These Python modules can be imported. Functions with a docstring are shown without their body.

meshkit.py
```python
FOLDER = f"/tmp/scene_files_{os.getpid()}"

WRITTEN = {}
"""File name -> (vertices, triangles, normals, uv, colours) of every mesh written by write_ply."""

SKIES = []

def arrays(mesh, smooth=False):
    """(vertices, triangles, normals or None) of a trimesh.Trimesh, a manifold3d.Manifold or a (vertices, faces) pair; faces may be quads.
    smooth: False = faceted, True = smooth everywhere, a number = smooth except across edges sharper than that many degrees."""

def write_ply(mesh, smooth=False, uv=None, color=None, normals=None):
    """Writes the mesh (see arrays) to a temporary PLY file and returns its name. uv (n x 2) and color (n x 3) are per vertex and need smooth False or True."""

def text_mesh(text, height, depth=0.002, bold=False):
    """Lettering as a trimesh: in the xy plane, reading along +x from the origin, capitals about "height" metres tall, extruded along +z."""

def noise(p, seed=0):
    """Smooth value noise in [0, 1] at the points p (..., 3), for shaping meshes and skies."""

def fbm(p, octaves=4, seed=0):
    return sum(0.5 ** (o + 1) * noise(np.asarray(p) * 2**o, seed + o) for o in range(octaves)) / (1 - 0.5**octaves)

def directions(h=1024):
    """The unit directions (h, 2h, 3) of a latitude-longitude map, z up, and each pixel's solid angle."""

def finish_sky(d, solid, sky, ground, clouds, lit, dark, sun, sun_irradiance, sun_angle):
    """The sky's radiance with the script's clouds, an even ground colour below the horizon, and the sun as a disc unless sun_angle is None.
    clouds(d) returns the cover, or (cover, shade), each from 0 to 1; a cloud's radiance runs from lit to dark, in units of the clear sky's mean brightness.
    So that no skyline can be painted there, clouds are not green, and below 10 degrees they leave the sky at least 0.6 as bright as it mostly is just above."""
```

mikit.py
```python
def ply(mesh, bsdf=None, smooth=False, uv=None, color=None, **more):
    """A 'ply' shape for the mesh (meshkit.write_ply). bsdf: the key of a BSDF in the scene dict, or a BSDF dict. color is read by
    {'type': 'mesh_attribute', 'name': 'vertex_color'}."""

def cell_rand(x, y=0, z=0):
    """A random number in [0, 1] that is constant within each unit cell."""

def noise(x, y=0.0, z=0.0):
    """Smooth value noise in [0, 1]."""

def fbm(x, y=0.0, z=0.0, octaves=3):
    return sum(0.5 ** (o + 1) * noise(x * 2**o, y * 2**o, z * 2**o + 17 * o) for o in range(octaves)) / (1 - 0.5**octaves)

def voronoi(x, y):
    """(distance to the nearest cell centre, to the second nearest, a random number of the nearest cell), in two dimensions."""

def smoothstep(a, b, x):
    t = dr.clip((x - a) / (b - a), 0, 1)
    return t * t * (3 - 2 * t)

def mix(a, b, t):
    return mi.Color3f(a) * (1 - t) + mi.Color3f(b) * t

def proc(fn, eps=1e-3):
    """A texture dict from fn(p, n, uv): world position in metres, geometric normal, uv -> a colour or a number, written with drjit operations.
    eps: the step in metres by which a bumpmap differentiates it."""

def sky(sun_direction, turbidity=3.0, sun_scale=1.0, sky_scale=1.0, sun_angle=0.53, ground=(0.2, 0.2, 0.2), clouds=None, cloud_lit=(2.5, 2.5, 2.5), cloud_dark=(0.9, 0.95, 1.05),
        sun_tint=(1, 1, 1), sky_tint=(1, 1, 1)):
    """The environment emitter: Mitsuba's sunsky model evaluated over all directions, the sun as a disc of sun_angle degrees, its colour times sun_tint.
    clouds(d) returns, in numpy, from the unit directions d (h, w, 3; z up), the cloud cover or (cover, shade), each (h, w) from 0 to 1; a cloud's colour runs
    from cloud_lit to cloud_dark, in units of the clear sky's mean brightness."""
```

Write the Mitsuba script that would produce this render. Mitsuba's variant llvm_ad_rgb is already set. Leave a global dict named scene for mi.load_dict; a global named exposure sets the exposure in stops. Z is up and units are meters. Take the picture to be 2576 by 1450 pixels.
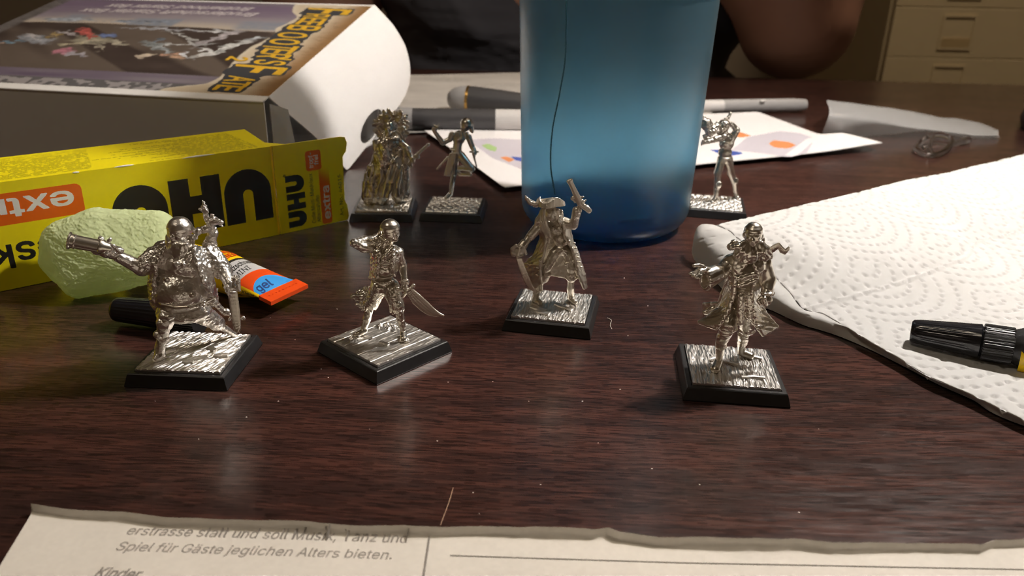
import math, random
import numpy as np, trimesh
import shapely.geometry as sg
from shapely import affinity
from scipy.interpolate import LinearNDInterpolator
import drjit as dr
import mitsuba as mi
import mikit, meshkit

# ------------------------------------------------------------------ camera, lights, exposure
T = mi.ScalarTransform4f
scene, labels = {}, {}
TABLE = 0.75                      # height of the table top; the lengths below are millimetres above it
exposure = 2.68
PITCH, ROLL, CAM_H, FOCAL = 0.3950, 0.021, 96.36, 1987.0


def m_(p):
    """millimetres above the table -> metres in the room"""
    p = np.asarray(p, float) * 0.001
    return p + np.array([0, 0, TABLE])


_fw = np.array([0, math.cos(PITCH), -math.sin(PITCH)])
_up0 = np.cross([1.0, 0, 0], _fw)
_up = -math.sin(ROLL) * np.array([1.0, 0, 0]) + math.cos(ROLL) * _up0
_eye = m_([0, 0, CAM_H])
scene['camera'] = {'type': 'thinlens', 'fov': math.degrees(2 * math.atan(1288 / FOCAL)), 'fov_axis': 'x',
                   'aperture_radius': 0.0005, 'focus_distance': 0.205, 'near_clip': 0.005, 'far_clip': 20.0,
                   'to_world': T().look_at(origin=_eye.tolist(), target=(_eye + _fw).tolist(), up=_up.tolist())}
LAMP = np.array([227.0, 295.0, 345.0])          # bulb of the desk lamp, just outside the frame on the right
LAMP_POWER = (176.0, 163.0, 147.0)
UNSEEN_CEILING_POWER = (7.0, 5.8, 4.5)
UNSEEN_FRONT_CEILING_POWER = (2.2, 1.85, 1.4)

# ------------------------------------------------------------------ helpers: entries of the scene


def put(key, mesh, bsdf, smooth=False, uv=None, color=None, raw=False, **more):
    if hasattr(mesh, 'vertices'):
        v, f = np.array(mesh.vertices), np.array(mesh.faces)
    else:
        v, f = mesh
    n, k = key, 0
    while n in scene:
        k += 1
        n = f'{key}_{k:03d}'
    scene[n] = mikit.ply((m_(v), f), bsdf, smooth=smooth, uv=uv, color=color, **more)
    return n


def tag(key, label, category=None, group=None, kind=None):
    d = {'label': label} if label else {}
    if category:
        d['category'] = category
    if group:
        d['group'] = group
    if kind:
        d['kind'] = kind
    labels[key] = d


def V(*a):
    return np.array(a, float)


def unit(v):
    v = np.asarray(v, float)
    return v / np.linalg.norm(v)


class Fr:
    """a plane frame: origin, two axes, normal"""

    def __init__(s, o, ex, ey):
        s.o, s.ex = np.asarray(o, float), unit(ex)
        ey = np.asarray(ey, float)
        s.ey = unit(ey - s.ex * (ey @ s.ex))
        s.n = np.cross(s.ex, s.ey)

    def __call__(s, p):
        p = np.atleast_2d(np.asarray(p, float))
        if p.shape[1] == 2:
            p = np.hstack([p, np.zeros((len(p), 1))])
        return s.o + p[:, :1] * s.ex + p[:, 1:2] * s.ey + p[:, 2:3] * s.n


def extrude(poly, h, frame=None, z0=0.0):
    parts = [trimesh.creation.extrude_polygon(g, h, engine='earcut') for g in getattr(poly, 'geoms', [poly]) if g.area > 1e-9]
    m = trimesh.util.concatenate(parts)
    m.vertices[:, 2] += z0
    if frame is not None:
        m.vertices = frame(m.vertices)
    return m


def rrect(x0, y0, x1, y1, r):
    return sg.box(x0 + r, y0 + r, x1 - r, y1 - r).buffer(r, quad_segs=8)


def lettering(text, height, at, base, up, n, bold=False, slant=0.0, squeeze=1.0, depth=0.05, lift=0.0, centre=False):
    """flat print: text along "base", capitals "height" mm tall, starting at "at" """
    m = meshkit.text_mesh(text, height, depth, bold)
    v = np.array(m.vertices)
    v[:, 0] += slant * v[:, 1]
    v[:, 0] *= squeeze
    if centre:
        v[:, 0] -= (v[:, 0].min() + v[:, 0].max()) / 2
    v[:, 2] += lift
    m.vertices = np.asarray(at, float) + v[:, :1] * unit(base) + v[:, 1:2] * unit(up) + v[:, 2:3] * unit(n)
    return m


def cat(*ms):
    return trimesh.util.concatenate(list(ms))


def lathe(profile, p0, axis, sides=48):
    """profile: (distance along the axis, radius) -> a closed surface of revolution"""
    axis = unit(axis)
    a = unit(np.cross(axis, [0, 0, 1.0] if abs(axis[2]) < 0.9 else [1.0, 0, 0]))
    b = np.cross(axis, a)
    t = np.arange(sides) * 2 * np.pi / sides
    ring = np.cos(t)[:, None] * a + np.sin(t)[:, None] * b
    v, f = [], []
    for x, r in profile:
        v.append(np.asarray(p0, float) + axis * x + ring * max(r, 1e-4))
    n = len(profile)
    i, j = np.meshgrid(np.arange(n - 1), np.arange(sides), indexing='ij')
    q = np.stack([i * sides + j, i * sides + (j + 1) % sides, (i + 1) * sides + (j + 1) % sides, (i + 1) * sides + j], -1).reshape(-1, 4)
    v = np.vstack(v)
    f = np.vstack([q[:, [0, 1, 2]], q[:, [0, 2, 3]]])
    return trimesh.Trimesh(v, f, process=False)


def grid_mesh(P, closed=False):
    """P (n, m, 3) -> triangles"""
    n, m = P.shape[:2]
    i, j = np.meshgrid(np.arange(n - 1), np.arange(m - 1), indexing='ij')
    q = np.stack([i * m + j, i * m + j + 1, (i + 1) * m + j + 1, (i + 1) * m + j], -1).reshape(-1, 4)
    return trimesh.Trimesh(P.reshape(-1, 3), np.vstack([q[:, [0, 1, 2]], q[:, [0, 2, 3]]]), process=False)


def tube(points, r, sides=12, caps=True):
    p = np.asarray(points, float)
    r = np.broadcast_to(r, (len(p),)).astype(float)
    t = np.gradient(p, axis=0)
    t /= np.linalg.norm(t, axis=1, keepdims=True)
    ref = np.array([0.31, 0.17, 0.93])
    a = np.cross(t, ref)
    a /= np.linalg.norm(a, axis=1, keepdims=True)
    b = np.cross(t, a)
    s = np.arange(sides) * 2 * np.pi / sides
    v = p[:, None] + r[:, None, None] * (np.cos(s)[None, :, None] * a[:, None] + np.sin(s)[None, :, None] * b[:, None])
    i, j = np.meshgrid(np.arange(len(p) - 1), np.arange(sides), indexing='ij')
    q = np.stack([i * sides + j, i * sides + (j + 1) % sides, (i + 1) * sides + (j + 1) % sides, (i + 1) * sides + j], -1).reshape(-1, 4)
    v = np.vstack([v.reshape(-1, 3), p[:1], p[-1:]])
    f = [q[:, [0, 1, 2]], q[:, [0, 2, 3]]]
    if caps:
        k = np.arange(sides)
        f.append(np.stack([np.full(sides, len(v) - 2), (k + 1) % sides, k], 1))
        e = (len(p) - 1) * sides
        f.append(np.stack([np.full(sides, len(v) - 1), e + k, e + (k + 1) % sides], 1))
    return trimesh.Trimesh(v, np.vstack(f), process=False)


def smooth_path(pts, n):
    """Catmull-Rom through the points"""
    p = np.asarray(pts, float)
    p = np.vstack([2 * p[0] - p[1], p, 2 * p[-1] - p[-2]])
    u = np.linspace(0, len(p) - 3 - 1e-6, n)
    i = u.astype(int)
    t = (u - i)[:, None]
    a, b, c, d = p[i], p[i + 1], p[i + 2], p[i + 3]
    return 0.5 * (2 * b + (c - a) * t + (2 * a - 5 * b + 4 * c - d) * t**2 + (3 * b - a - 3 * c + d) * t**3)


# ------------------------------------------------------------------ helpers: sculpting with distance fields (for the cast figures)


def cap(p, q, r, r2=None, k=0.35, op='u'):
    p, q = np.asarray(p, float), np.asarray(q, float)
    r2 = r if r2 is None else r2
    d = q - p
    L = max(d @ d, 1e-9)

    def fn(x):
        h = np.clip((x - p.astype('f4')) @ (d / L).astype('f4'), 0, 1)
        return np.sqrt(((x - p.astype('f4') - h[..., None] * d.astype('f4')) ** 2).sum(-1)) - (r + (r2 - r) * h)

    R = max(r, r2)
    return fn, np.minimum(p, q) - R, np.maximum(p, q) + R, k, op


def ell(c, r, k=0.4, op='u', rot=None):
    c, r = np.asarray(c, float), np.broadcast_to(np.asarray(r, float), (3,))
    M = np.eye(3) if rot is None else np.asarray(rot, float)

    def fn(x):
        y = (x - c.astype('f4')) @ M.T.astype('f4') if rot is not None else x - c.astype('f4')
        a = np.sqrt(((y / r.astype('f4')) ** 2).sum(-1))
        b = np.sqrt(((y / (r**2).astype('f4')) ** 2).sum(-1)) + 1e-6
        return a * (a - 1) / b

    R = r.max() if rot is not None else r
    return fn, c - R, c + R, k, op


def pl(pts, r, k=0.3, op='u'):
    r = np.broadcast_to(r, (len(pts),))
    return [cap(pts[i], pts[i + 1], float(r[i]), float(r[i + 1]), k, op) for i in range(len(pts) - 1)]


def sheet(rows, th, k=0.25, sub=1):
    """a thick sheet (cloth, blade, feather) through rows of points"""
    g = np.asarray(rows, float)
    for _ in range(sub):
        g2 = np.zeros((2 * g.shape[0] - 1, g.shape[1], 3))
        g2[::2] = g
        g2[1::2] = (g[1:] + g[:-1]) / 2
        g = np.zeros((g2.shape[0], 2 * g2.shape[1] - 1, 3))
        g[:, ::2] = g2
        g[:, 1::2] = (g2[:, 1:] + g2[:, :-1]) / 2
    out = []
    for i in range(g.shape[0] - 1):
        for j in range(g.shape[1] - 1):
            for t in ((g[i, j], g[i + 1, j], g[i, j + 1]), (g[i + 1, j + 1], g[i, j + 1], g[i + 1, j])):
                out.append(tri(*t, th, k))
    return out


def tri(a, b, c, th, k):
    a, b, c = (np.asarray(v, 'f4') for v in (a, b, c))
    n = np.cross(b - a, c - a)
    n = n / (np.linalg.norm(n) + 1e-9)
    edges = [(a, b), (b, c), (c, a)]

    def fn(x):
        inside = np.ones(x.shape[:-1], bool)
        d2 = np.full(x.shape[:-1], 1e9, 'f4')
        for p, q in edges:
            e = q - p
            w = x - p
            inside &= (w @ np.cross(n, e)) > 0
            h = np.clip(w @ e / max(float(e @ e), 1e-9), 0, 1)
            d2 = np.minimum(d2, ((w - h[..., None] * e) ** 2).sum(-1))
        pl_ = np.abs((x - a) @ n)
        return np.where(inside, pl_, np.sqrt(d2)) - th

    lo, hi = np.minimum(np.minimum(a, b), c) - th, np.maximum(np.maximum(a, b), c) + th
    return fn, lo.astype(float), hi.astype(float), k, 'u'


def rough(amp, freq, stretch=(1, 1, 1), seed=0, octaves=2):
    s = np.asarray(stretch, float) * freq

    def fn(p):
        return amp * 2 * (meshkit.fbm(p * s, octaves, seed) - 0.5)

    return fn


def flat(prims):
    out = []
    for p in prims:
        out.extend(p) if isinstance(p, list) else out.append(p)
    return out


def sculpt(prims, res=0.2, disp=()):
    prims = flat(prims)
    us = [p for p in prims if p[4] == 'u']
    lo = np.min([p[1] for p in us], 0) - 0.9
    hi = np.max([p[2] for p in us], 0) + 0.9
    n = np.ceil((hi - lo) / res).astype(int) + 1
    F = np.full(n, 2.0, 'f4')
    ax = [(lo[i] + np.arange(n[i]) * res).astype('f4') for i in range(3)]
    for fn, a, b, k, op in prims:
        mgn = k + 0.55
        i0 = np.clip(np.floor((a - mgn - lo) / res).astype(int), 0, n - 1)
        i1 = np.clip(np.ceil((b + mgn - lo) / res).astype(int) + 1, 1, n)
        if (i1 <= i0).any():
            continue
        sl = tuple(slice(i0[q], i1[q]) for q in range(3))
        x = np.stack(np.meshgrid(*[ax[q][sl[q]] for q in range(3)], indexing='ij'), -1)
        d = fn(x).astype('f4')
        G = F[sl]
        if op == 'u':
            h = np.clip(0.5 + 0.5 * (G - d) / k, 0, 1)
            F[sl] = d * h + G * (1 - h) - k * h * (1 - h)
        else:
            h = np.clip(0.5 - 0.5 * (G + d) / k, 0, 1)
            F[sl] = G * (1 - h) - d * h + k * h * (1 - h)
    if disp:
        near = np.argwhere(np.abs(F) < 0.75)
        if len(near):
            p = lo + near * res
            F[tuple(near.T)] += sum(fn(p) for fn in disp).astype('f4')
    return nets(F, lo, res)


def nets(F, lo, res):
    """naive surface nets"""
    F[0], F[-1], F[:, 0], F[:, -1], F[:, :, 0], F[:, :, -1] = 1, 1, 1, 1, 1, 1
    s = F < 0
    c = [s[i:s.shape[0] - 1 + i, j:s.shape[1] - 1 + j, k:s.shape[2] - 1 + k] for i in (0, 1) for j in (0, 1) for k in (0, 1)]
    tot = sum(x.astype('i1') for x in c)
    cells = np.argwhere((tot > 0) & (tot < 8))
    idx = np.full(tot.shape, -1, 'i4')
    idx[tuple(cells.T)] = np.arange(len(cells))
    acc, cnt = np.zeros((len(cells), 3), 'f4'), np.zeros(len(cells), 'f4')
    corners = [(i, j, k) for i in (0, 1) for j in (0, 1) for k in (0, 1)]
    val = {o: F[cells[:, 0] + o[0], cells[:, 1] + o[1], cells[:, 2] + o[2]] for o in corners}
    for a in corners:
        for q in range(3):
            if a[q] == 0:
                b = tuple(1 if w == q else a[w] for w in range(3))
                va, vb = val[a], val[b]
                on = (va < 0) != (vb < 0)
                t = va / np.where(on, va - vb, 1)
                p = np.array(a, 'f4') + t[:, None] * np.eye(3, dtype='f4')[q]
                acc += np.where(on[:, None], p, 0)
                cnt += on
    v = lo + (cells + acc / np.maximum(cnt, 1)[:, None]) * res
    quads = []
    for q in range(3):
        u, w = (q + 1) % 3, (q + 2) % 3
        a = [slice(None)] * 3
        b = [slice(None)] * 3
        a[q], b[q] = slice(0, -1), slice(1, None)
        sa, sb = s[tuple(a)], s[tuple(b)]
        e = np.argwhere(sa != sb)
        e = e[(e[:, u] > 0) & (e[:, w] > 0) & (e[:, u] < s.shape[u] - 1) & (e[:, w] < s.shape[w] - 1)]
        if not len(e):
            continue
        o = np.zeros((4, 3), int)
        o[1, u] = o[2, u] = -1
        o[2, w] = o[3, w] = -1
        ids = np.stack([idx[tuple((e + o[m]).T)] for m in range(4)], 1)
        flip = ~sa[tuple(e.T)]
        ids[flip] = ids[flip][:, ::-1]
        quads.append(ids)
    qd = np.vstack(quads)
    qd = qd[(qd >= 0).all(1)]
    f = np.vstack([qd[:, [0, 1, 2]], qd[:, [0, 2, 3]]])
    return trimesh.Trimesh(v, f, process=False)


# ------------------------------------------------------------------ materials


def rgb(*c):
    return {'type': 'rgb', 'value': list(c)}


def two(d):
    return {'type': 'twosided', 'bsdf': d}


def plain(name, col, rough_=0.6, spec=0.3, metal=0.0, **kw):
    scene[name] = two({'type': 'principled', 'base_color': rgb(*col) if not isinstance(col, dict) else col, 'roughness': rough_, 'specular': spec, 'metallic': metal, **kw})


def table_colour(p, n, uv):
    x, y = p.x * 1000, p.y * 1000
    yy = y + 0.03 * x + 6 * mikit.noise(x / 60, y / 80)
    fine = mikit.fbm(x / 5.0, yy / 0.42, 3.0, octaves=3)
    long_ = mikit.fbm(x / 32.0, yy / 3.0, 7.0, octaves=3)
    big = mikit.fbm(x / 150.0, yy / 55.0, 5.0, octaves=2)
    t = mikit.smoothstep(0.36, 0.72, 0.55 * fine + 0.45 * long_)
    c = mikit.mix((0.0225, 0.0110, 0.0095), (0.050, 0.0205, 0.0158), t)
    pores = mikit.smoothstep(0.60, 0.72, mikit.noise(x / 2.6, yy / 0.30, 11.0))
    c = c * (1 - 0.45 * pores) * (0.62 + 0.75 * big)
    return c


def table_rough(p, n, uv):
    x, y = p.x * 1000, p.y * 1000
    return 0.15 + 0.15 * mikit.fbm(x / 6.0, y / 0.6, 2.0, octaves=2)


def newsprint(p, n, uv):
    x, y = p.x * 1000, p.y * 1000
    a = mikit.fbm(x / 14, y / 14, 1.0, octaves=3)
    b = mikit.noise(x / 0.7, y / 0.7, 4.0)
    return mi.Color3f(0.66, 0.625, 0.57) * (0.9 + 0.12 * a + 0.05 * b)


def grey_newsprint(p, n, uv):
    x, y = p.x * 1000, p.y * 1000
    rows = mikit.smoothstep(0.25, 0.4, dr.abs(y / 3.2 - dr.floor(y / 3.2) - 0.5))
    ink = rows * mikit.smoothstep(0.3, 0.55, mikit.noise(x / 2.2, dr.floor(y / 3.2) * 3.1)) * mikit.smoothstep(0.42, 0.5, mikit.noise(x / 55 + 3, y / 38))
    return mikit.mix((0.41, 0.385, 0.36), (0.29, 0.275, 0.255), ink) * (0.85 + 0.3 * mikit.fbm(x / 30, y / 20, 2.0))


def cast_metal_bump(p, n, uv):
    q = p * 1000
    return 0.00012 * mikit.fbm(q.x / 0.32, q.y / 0.32, q.z / 0.32, octaves=2)


def foam_bump(p, n, uv):
    q = p * 1000
    a = mikit.noise(q.x / 0.5, q.y / 0.9, q.z / 0.5)
    b = mikit.noise(q.x / 1.7, q.y / 1.7, q.z / 1.3 + 9)
    return 0.00022 * (a * a + 0.6 * b)


def fabric_bump(p, n, uv):
    q = p * 1000
    return 0.004 * mikit.fbm(q.x / 40, q.y / 40, q.z / 9, octaves=2)


scene['table_wood'] = two({'type': 'principled', 'base_color': mikit.proc(table_colour), 'roughness': mikit.proc(table_rough), 'specular': 0.55})
scene['pewter'] = two({'type': 'bumpmap', 'scale': 0.45, 'arbitrary': mikit.proc(cast_metal_bump, eps=4e-5),
                       'bsdf': {'type': 'principled', 'base_color': rgb(0.89, 0.86, 0.82), 'metallic': 1.0, 'roughness': 0.33}})
plain('pewter_smooth', (0.80, 0.755, 0.68), 0.29, 0.5, 1.0)
plain('pewter_dull', (0.74, 0.69, 0.61), 0.40, 0.5, 1.0)
plain('pewter_plate', (0.86, 0.84, 0.81), 0.40, 0.5, 1.0)
plain('black_plastic', (0.012, 0.012, 0.013), 0.38, 0.5)
plain('black_gloss', (0.008, 0.008, 0.010), 0.16, 0.6)
plain('dark_lettering', (0.012, 0.011, 0.010), 0.45, 0.4)
plain('yellow_card', (0.86, 0.735, 0.010), 0.32, 0.45)
plain('orange_print', (0.75, 0.13, 0.008), 0.34, 0.45)
plain('white_print', (0.80, 0.79, 0.76), 0.4, 0.4)
plain('white_card', (0.80, 0.79, 0.785), 0.45, 0.35)
plain('raw_card', (0.62, 0.58, 0.52), 0.8, 0.1)
plain('newsprint_paper', mikit.proc(newsprint), 0.75, 0.15)
plain('grey_newsprint_paper', mikit.proc(grey_newsprint), 0.75, 0.15)
plain('news_ink', (0.20, 0.185, 0.17), 0.8, 0.1)
plain('flyer_paper', (0.74, 0.72, 0.73), 0.35, 0.4)
plain('flyer_lilac', (0.52, 0.49, 0.55), 0.35, 0.4)
plain('flyer_orange', (0.66, 0.25, 0.10), 0.35, 0.4)
plain('flyer_blue', (0.06, 0.10, 0.38), 0.35, 0.4)
plain('flyer_green', (0.36, 0.52, 0.22), 0.35, 0.4)
plain('gel_red', (0.74, 0.075, 0.012), 0.22, 0.5)
plain('gel_blue', (0.05, 0.33, 0.80), 0.25, 0.5)
plain('label_grey', (0.50, 0.50, 0.52), 0.3, 0.5)
plain('label_yellow', (0.86, 0.58, 0.01), 0.25, 0.5)
plain('navy_print', (0.02, 0.05, 0.20), 0.35, 0.4)
plain('gold_print', (0.68, 0.40, 0.035), 0.35, 0.4)
plain('title_shadow', (0.05, 0.05, 0.055), 0.35, 0.4)
plain('dark_green_print', (0.03, 0.06, 0.05), 0.35, 0.4)
plain('script_print', (0.52, 0.48, 0.49), 0.35, 0.4)
plain('pen_barrel', (0.045, 0.043, 0.045), 0.4, 0.5)
plain('pen_grey', (0.30, 0.29, 0.29), 0.4, 0.4)
plain('pen_white', (0.55, 0.53, 0.52), 0.4, 0.4)
plain('brass', (0.70, 0.42, 0.12), 0.3, 0.5, 1.0)
plain('lamp_metal', (0.03, 0.03, 0.034), 0.25, 0.6)
plain('lamp_inside', (0.75, 0.73, 0.70), 0.5, 0.3)
plain('skin', (0.36, 0.185, 0.125), 0.5, 0.4)
plain('hair', (0.03, 0.02, 0.015), 0.6, 0.3)
scene['shirt_fabric'] = two({'type': 'bumpmap', 'scale': 1.0, 'arbitrary': mikit.proc(fabric_bump, eps=2e-3),
                             'bsdf': {'type': 'principled', 'base_color': rgb(0.065, 0.063, 0.072), 'roughness': 0.85, 'specular': 0.2}})
plain('wall_paint', (0.30, 0.245, 0.18), 0.9, 0.1)
plain('floor_wood', (0.12, 0.08, 0.05), 0.5, 0.3)
plain('ceiling_paint', (0.6, 0.56, 0.5), 0.9, 0.1)
plain('cabinet_beige', (0.55, 0.44, 0.265), 0.6, 0.3)
plain('cabinet_recess_shade', (0.44, 0.32, 0.16), 0.6, 0.2)  # darker brown: shade inside the drawer pulls, put into the colour
plain('tan_fibre', (0.42, 0.28, 0.20), 0.8, 0.1)
plain('dust', (0.75, 0.70, 0.66), 0.8, 0.1)
plain('towel_paper', (0.55, 0.547, 0.545), 0.9, 0.08)
scene['foam'] = {'type': 'bumpmap', 'scale': 1.0, 'arbitrary': mikit.proc(foam_bump, eps=1e-4),
                 'bsdf': {'type': 'principledthin', 'base_color': rgb(0.80, 0.90, 0.56), 'roughness': 0.36, 'diff_trans': 0.75, 'spec_trans': 0.0, 'eta': 1.45}}
scene['blue_plastic'] = {'type': 'principledthin', 'base_color': rgb(0.335, 0.575, 0.71), 'roughness': 0.30, 'spec_trans': 0.86,
                         'diff_trans': 1.0, 'eta': 1.45}
scene['blue_base'] = {'type': 'principledthin', 'base_color': rgb(0.06, 0.42, 0.74), 'roughness': 0.35, 'spec_trans': 0.35, 'diff_trans': 1.3, 'eta': 1.45}
scene['clear_film'] = {'type': 'principledthin', 'base_color': rgb(0.86, 0.87, 0.88), 'roughness': 0.28, 'spec_trans': 0.55, 'diff_trans': 0.8, 'eta': 1.45}
scene['clear_plastic'] = {'type': 'roughdielectric', 'int_ior': 1.45, 'alpha': 0.12}

# ------------------------------------------------------------------ the room


def box_mesh(x0, x1, y0, y1, z0, z1, bevel=0.0):
    if not bevel:
        m = trimesh.creation.box(extents=(x1 - x0, y1 - y0, z1 - z0))
        m.apply_translation([(x0 + x1) / 2, (y0 + y1) / 2, (z0 + z1) / 2])
        return m
    pts = [[x, y, z] for x in (x0, x1) for y in (y0, y1) for z in (z0, z1)]
    out = []
    c = np.array([(x0 + x1) / 2, (y0 + y1) / 2, (z0 + z1) / 2])
    for p in np.array(pts):
        for ax in range(3):
            q = p.copy()
            for a in range(3):
                if a != ax:
                    q[a] += bevel * np.sign(c[a] - q[a])
            out.append(q)
    return trimesh.convex.convex_hull(np.array(out))


def struct(key, mesh, bsdf, label):
    put(key, mesh, bsdf)
    tag(key, label, kind='structure')


XL, XR, YF, YB, ZF, ZC = -1700, 2000, -1500, 2300, -750, 1750
struct('floor', box_mesh(XL, XR, YF, YB, ZF - 40, ZF), 'floor_wood', 'brown wooden floor of the room')
struct('ceiling', box_mesh(XL, XR, YF, YB, ZC, ZC + 40), 'ceiling_paint', 'pale ceiling of the room')
struct('wall_back', box_mesh(XL, XR, YB, YB + 60, ZF, ZC), 'wall_paint', 'dim brownish wall at the back of the room')
struct('wall_left', box_mesh(XL - 60, XL, YF, YB, ZF, ZC), 'wall_paint', 'dim wall on the left side of the room')
struct('wall_right', box_mesh(XR, XR + 60, YF, YB, ZF, ZC), 'wall_paint', 'dim wall on the right side of the room')
struct('wall_front', box_mesh(XL, XR, YF - 60, YF, ZF, ZC), 'wall_paint', 'dim wall behind the photographer')

# two flat ceiling lamps, unseen, placed to light the cabinet and the front sides
for k, (lx, ly, pw, lab) in enumerate(((700, 780, UNSEEN_CEILING_POWER, 'unseen round flat ceiling lamp with a dark rim, placed behind the table to light the cabinet'), (-750, -420, UNSEEN_FRONT_CEILING_POWER, 'unseen round flat ceiling lamp with a dark rim, placed to light the front sides of figures and cartons'))):
    key = 'unseen_ceiling_lamp' + ('' if k == 0 else f'_{k:03d}')
    cl = trimesh.creation.cylinder(170, 40, sections=40)
    cl.apply_translation([lx, ly, ZC - 30])
    put(key + '__diffuser', cl, 'lamp_inside', emitter={'type': 'area', 'radiance': rgb(*pw)})
    put(key + '__rim', lathe([(0, 171), (0, 186), (48, 186), (48, 171), (0, 171)], [lx, ly, ZC - 50], [0, 0, 1]), 'lamp_metal')
    tag(key, lab, 'lamp')

# ------------------------------------------------------------------ the table
BK = lambda x: 745.1 - 0.0405 * (x - 175.4)
top = sg.Polygon([(-800, -420), (950, -420), (950, BK(950)), (-800, BK(-800))]).buffer(-12).buffer(12)
tt = extrude(top, 26, None, -26)
put('table__tabletop', tt, 'table_wood')
for x, y in ((-750, -370), (900, -370), (900, 640), (-750, 660)):
    put('table__leg', box_mesh(x - 32, x + 32, y - 32, y + 32, ZF, -26, 3), 'table_wood')
tag('table', 'dark reddish brown wooden table with a satin grained top carrying everything', 'table')

# ------------------------------------------------------------------ desk lamp whose light falls in from the right
aim = unit(V(35, 262, 0) - LAMP)
shade_out = [(-34, 9), (-30, 15), (-12, 19), (8, 30), (30, 47)]
shade_in = [(30, 46), (8, 29), (-12, 18), (-28, 14), (-28, 0.1)]
put('desk_lamp__shade', lathe(shade_out + shade_in, LAMP, aim), 'lamp_metal', smooth=35)
bulb = trimesh.creation.icosphere(3, 13.0)
bulb.apply_translation(LAMP)
put('desk_lamp__bulb', bulb, 'lamp_inside', smooth=True, emitter={'type': 'area', 'radiance': rgb(*LAMP_POWER)})
base_c = V(377, 506, 0)
put('desk_lamp__base', lathe([(0.2, 0.1), (0.2, 47), (6, 49), (14, 47), (20, 40), (24, 14), (30, 9), (30, 0.1)], base_c, [0, 0, 1]), 'lamp_metal', smooth=40)
neck = smooth_path([base_c + [0, 0, 26], base_c + [0, 0, 150], base_c + [2, -4, 300], base_c + [-25, -50, 400], LAMP + [55, 70, 75], LAMP - aim * 40, LAMP - aim * 33], 60)
put('desk_lamp__gooseneck', tube(neck, 5.5, 14), 'lamp_metal', smooth=True)
tag('desk_lamp', 'black desk lamp with a round base at the right edge of the table', 'lamp')

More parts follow.
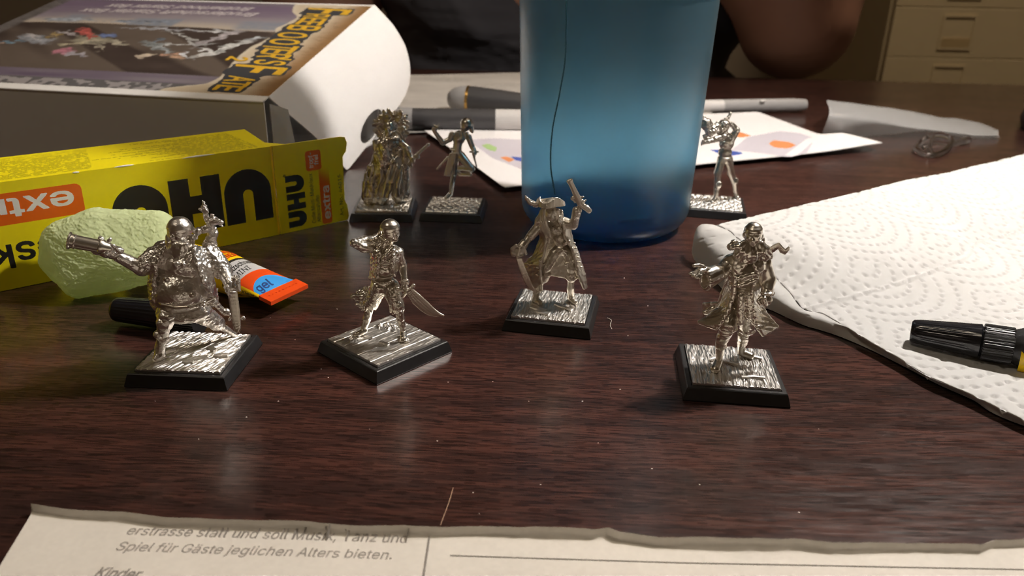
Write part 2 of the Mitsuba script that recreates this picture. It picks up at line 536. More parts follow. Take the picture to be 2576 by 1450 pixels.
# ------------------------------------------------------------------ cabinet far behind on the right
cab = empty_cab = 'drawer_cabinet'
CX, CY, CW = 668, 1500, 520
put('drawer_cabinet__body', box_mesh(CX, CX + CW, CY + 6, CY + 420, ZF, 420, 3), 'cabinet_beige')
tag('drawer_cabinet', 'tall beige drawer cabinet with square pulls behind the table on the right', 'cabinet')
z = -660
while z + 86 < 420:
    for k in range(1):
        d = put('drawer_cabinet__drawer', box_mesh(CX + 4, CX + CW - 4, CY - 6, CY + 6, z, z + 85.6, 1), 'cabinet_beige')
        x0 = CX + 92
        fr_ = sg.box(x0, z + 14, x0 + 60, z + 74).difference(sg.box(x0 + 4, z + 18, x0 + 56, z + 70))
        fm = extrude(fr_, 2.2, Fr([0, CY - 6, 0], [1, 0, 0], [0, 0, 1]))
        put(d + '__pull_frame', fm, 'cabinet_beige')
        put(d + '__pull_recess_shade', box_mesh(x0 + 4, x0 + 56, CY - 8, CY - 6.2, z + 18, z + 34), 'cabinet_recess_shade')  # flat dark slab stands for the shade in the lower pull
    z += 86.5

# ------------------------------------------------------------------ person sitting behind the table
body = []
PX, PY = 55, 925
body += [ell(V(PX, PY, 120), V(185, 118, 190), 40), ell(V(PX, PY + 5, 300), V(205, 105, 120), 60), ell(V(PX, PY + 15, -160), V(180, 125, 140), 60)]
body += [cap(V(PX, PY + 10, 380), V(PX, PY - 10, 470), 56, 54, 30), ell(V(PX, PY - 35, 560), V(76, 94, 112), 25)]
body += [ell(V(PX, PY - 130, 548), V(13, 18, 18), 10), ell(V(PX - 78, PY - 25, 555), V(10, 18, 28), 8), ell(V(PX + 78, PY - 25, 555), V(10, 18, 28), 8), ell(V(PX, PY - 112, 512), V(26, 12, 8), 8)]
body += [ell(V(PX - 30, PY - 120, 572), V(14, 12, 9), 8, 's'), ell(V(PX + 30, PY - 120, 572), V(14, 12, 9), 8, 's')]
# his left arm (right in the picture): the elbow rests at the edge of the table, the hand is at the chin
ELB = V(262, 792, 46)
body += [cap(V(PX + 215, PY - 10, 335), V(285, 840, 130), 60, 55, 30), cap(V(285, 840, 130), ELB + [10, 14, 0], 55, 43, 20), cap(ELB, ELB + [-22, 2, 60], 41, 52, 20), cap(ELB + [-22, 2, 60], V(168, 800, 330), 52, 33, 20)]
hand0 = V(150, 800, 365)
body += [ell(hand0, V(38, 22, 46), 14)]
for k, (dx, L) in enumerate(((-27, 46), (-9, 56), (9, 52), (26, 40))):
    a = hand0 + [dx, -6, 38]
    body += pl([a, a + [-8, -10, L * 0.6], a + [-22, -6, L]], [10, 9, 8], 4)
body += pl([hand0 + [36, -6, 0], hand0 + [52, -14, 26], hand0 + [50, -16, 48]], [12, 10, 9], 5)
# the other arm hangs down beside the body
body += [cap(V(PX - 215, PY - 10, 330), V(PX - 265, PY - 30, 60), 58, 46, 30), cap(V(PX - 265, PY - 30, 60), V(PX - 230, PY - 60, -180), 44, 32, 20)]
oh = V(PX - 226, PY - 66, -225)
body += [ell(oh, V(20, 34, 46), 14)]
for k in range(4):
    a = oh + [2, -26 + 17 * k, -36]
    body += pl([a, a + [5, 0, -26], a + [14, 0, -46 + 4 * abs(k - 1.5)]], [9.5, 9, 8], 4)
body += pl([oh + [6, -34, 10], oh + [14, -46, -18], oh + [16, -46, -36]], [11, 10, 9], 5)
# seated legs under the table
for s in (-1, 1):
    body += [cap(V(PX + 90 * s, PY, -210), V(PX + 110 * s, PY - 330, -250), 85, 66, 40), cap(V(PX + 110 * s, PY - 330, -250), V(PX + 110 * s, PY - 250, -660), 62, 45, 20), cap(V(PX + 110 * s, PY - 255, -705), V(PX + 115 * s, PY - 390, -715), 42, 34, 15)]
put('person__body', sculpt([tuple(p) for p in flat(body)], 7.0), 'skin', smooth=True)
shirt = [ell(V(PX, PY, 120), V(196, 131, 196), 40), ell(V(PX, PY + 5, 300), V(214, 114, 124), 60), ell(V(PX, PY + 15, -130), V(194, 138, 140), 60)]
shirt += [cap(V(PX + 213, PY - 10, 335), V(262, 866, 225), 70, 72, 30), cap(V(PX - 213, PY - 10, 330), V(PX - 245, PY - 20, 190), 70, 70, 30)]
shirt += [cap(V(PX, PY + 8, 450), V(PX, PY - 10, 700), 66, 66, 10, 's')]
put('person__t_shirt', sculpt(shirt, 6.0, [lambda p: 13 * (meshkit.fbm(p * [0.006, 0.006, 0.022] + [3, 1, 0.4 * 0], 3, 5) - 0.5) + 5 * np.sin(p[:, 2] / 11 + p[:, 0] / 46 + 4 * meshkit.noise(p * 0.01, 2))]), 'shirt_fabric', smooth=True)
trs = []
for s in (-1, 1):
    trs += [cap(V(PX + 90 * s, PY, -210), V(PX + 110 * s, PY - 330, -250), 95, 76, 40), cap(V(PX + 110 * s, PY - 330, -250), V(PX + 110 * s, PY - 250, -640), 72, 58, 20)]
put('person__trousers', sculpt(trs, 9.0), 'shirt_fabric', smooth=True)
hairm = sculpt([ell(V(PX, PY - 25, 580), V(84, 98, 108), 10), ell(V(PX, PY - 118, 530), V(64, 60, 78), 12, 's'), ell(V(PX, PY - 30, 420), V(120, 120, 100), 12, 's')], 6.0, [rough(5, 0.05)])
put('person__hair', hairm, 'hair', smooth=True)
for s in (-1, 1):
    put('person__shoe', sculpt([cap(V(PX + 110 * s, PY - 245, -706), V(PX + 116 * s, PY - 400, -712), 46, 36, 10), ell(V(PX + 112 * s, PY - 320, -752), V(300, 300, 6), 2, 's')], 6.0), 'black_plastic', smooth=True)
tag('person', 'person in a dark t-shirt sitting behind the table, bare elbow resting on its edge', 'person')
stool = cat(lathe([(0, 0.1), (0, 190), (26, 190), (30, 180), (30, 0.1)], [PX, PY + 20, -405], [0, 0, 1]))
put('stool__seat', stool, 'table_wood', smooth=35)
for s, t in ((-1, -1), (1, -1), (1, 1), (-1, 1)):
    put('stool__leg', tube([V(PX + 110 * s, PY + 20 + 110 * t, -405), V(PX + 150 * s, PY + 20 + 150 * t, ZF)], 16, 12), 'table_wood', smooth=40)
tag('stool', 'wooden stool under the person behind the table', 'stool')

# ------------------------------------------------------------------ papers on the table


def sheet_on_table(poly, h, zf, step=3.0, edge=None):
    """a paper with thickness: plan polygon, height function of (x, y)"""
    x0, y0, x1, y1 = poly.bounds
    xs, ys = np.meshgrid(np.arange(x0, x1, step), np.arange(y0, y1, step))
    inner = poly.buffer(-step * 0.6)
    from shapely import contains_xy
    ok = contains_xy(inner, xs.ravel(), ys.ravel())
    pts = np.stack([xs.ravel()[ok], ys.ravel()[ok]], 1)
    ring = poly.exterior
    n = max(8, int(ring.length / step))
    bd = np.array([ring.interpolate(i / n, normalized=True).coords[0] for i in range(n)])
    P = np.vstack([bd, pts])
    from scipy.spatial import Delaunay
    tri_ = Delaunay(P).simplices
    cen = P[tri_].mean(1)
    tri_ = tri_[contains_xy(poly.buffer(1e-3), cen[:, 0], cen[:, 1])]
    a = P[tri_]
    area = (a[:, 1, 0] - a[:, 0, 0]) * (a[:, 2, 1] - a[:, 0, 1]) - (a[:, 1, 1] - a[:, 0, 1]) * (a[:, 2, 0] - a[:, 0, 0])
    tri_[area < 0] = tri_[area < 0][:, ::-1]
    tri_ = tri_[np.abs(area) > 1e-7]
    z = zf(P[:, 0], P[:, 1])
    topv = np.column_stack([P, z])
    botv = np.column_stack([P, z - h])
    N = len(P)
    k = np.arange(n)
    k2 = (k + 1) % n
    side = np.vstack([np.stack([k, k + N, k2], 1), np.stack([k2, k + N, k2 + N], 1)])
    if sg.Polygon(bd).exterior.is_ccw is False:
        side = side[:, ::-1]
    return trimesh.Trimesh(np.vstack([topv, botv]), np.vstack([tri_, tri_[:, ::-1] + N, side]), process=False)


def P2(*pts):
    return [tuple(p[:2]) for p in pts]


far_news = sg.Polygon(P2((-168.18, 685.36, 0), (32.93, 741.88, 0), (97.74, 657.88, 0), (151.05, 575.22, 0), (125.52, 531.16, 0), (0.87, 488.34, 0), (-77.01, 453.37, 0)))
put('newspaper', sheet_on_table(far_news, 0.5, lambda x, y: 0.9 + 1.6 * np.clip(meshkit.noise(np.stack([x / 45, y / 30, 0 * x], -1), 3) - 0.2, 0, 1), 6.0), 'grey_newsprint_paper', smooth=40)
tag('newspaper', 'grey newspaper lying at the far side of the table under the dark pens', 'newspaper')

fly = sg.Polygon(P2((-53, 460.26, 0), (-29.98, 405.42, 0), (-4.42, 340.19, 0), (38.41, 360.44, 0), (95.2, 392.54, 0), (147.28, 415.95, 0), (207.13, 444.2, 0), (197.68, 477.61, 0), (181.57, 471.46, 0), (174.92, 506.85, 0), (165.87, 547.33, 0), (51.87, 509.27, -0), (-11.07, 474.96, 0)))
FLC = V(*(207.13, 444.2, 0))
flz = lambda x, y: 2.9 + 3.0 * np.exp(-((x - FLC[0]) ** 2 + (y - FLC[1]) ** 2) / 900.0) * 0.6
fm = sheet_on_table(fly, 0.35, flz, 5.0)
put('flyer__sheet', fm, 'flyer_paper', smooth=40)
tag('flyer', 'white printed flyer with orange and blue patches behind the blue bottle', 'flyer')


def flyprint(mat, pts, lift=0.06):
    poly = sg.Polygon(P2(*pts)).buffer(1.5).buffer(-1.5)
    put('flyer__printed_patch', sheet_on_table(poly, 0.05, lambda x, y: flz(x, y) + lift, 4.0), mat, smooth=40)


flyprint('flyer_lilac', ((117.23, 424.48, 3), (135.44, 460.44, 3), (160.04, 480.3, 3), (170.52, 475.45, 3), (174.32, 458.81, 3), (157.15, 421.54, 3), (143.94, 410.19, 3), (129.96, 419.96, 3)))
flyprint('flyer_paper', ((143.24, 414.67, 3), (169.53, 458.33, 3), (179.95, 464.93, 3), (167.39, 445.3, 3), (149.02, 414.29, 3)), 0.14)
flyprint('flyer_orange', ((142.85, 442.91, 3), (148.3, 452.96, 3), (155.99, 448.38, 3), (157.19, 440.19, 3), (150.68, 431.54, 3), (143.41, 432.83, 3)), 0.14)
flyprint('flyer_orange', ((127.82, 459.67, 3), (134.44, 476.44, 3), (138.77, 464.14, 3), (132.28, 459.01, 3)), 0.14)
flyprint('flyer_blue', ((105.57, 424.35, 3), (115.03, 424.28, 3), (122.93, 418.37, 3), (116.04, 411.28, 3), (108.8, 414.27, 3)), 0.14)
flyprint('flyer_lilac', ((-26.69, 436.66, 3), (-12.5, 442.3, 3), (7.6, 440.07, 3), (20.15, 371.06, 3), (6.78, 368.4, 3), (-11.04, 394.42, 3)))
flyprint('flyer_green', ((-17.93, 423.31, 3), (-14.69, 428.61, 3), (-9.64, 418.27, 3), (-10.23, 408.79, 3), (-14.58, 413.98, 3)), 0.14)
flyprint('flyer_orange', ((-7.46, 396.48, 3), (-4.05, 398.55, 3), (0.24, 392, 3), (-2.9, 386.67, 3)), 0.14)
flyprint('flyer_blue', ((-2.23, 398.71, 3), (7.1, 396.06, 3), (6.98, 385.88, 3), (0.65, 390.34, 3)), 0.14)

# newspaper in the foreground, its far edge bent up a little
edge_px = [(-87.43, 117.86, 2.3), (-77.82, 116.47, 2.3), (-68.15, 115.89, 2.3), (-61.26, 114.9, 2.3), (-51.04, 114.35, 2.3), (-39.64, 114.39, 2.3), (-33.8, 113.82, 2.3), (-19.56, 113.74, 2.3), (-13.17, 113.73, 2.3), (-4.67, 114.53, 2.3), (8.88, 114.1, 2.3), (15.65, 114.1, 2.3), (18.22, 114.83, 2.3), (20.22, 113.61, 2.3), (27.13, 112.45, 2.3), (40.36, 111.83, 2.3), (53.12, 112.22, 2.3), (57.76, 111.44, 2.3), (72.2, 112.4, 2.3), (84.04, 112.14, 2.3), (86.95, 113.58, 2.3), (92.57, 113.96, 2.3)]
edge = [p[:2] for p in edge_px]
slope = (edge[-1][1] - edge[0][1]) / (edge[-1][0] - edge[0][0])
ed = edge + [(150.0, edge[-1][1] - 1.5)]
left = V(*(-89.29, 120.36, 0.3))[:2]
lower = V(*(-87.08, 107.13, 0.3))[:2]
ldir = unit(lower - left)
xs = np.array([p[0] for p in ed])
ys = np.array([p[1] for p in ed])
rows_u = np.linspace(xs[0], xs[-1], 520)
eb = np.interp(rows_u, xs, ys)
rng = np.random.default_rng(5)
eb += 0.10 * np.convolve(rng.standard_normal(560), np.ones(5) / 5, 'same')[20:540]
prof = [(0.0, 2.45, 0.0), (-0.10, 2.2, 0.0), (-0.12, 1.7, 0.0), (-0.25, 1.1, 0.0), (-0.6, 0.65, 0), (-1.4, 0.45, 0), (-3, 0.4, 0)] + [(-3 - 5.5 * k, 0.4, 0) for k in range(1, 36)]
wob = 0.5 * (meshkit.noise(np.stack([rows_u / 9, 0 * rows_u, 0 * rows_u], -1), 8) - 0.5)
Pn = np.zeros((len(prof), len(rows_u), 3))
for i, (dy, zz, _) in enumerate(prof):
    shear = (rows_u[-1] - rows_u) / (rows_u[-1] - rows_u[0]) * ldir[0] / ldir[1] * dy
    Pn[i, :, 0] = rows_u + shear
    Pn[i, :, 1] = eb + dy + (wob * (1 if zz > 1 else 0))
    Pn[i, :, 2] = zz + (0.35 * (meshkit.noise(np.stack([rows_u / 30, 0 * rows_u + dy / 30, 0 * rows_u], -1), 4) - 0.3) if zz <= 0.66 else wob)
Pb = Pn.copy()
Pb[:, :, 2] -= 0.32
Pb[:4, :, 1] += 0.3
Pb[:, :, 2] = np.maximum(Pb[:, :, 2], 0.02)
topm, botm = grid_mesh(Pn), grid_mesh(Pb)
botm.faces = botm.faces[:, ::-1]
rim_ = grid_mesh(np.stack([Pb[0], Pn[0]]))
rim2 = grid_mesh(np.stack([Pn[:, 0], Pb[:, 0]]))
put('newspaper_sheet__page', cat(topm, botm, rim_, rim2), 'newsprint_paper', smooth=50)
tag('newspaper_sheet', 'white newspaper page with German text in the foreground, far edge bent up', 'newspaper')


def news_line(text, p, q, bold=False):
    p, q = V(*p), V(*q)
    m = meshkit.text_mesh(text, 1.0, 0.05, bold)
    w = m.vertices[:, 0].max()
    L = np.linalg.norm(q - p)
    return p, unit(q - p), L / w


def put_line(text, p, q, h, bold=False):
    p, b, sc = news_line(text, p, q, bold)
    m = lettering(text, h, p + [0, 0, 0.12], b, np.cross([0, 0, 1.0], b), [0, 0, 1], bold, 0.16, sc / h)
    v = np.array(m.vertices)
    # the print follows the paper: over the bent-up edge it climbs with it
    yb = np.interp(v[:, 0], rows_u, eb)
    dy = v[:, 1] - yb
    zz = np.interp(-dy, [-0.0, 0.12, 0.25, 0.6, 1.4, 3.0], [2.2, 1.7, 1.1, 0.65, 0.45, 0.4])
    v[:, 2] = zz + 0.10 + (v[:, 2] - v[:, 2].min()) + 0.35 * (meshkit.noise(np.stack([v[:, 0] / 30, dy / 30, 0 * dy], -1), 4) - 0.3) * (zz < 0.66)
    m.vertices = v
    put('newspaper_sheet__text_line', m, 'news_ink')


put_line('erstrasse statt und soll Musik, Tanz und', (-67.96, 112.16, 0.5), (-17.77, 111.53, 0.5), 2.15)
put_line('Spiel für Gäste jeglichen Alters bieten.', (-67.93, 108.07, 0.5), (-19.82, 107.36, 0.5), 2.15)
put_line('Kinder', (-68.51, 101.77, 0.5), (-60.92, 101.45, 0.5), 2.2, True)
for a, b, w in (((-13.88, 113.42, 0.5), (-13.84, 101.72, 0.5), 0.30), ((-9.79, 108.64, 0.5), (29.32, 108.04, 0.5), 0.16), ((29.32, 108.04, 0.5), (89.47, 107.89, 0.5), 0.16)):
    pts_ = np.linspace(a, b, 14)
    pts_[:, 2] = 0.50 + 0.35 * (meshkit.noise(np.stack([pts_[:, 0] / 30, (pts_[:, 1] - np.interp(pts_[:, 0], rows_u, eb)) / 30, 0 * pts_[:, 0]], -1), 4) - 0.3)
    put('newspaper_sheet__rule', tube(pts_, w * 0.7, 6), 'news_ink')

# ------------------------------------------------------------------ the blue bottle
BC = V(35.9, 301.6, 0)
pr = []
for z_ in np.linspace(0, 1, 9):
    a = z_ * math.pi / 2
    pr.append((8.5 - 8.5 * math.cos(a) + 0.3, 32.76 - 8.5 + 8.5 * math.sin(a)))
pr = [(1.6, 0.1), (1.4, 14), (0.7, 20), (0.3, 23)] + pr
for z_ in np.arange(14, 85, 5):
    pr.append((z_, 32.76 + 2.72 * (z_ - 8) / 76))
pr += [(85.2, 35.5), (86.2, 36.4), (88.5, 36.6), (90, 35.8), (92, 35.5), (146, 36.2), (154, 35), (161, 31), (165, 25), (167, 21), (169, 20), (176, 20)]
put('water_bottle__body', lathe(pr, BC, [0, 0, 1], 96), 'blue_plastic', smooth=40)
seam = smooth_path([(15.76, 276, 84.22), (16.17, 276, 66.59), (14.93, 276, 54.73), (13.01, 276, 41.05), (12.95, 276, 28.32), (14.91, 276, 18.14)], 40)
seam = np.array(seam)
rr = np.interp(seam[:, 2], [p[0] for p in pr[6:]], [p[1] for p in pr[6:]])
seam[:, 1] = BC[1] - np.sqrt(np.maximum((rr - 0.1) ** 2 - (seam[:, 0] - BC[0]) ** 2, 1))
plain('blue_seam', (0.06, 0.22, 0.34), 0.35, 0.4)
plain('blue_cap', (0.03, 0.17, 0.36), 0.4, 0.4)
put('water_bottle__seam', tube(seam, 0.32, 8), 'blue_seam', smooth=True)
put('water_bottle__lid', lathe([(169.5, 0.1), (169.5, 22), (170.5, 23), (177, 23), (179, 21), (179, 0.1)], BC, [0, 0, 1], 64), 'blue_cap', smooth=40)
put('water_bottle__thick_base', lathe([(9.0, 0.1), (9.2, 14), (9.8, 22), (10.6, 27), (11.2, 29.6), (10.4, 30.6), (8.4, 30.4), (5.0, 28.6), (2.6, 24.5), (2.0, 18), (2.4, 0.1)], BC, [0, 0, 1], 72), 'blue_base', smooth=True)
tag('water_bottle', 'frosted blue plastic bottle standing behind the figure with the raised pistol', 'bottle')

# ------------------------------------------------------------------ the game box: open carton, its lid panel sprung up at the back
FRc, BRc, FLc = V(-101.7, 327.1, 42.0), V(-76.8, 444.5, 72.3), V(-288.7, 367.3, 40.5)
BLc = FLc + (BRc - FRc)
es, et = unit(FLc - FRc), unit(BRc - FRc)
Wb, Db = np.linalg.norm(FLc - FRc), np.linalg.norm(BRc - FRc)
bt = Fr(FRc, es, et)                 # es x et points down: used with the sign below
upn = -bt.n


def on_top(s, t, h=0.0):
    return FRc + es * s + et * t + upn * h


def panel(quad, th, key, mat, nrm):
    q = np.array(quad, float)
    n = unit(nrm) * th
    v = np.vstack([q, q - n])
    f = [[0, 1, 2], [0, 2, 3], [6, 5, 4], [7, 6, 4]]
    for i in range(4):
        j = (i + 1) % 4
        f += [[i, i + 4, j], [j, i + 4, j + 4]]
    m = trimesh.Trimesh(v, f, process=False)
    m.fix_normals()
    return put(key, m, mat)


def art(p, n, uv):
    """printed picture on the lid: s from the right end, t from the front, both in mm"""
    s, t = uv.x * 191.3, uv.y * 123.7
    nz = mikit.fbm(s / 22, t / 9, 1.0, octaves=3)
    fine = mikit.fbm(s / 3.0, t / 1.8, 5.0, octaves=3)
    brown = mi.Color3f(0.052, 0.038, 0.034) * (0.7 + 0.7 * nz)
    rays = mikit.smoothstep(0.55, 0.75, mikit.noise((s * 0.55 - t * 0.8) / 11, (s + t) / 90, 2.0))
    c = mikit.mix(brown, (0.17, 0.135, 0.11), 0.55 * rays)
    hor = 76 + 2.0 * mikit.noise(s / 14, 3.0) + 0.03 * (s - 60)
    sky = mikit.mix((0.33, 0.30, 0.31), (0.16, 0.12, 0.18), mikit.smoothstep(80, 118, t + 10 * nz))
    sky = mikit.mix(sky, (0.46, 0.40, 0.34), mikit.smoothstep(12, 0, t - hor))
    hills = mikit.smoothstep(0.45, 0.6, mikit.noise(s / 26, 8.0)) * mikit.smoothstep(9, 4, dr.abs(t - hor - 4 - 5 * mikit.noise(s / 40, 1.0)))
    sky = mikit.mix(sky, (0.20, 0.23, 0.29), 0.85 * hills * (0.6 + 0.7 * fine))
    c = mikit.mix(c, sky, mikit.smoothstep(-0.7, 0.7, t - hor))
    purple = mikit.mix((0.115, 0.085, 0.135), (0.21, 0.185, 0.21), mikit.noise(s / 30, t / 4, 7.0))
    c = mikit.mix(c, purple, mikit.smoothstep(115, 119, t))
    c = mikit.mix(c, purple * 1.05, mikit.smoothstep(19.5, 17.5, t))
    skulls = mikit.smoothstep(0.42, 0.6, mikit.noise(s / 2.6, t / 2.2, 4.0)) * mikit.smoothstep(9.5, 8, t)
    c = mikit.mix(c, mikit.mix((0.12, 0.115, 0.12), (0.31, 0.29, 0.30), skulls), mikit.smoothstep(10, 9, t))
    edge_l = mikit.smoothstep(180, 184, s)
    c = mikit.mix(c, mi.Color3f(0.11, 0.10, 0.10) * (0.6 + fine), edge_l)

    def blob(a, b, ra, rb, ang, col, cc, soft=0.35):
        ca, sa = math.cos(ang), math.sin(ang)
        s_, t_ = s + 7.0 * (mikit.noise(s / 3.4, t / 2.2, 2.0) - 0.5), t + 4.5 * (mikit.noise(s / 3.0, t / 2.0, 9.0) - 0.5)
        u, w = (s_ - a) * ca + (t_ - b) * sa, -(s_ - a) * sa + (t_ - b) * ca
        d = dr.sqrt((u / ra) ** 2 + (w / rb) ** 2) + 0.7 * (fine - 0.5)
        return mikit.mix(cc, mi.Color3f(*col) * (0.25 + 1.6 * fine), mikit.smoothstep(1.0 + soft * 0.4, 1.0 - soft, d))

    for a, b, ra, rb, ang, col in (
            (152, 54, 15, 5, 0.35, (0.24, 0.25, 0.28)), (141, 63, 9, 2.2, 0.5, (0.38, 0.35, 0.37)), (163, 50, 6, 2.0, 0.1, (0.16, 0.25, 0.33)), (171, 47, 4, 2, 0, (0.36, 0.26, 0.22)),
            (122, 55, 12, 6, 0.2, (0.30, 0.27, 0.21)), (131, 64, 14, 2.4, 0.75, (0.42, 0.10, 0.09)), (118, 62, 5, 3, 0, (0.12, 0.16, 0.30)), (126, 39, 6, 4, 0.3, (0.40, 0.17, 0.22)), (117, 36, 10, 2.4, 0.1, (0.34, 0.32, 0.36)), (106, 52, 8, 2.5, 0.4, (0.33, 0.30, 0.24)),
            (82, 50, 13, 3.2, 0.45, (0.25, 0.27, 0.28)), (80.5, 37.5, 4.5, 3.0, 0, (0.50, 0.42, 0.34)), (69, 40, 8, 2.4, 0.0, (0.36, 0.22, 0.16)), (74, 62, 18, 1.6, 0.6, (0.40, 0.40, 0.40)), (58, 64, 3.2, 15, 0.42, (0.36, 0.33, 0.35)),
            (50, 44, 9, 3.0, -0.8, (0.50, 0.50, 0.50)), (44, 58, 10, 3.0, -0.75, (0.45, 0.45, 0.45)), (61, 40, 6, 1.4, 0.7, (0.55, 0.56, 0.60)), (68, 54, 14, 1.2, -0.1, (0.40, 0.41, 0.42)), (90, 73, 30, 1.6, 0.03, (0.30, 0.30, 0.33)), (66, 73, 12, 2.0, 0.03, (0.42, 0.42, 0.44)), (158, 85, 17, 3.2, 0.0, (0.30, 0.33, 0.38)), (112, 84, 22, 2.2, -0.04, (0.22, 0.25, 0.31)),
            (147, 60, 5, 1.6, 1.1, (0.30, 0.22, 0.10)), (156, 57, 10, 1.2, 0.6, (0.42, 0.40, 0.42)), (127, 50, 8, 1.3, -0.5, (0.40, 0.36, 0.26)), (112, 47, 9, 1.4, 0.8, (0.30, 0.27, 0.22)), (86, 56, 4, 2.2, 1.0, (0.14, 0.17, 0.21)), (76, 47, 9, 1.3, 0.9, (0.33, 0.35, 0.37)), (64, 38, 5, 2.6, 0.4, (0.36, 0.24, 0.17)), (47, 51, 13, 1.5, -0.9, (0.56, 0.56, 0.56)), (55, 47, 7, 1.2, 0.5, (0.52, 0.52, 0.53)), (41, 66, 6, 1.4, -0.6, (0.40, 0.42, 0.46)), (186, 38, 6, 1.4, 0.1, (0.40, 0.33, 0.22)), (188, 48, 5, 1.6, 0.3, (0.36, 0.20, 0.16))):
        c = blob(a, b, ra, rb, ang, col, c)
    # parchment strip at the right end with a burnt edge
    lim = 34 + 4.5 * mikit.noise(t / 9, 5.0) - 2.5 + 10 * mikit.smoothstep(96, 122, t) + 16 * mikit.smoothstep(12, 3, t)
    par = mikit.mix((0.56, 0.47, 0.35), (0.27, 0.15, 0.065), mikit.smoothstep(14 + 5 * nz, 1, s))
    par = mikit.mix(par, (0.62, 0.56, 0.46), mikit.smoothstep(lim - 5, lim, s) * 0.6)
    par = mikit.mix(par, (0.22, 0.135, 0.07), mikit.smoothstep(0.5, 0.75, fine) * 0.35 * mikit.smoothstep(16, 6, s))
    c = mikit.mix(c, par, mikit.smoothstep(0.6, -0.6, s - lim))
    # unprinted white rims
    white = mi.Color3f(0.80, 0.79, 0.785)
    c = mikit.mix(c, white, mikit.smoothstep(0.15, -0.15, t - 1.6 + 0.35 * (fine - 0.5)))
    c = mikit.mix(c, white, mikit.smoothstep(-0.15, 0.15, t - 121.6))
    return c


plain('lid_picture', mikit.proc(art), 0.34, 0.4)
b0 = lambda p: np.array([p[0], p[1], 0.4])
# lid: a finely divided plate with uv for the print
ns, nt = 60, 40
S_, T_ = np.meshgrid(np.linspace(0, Wb, ns), np.linspace(-3.4, Db, nt), indexing='ij')
sag = 1.2 * np.sin(np.pi * S_ / Wb) * np.sin(np.pi * np.clip(T_, 0, Db) / Db)
Pt = FRc + S_[..., None] * es + T_[..., None] * et + sag[..., None] * upn
lidm = grid_mesh(Pt)
uvl = np.stack([S_.ravel() / 191.3, T_.ravel() / 123.7], 1)
put('game_box__lid_panel', lidm, 'lid_picture', smooth=True, uv=uvl)
low = Pt - 0.55 * upn
lm = cat(grid_mesh(low), grid_mesh(np.stack([Pt[:, 0], low[:, 0]])), grid_mesh(np.stack([Pt[:, -1], low[:, -1]])), grid_mesh(np.stack([Pt[-1], low[-1]])), grid_mesh(np.stack([Pt[0], low[0]])))
put('game_box__lid_back', lm, 'white_card')
tag('game_box__lid_back', 'white unprinted underside of the lid')
tag('game_box__lid_panel', 'printed lid panel with gold title')
dn = V(-0.002, 0, -1)
FRe, FLe = FRc - 3.4 * et, FLc - 3.4 * et
q = [FRe - upn * 0.4, FLe - upn * 0.4, b0(FLe), b0(FRe)]
panel(q, 0.6, 'game_box__front_panel', 'white_card', np.cross(es, [0, 0, 1]) * -1)
panel([BRc - upn * 0.4, BLc - upn * 0.4, b0(BLc), b0(BRc)], 0.6, 'game_box__back_panel', 'white_card', et * [1, 1, 0])
panel([FLe - upn * 0.4, BLc - upn * 0.4, b0(BLc), b0(FLe)], 0.6, 'game_box__end_panel', 'white_card', es)
panel([b0(FRe), b0(FLe), b0(BLc), b0(BRc)], 0.3, 'game_box__bottom_panel', 'white_card', [0, 0, 1])
# front seam: rounded white fold between lid and front panel
put('game_box__fold', tube([FRe - upn * 0.5, FLe - upn * 0.5], 0.6, 10), 'white_card', smooth=True)
# open end: long tuck flap hanging from the right edge of the lid
TIP = V(-81.7, 374.3, 0.0)
fln = unit(np.cross(et, TIP - FRc))
fd = unit(np.cross(et, fln))
if fd[2] > 0:
    fd = -fd
flap = sg.Polygon([(0.4, 0), (8, 11), (21.5, 29.8), (34, 47.5), (38.8, 53.6), (41.5, 54.2), (118, 54.0), (128, 52.6), (135, 49.5), (138.8, 44.5), (139.8, 38), (138.6, 28), (133, 14), (124.2, 0)])
hole = affinity.rotate(sg.Point(0, 0).buffer(1, quad_segs=16), 0)
hole = affinity.translate(affinity.scale(hole, 15.5, 6.2), 75.5, 47.6)
flap = flap.buffer(-0.8).buffer(0.8)
flap = flap.difference(hole)
fm_ = extrude(flap, 0.5)
fm_ = fm_.subdivide_to_size(4.0)
fv = np.array(fm_.vertices)
tdn = np.clip(fv[:, 1], 0, 60)
# the card bows outwards a little away from the hinge
outw = fln if fln[0] > 0 else -fln
bow = 4.2 * np.sin(np.pi * np.clip(tdn / 54, 0, 1)) * (0.4 + 0.6 * np.clip(fv[:, 0] / 120, 0, 1))
fm_.vertices = FRc + fv[:, :1] * et + fv[:, 1:2] * fd + (fv[:, 2:] + bow[:, None]) * outw
fm_.fix_normals()
put('game_box__end_flap', fm_, 'white_card', smooth=30)
tag('game_box__end_flap', 'white end flap hanging down with an oval finger hole')
# small dust flap at the front wall, folded out of the opening
dq = [FRc + V(0.6, 0.4, -2.5), FRc + V(6.5, 5.6, -5.5), FRc + V(8.0, 6.6, -20), b0(FRc) + V(8, 6.6, 12), b0(FRc) + V(0.8, 0.5, 1)]
dm = trimesh.Trimesh(np.vstack([dq, np.array(dq) + V(-0.3, 0.35, 0)]), [[0, 2, 1], [0, 3, 2], [0, 4, 3], [5, 6, 7], [5, 7, 8], [5, 8, 9], [0, 1, 6], [0, 6, 5], [1, 2, 7], [1, 7, 6], [2, 3, 8], [2, 8, 7], [3, 4, 9], [3, 9, 8]], process=False)
put('game_box__dust_flap', dm, 'white_card')
tag('game_box', 'large open game carton with a dark printed lid and white flap behind the yellow box', 'box')

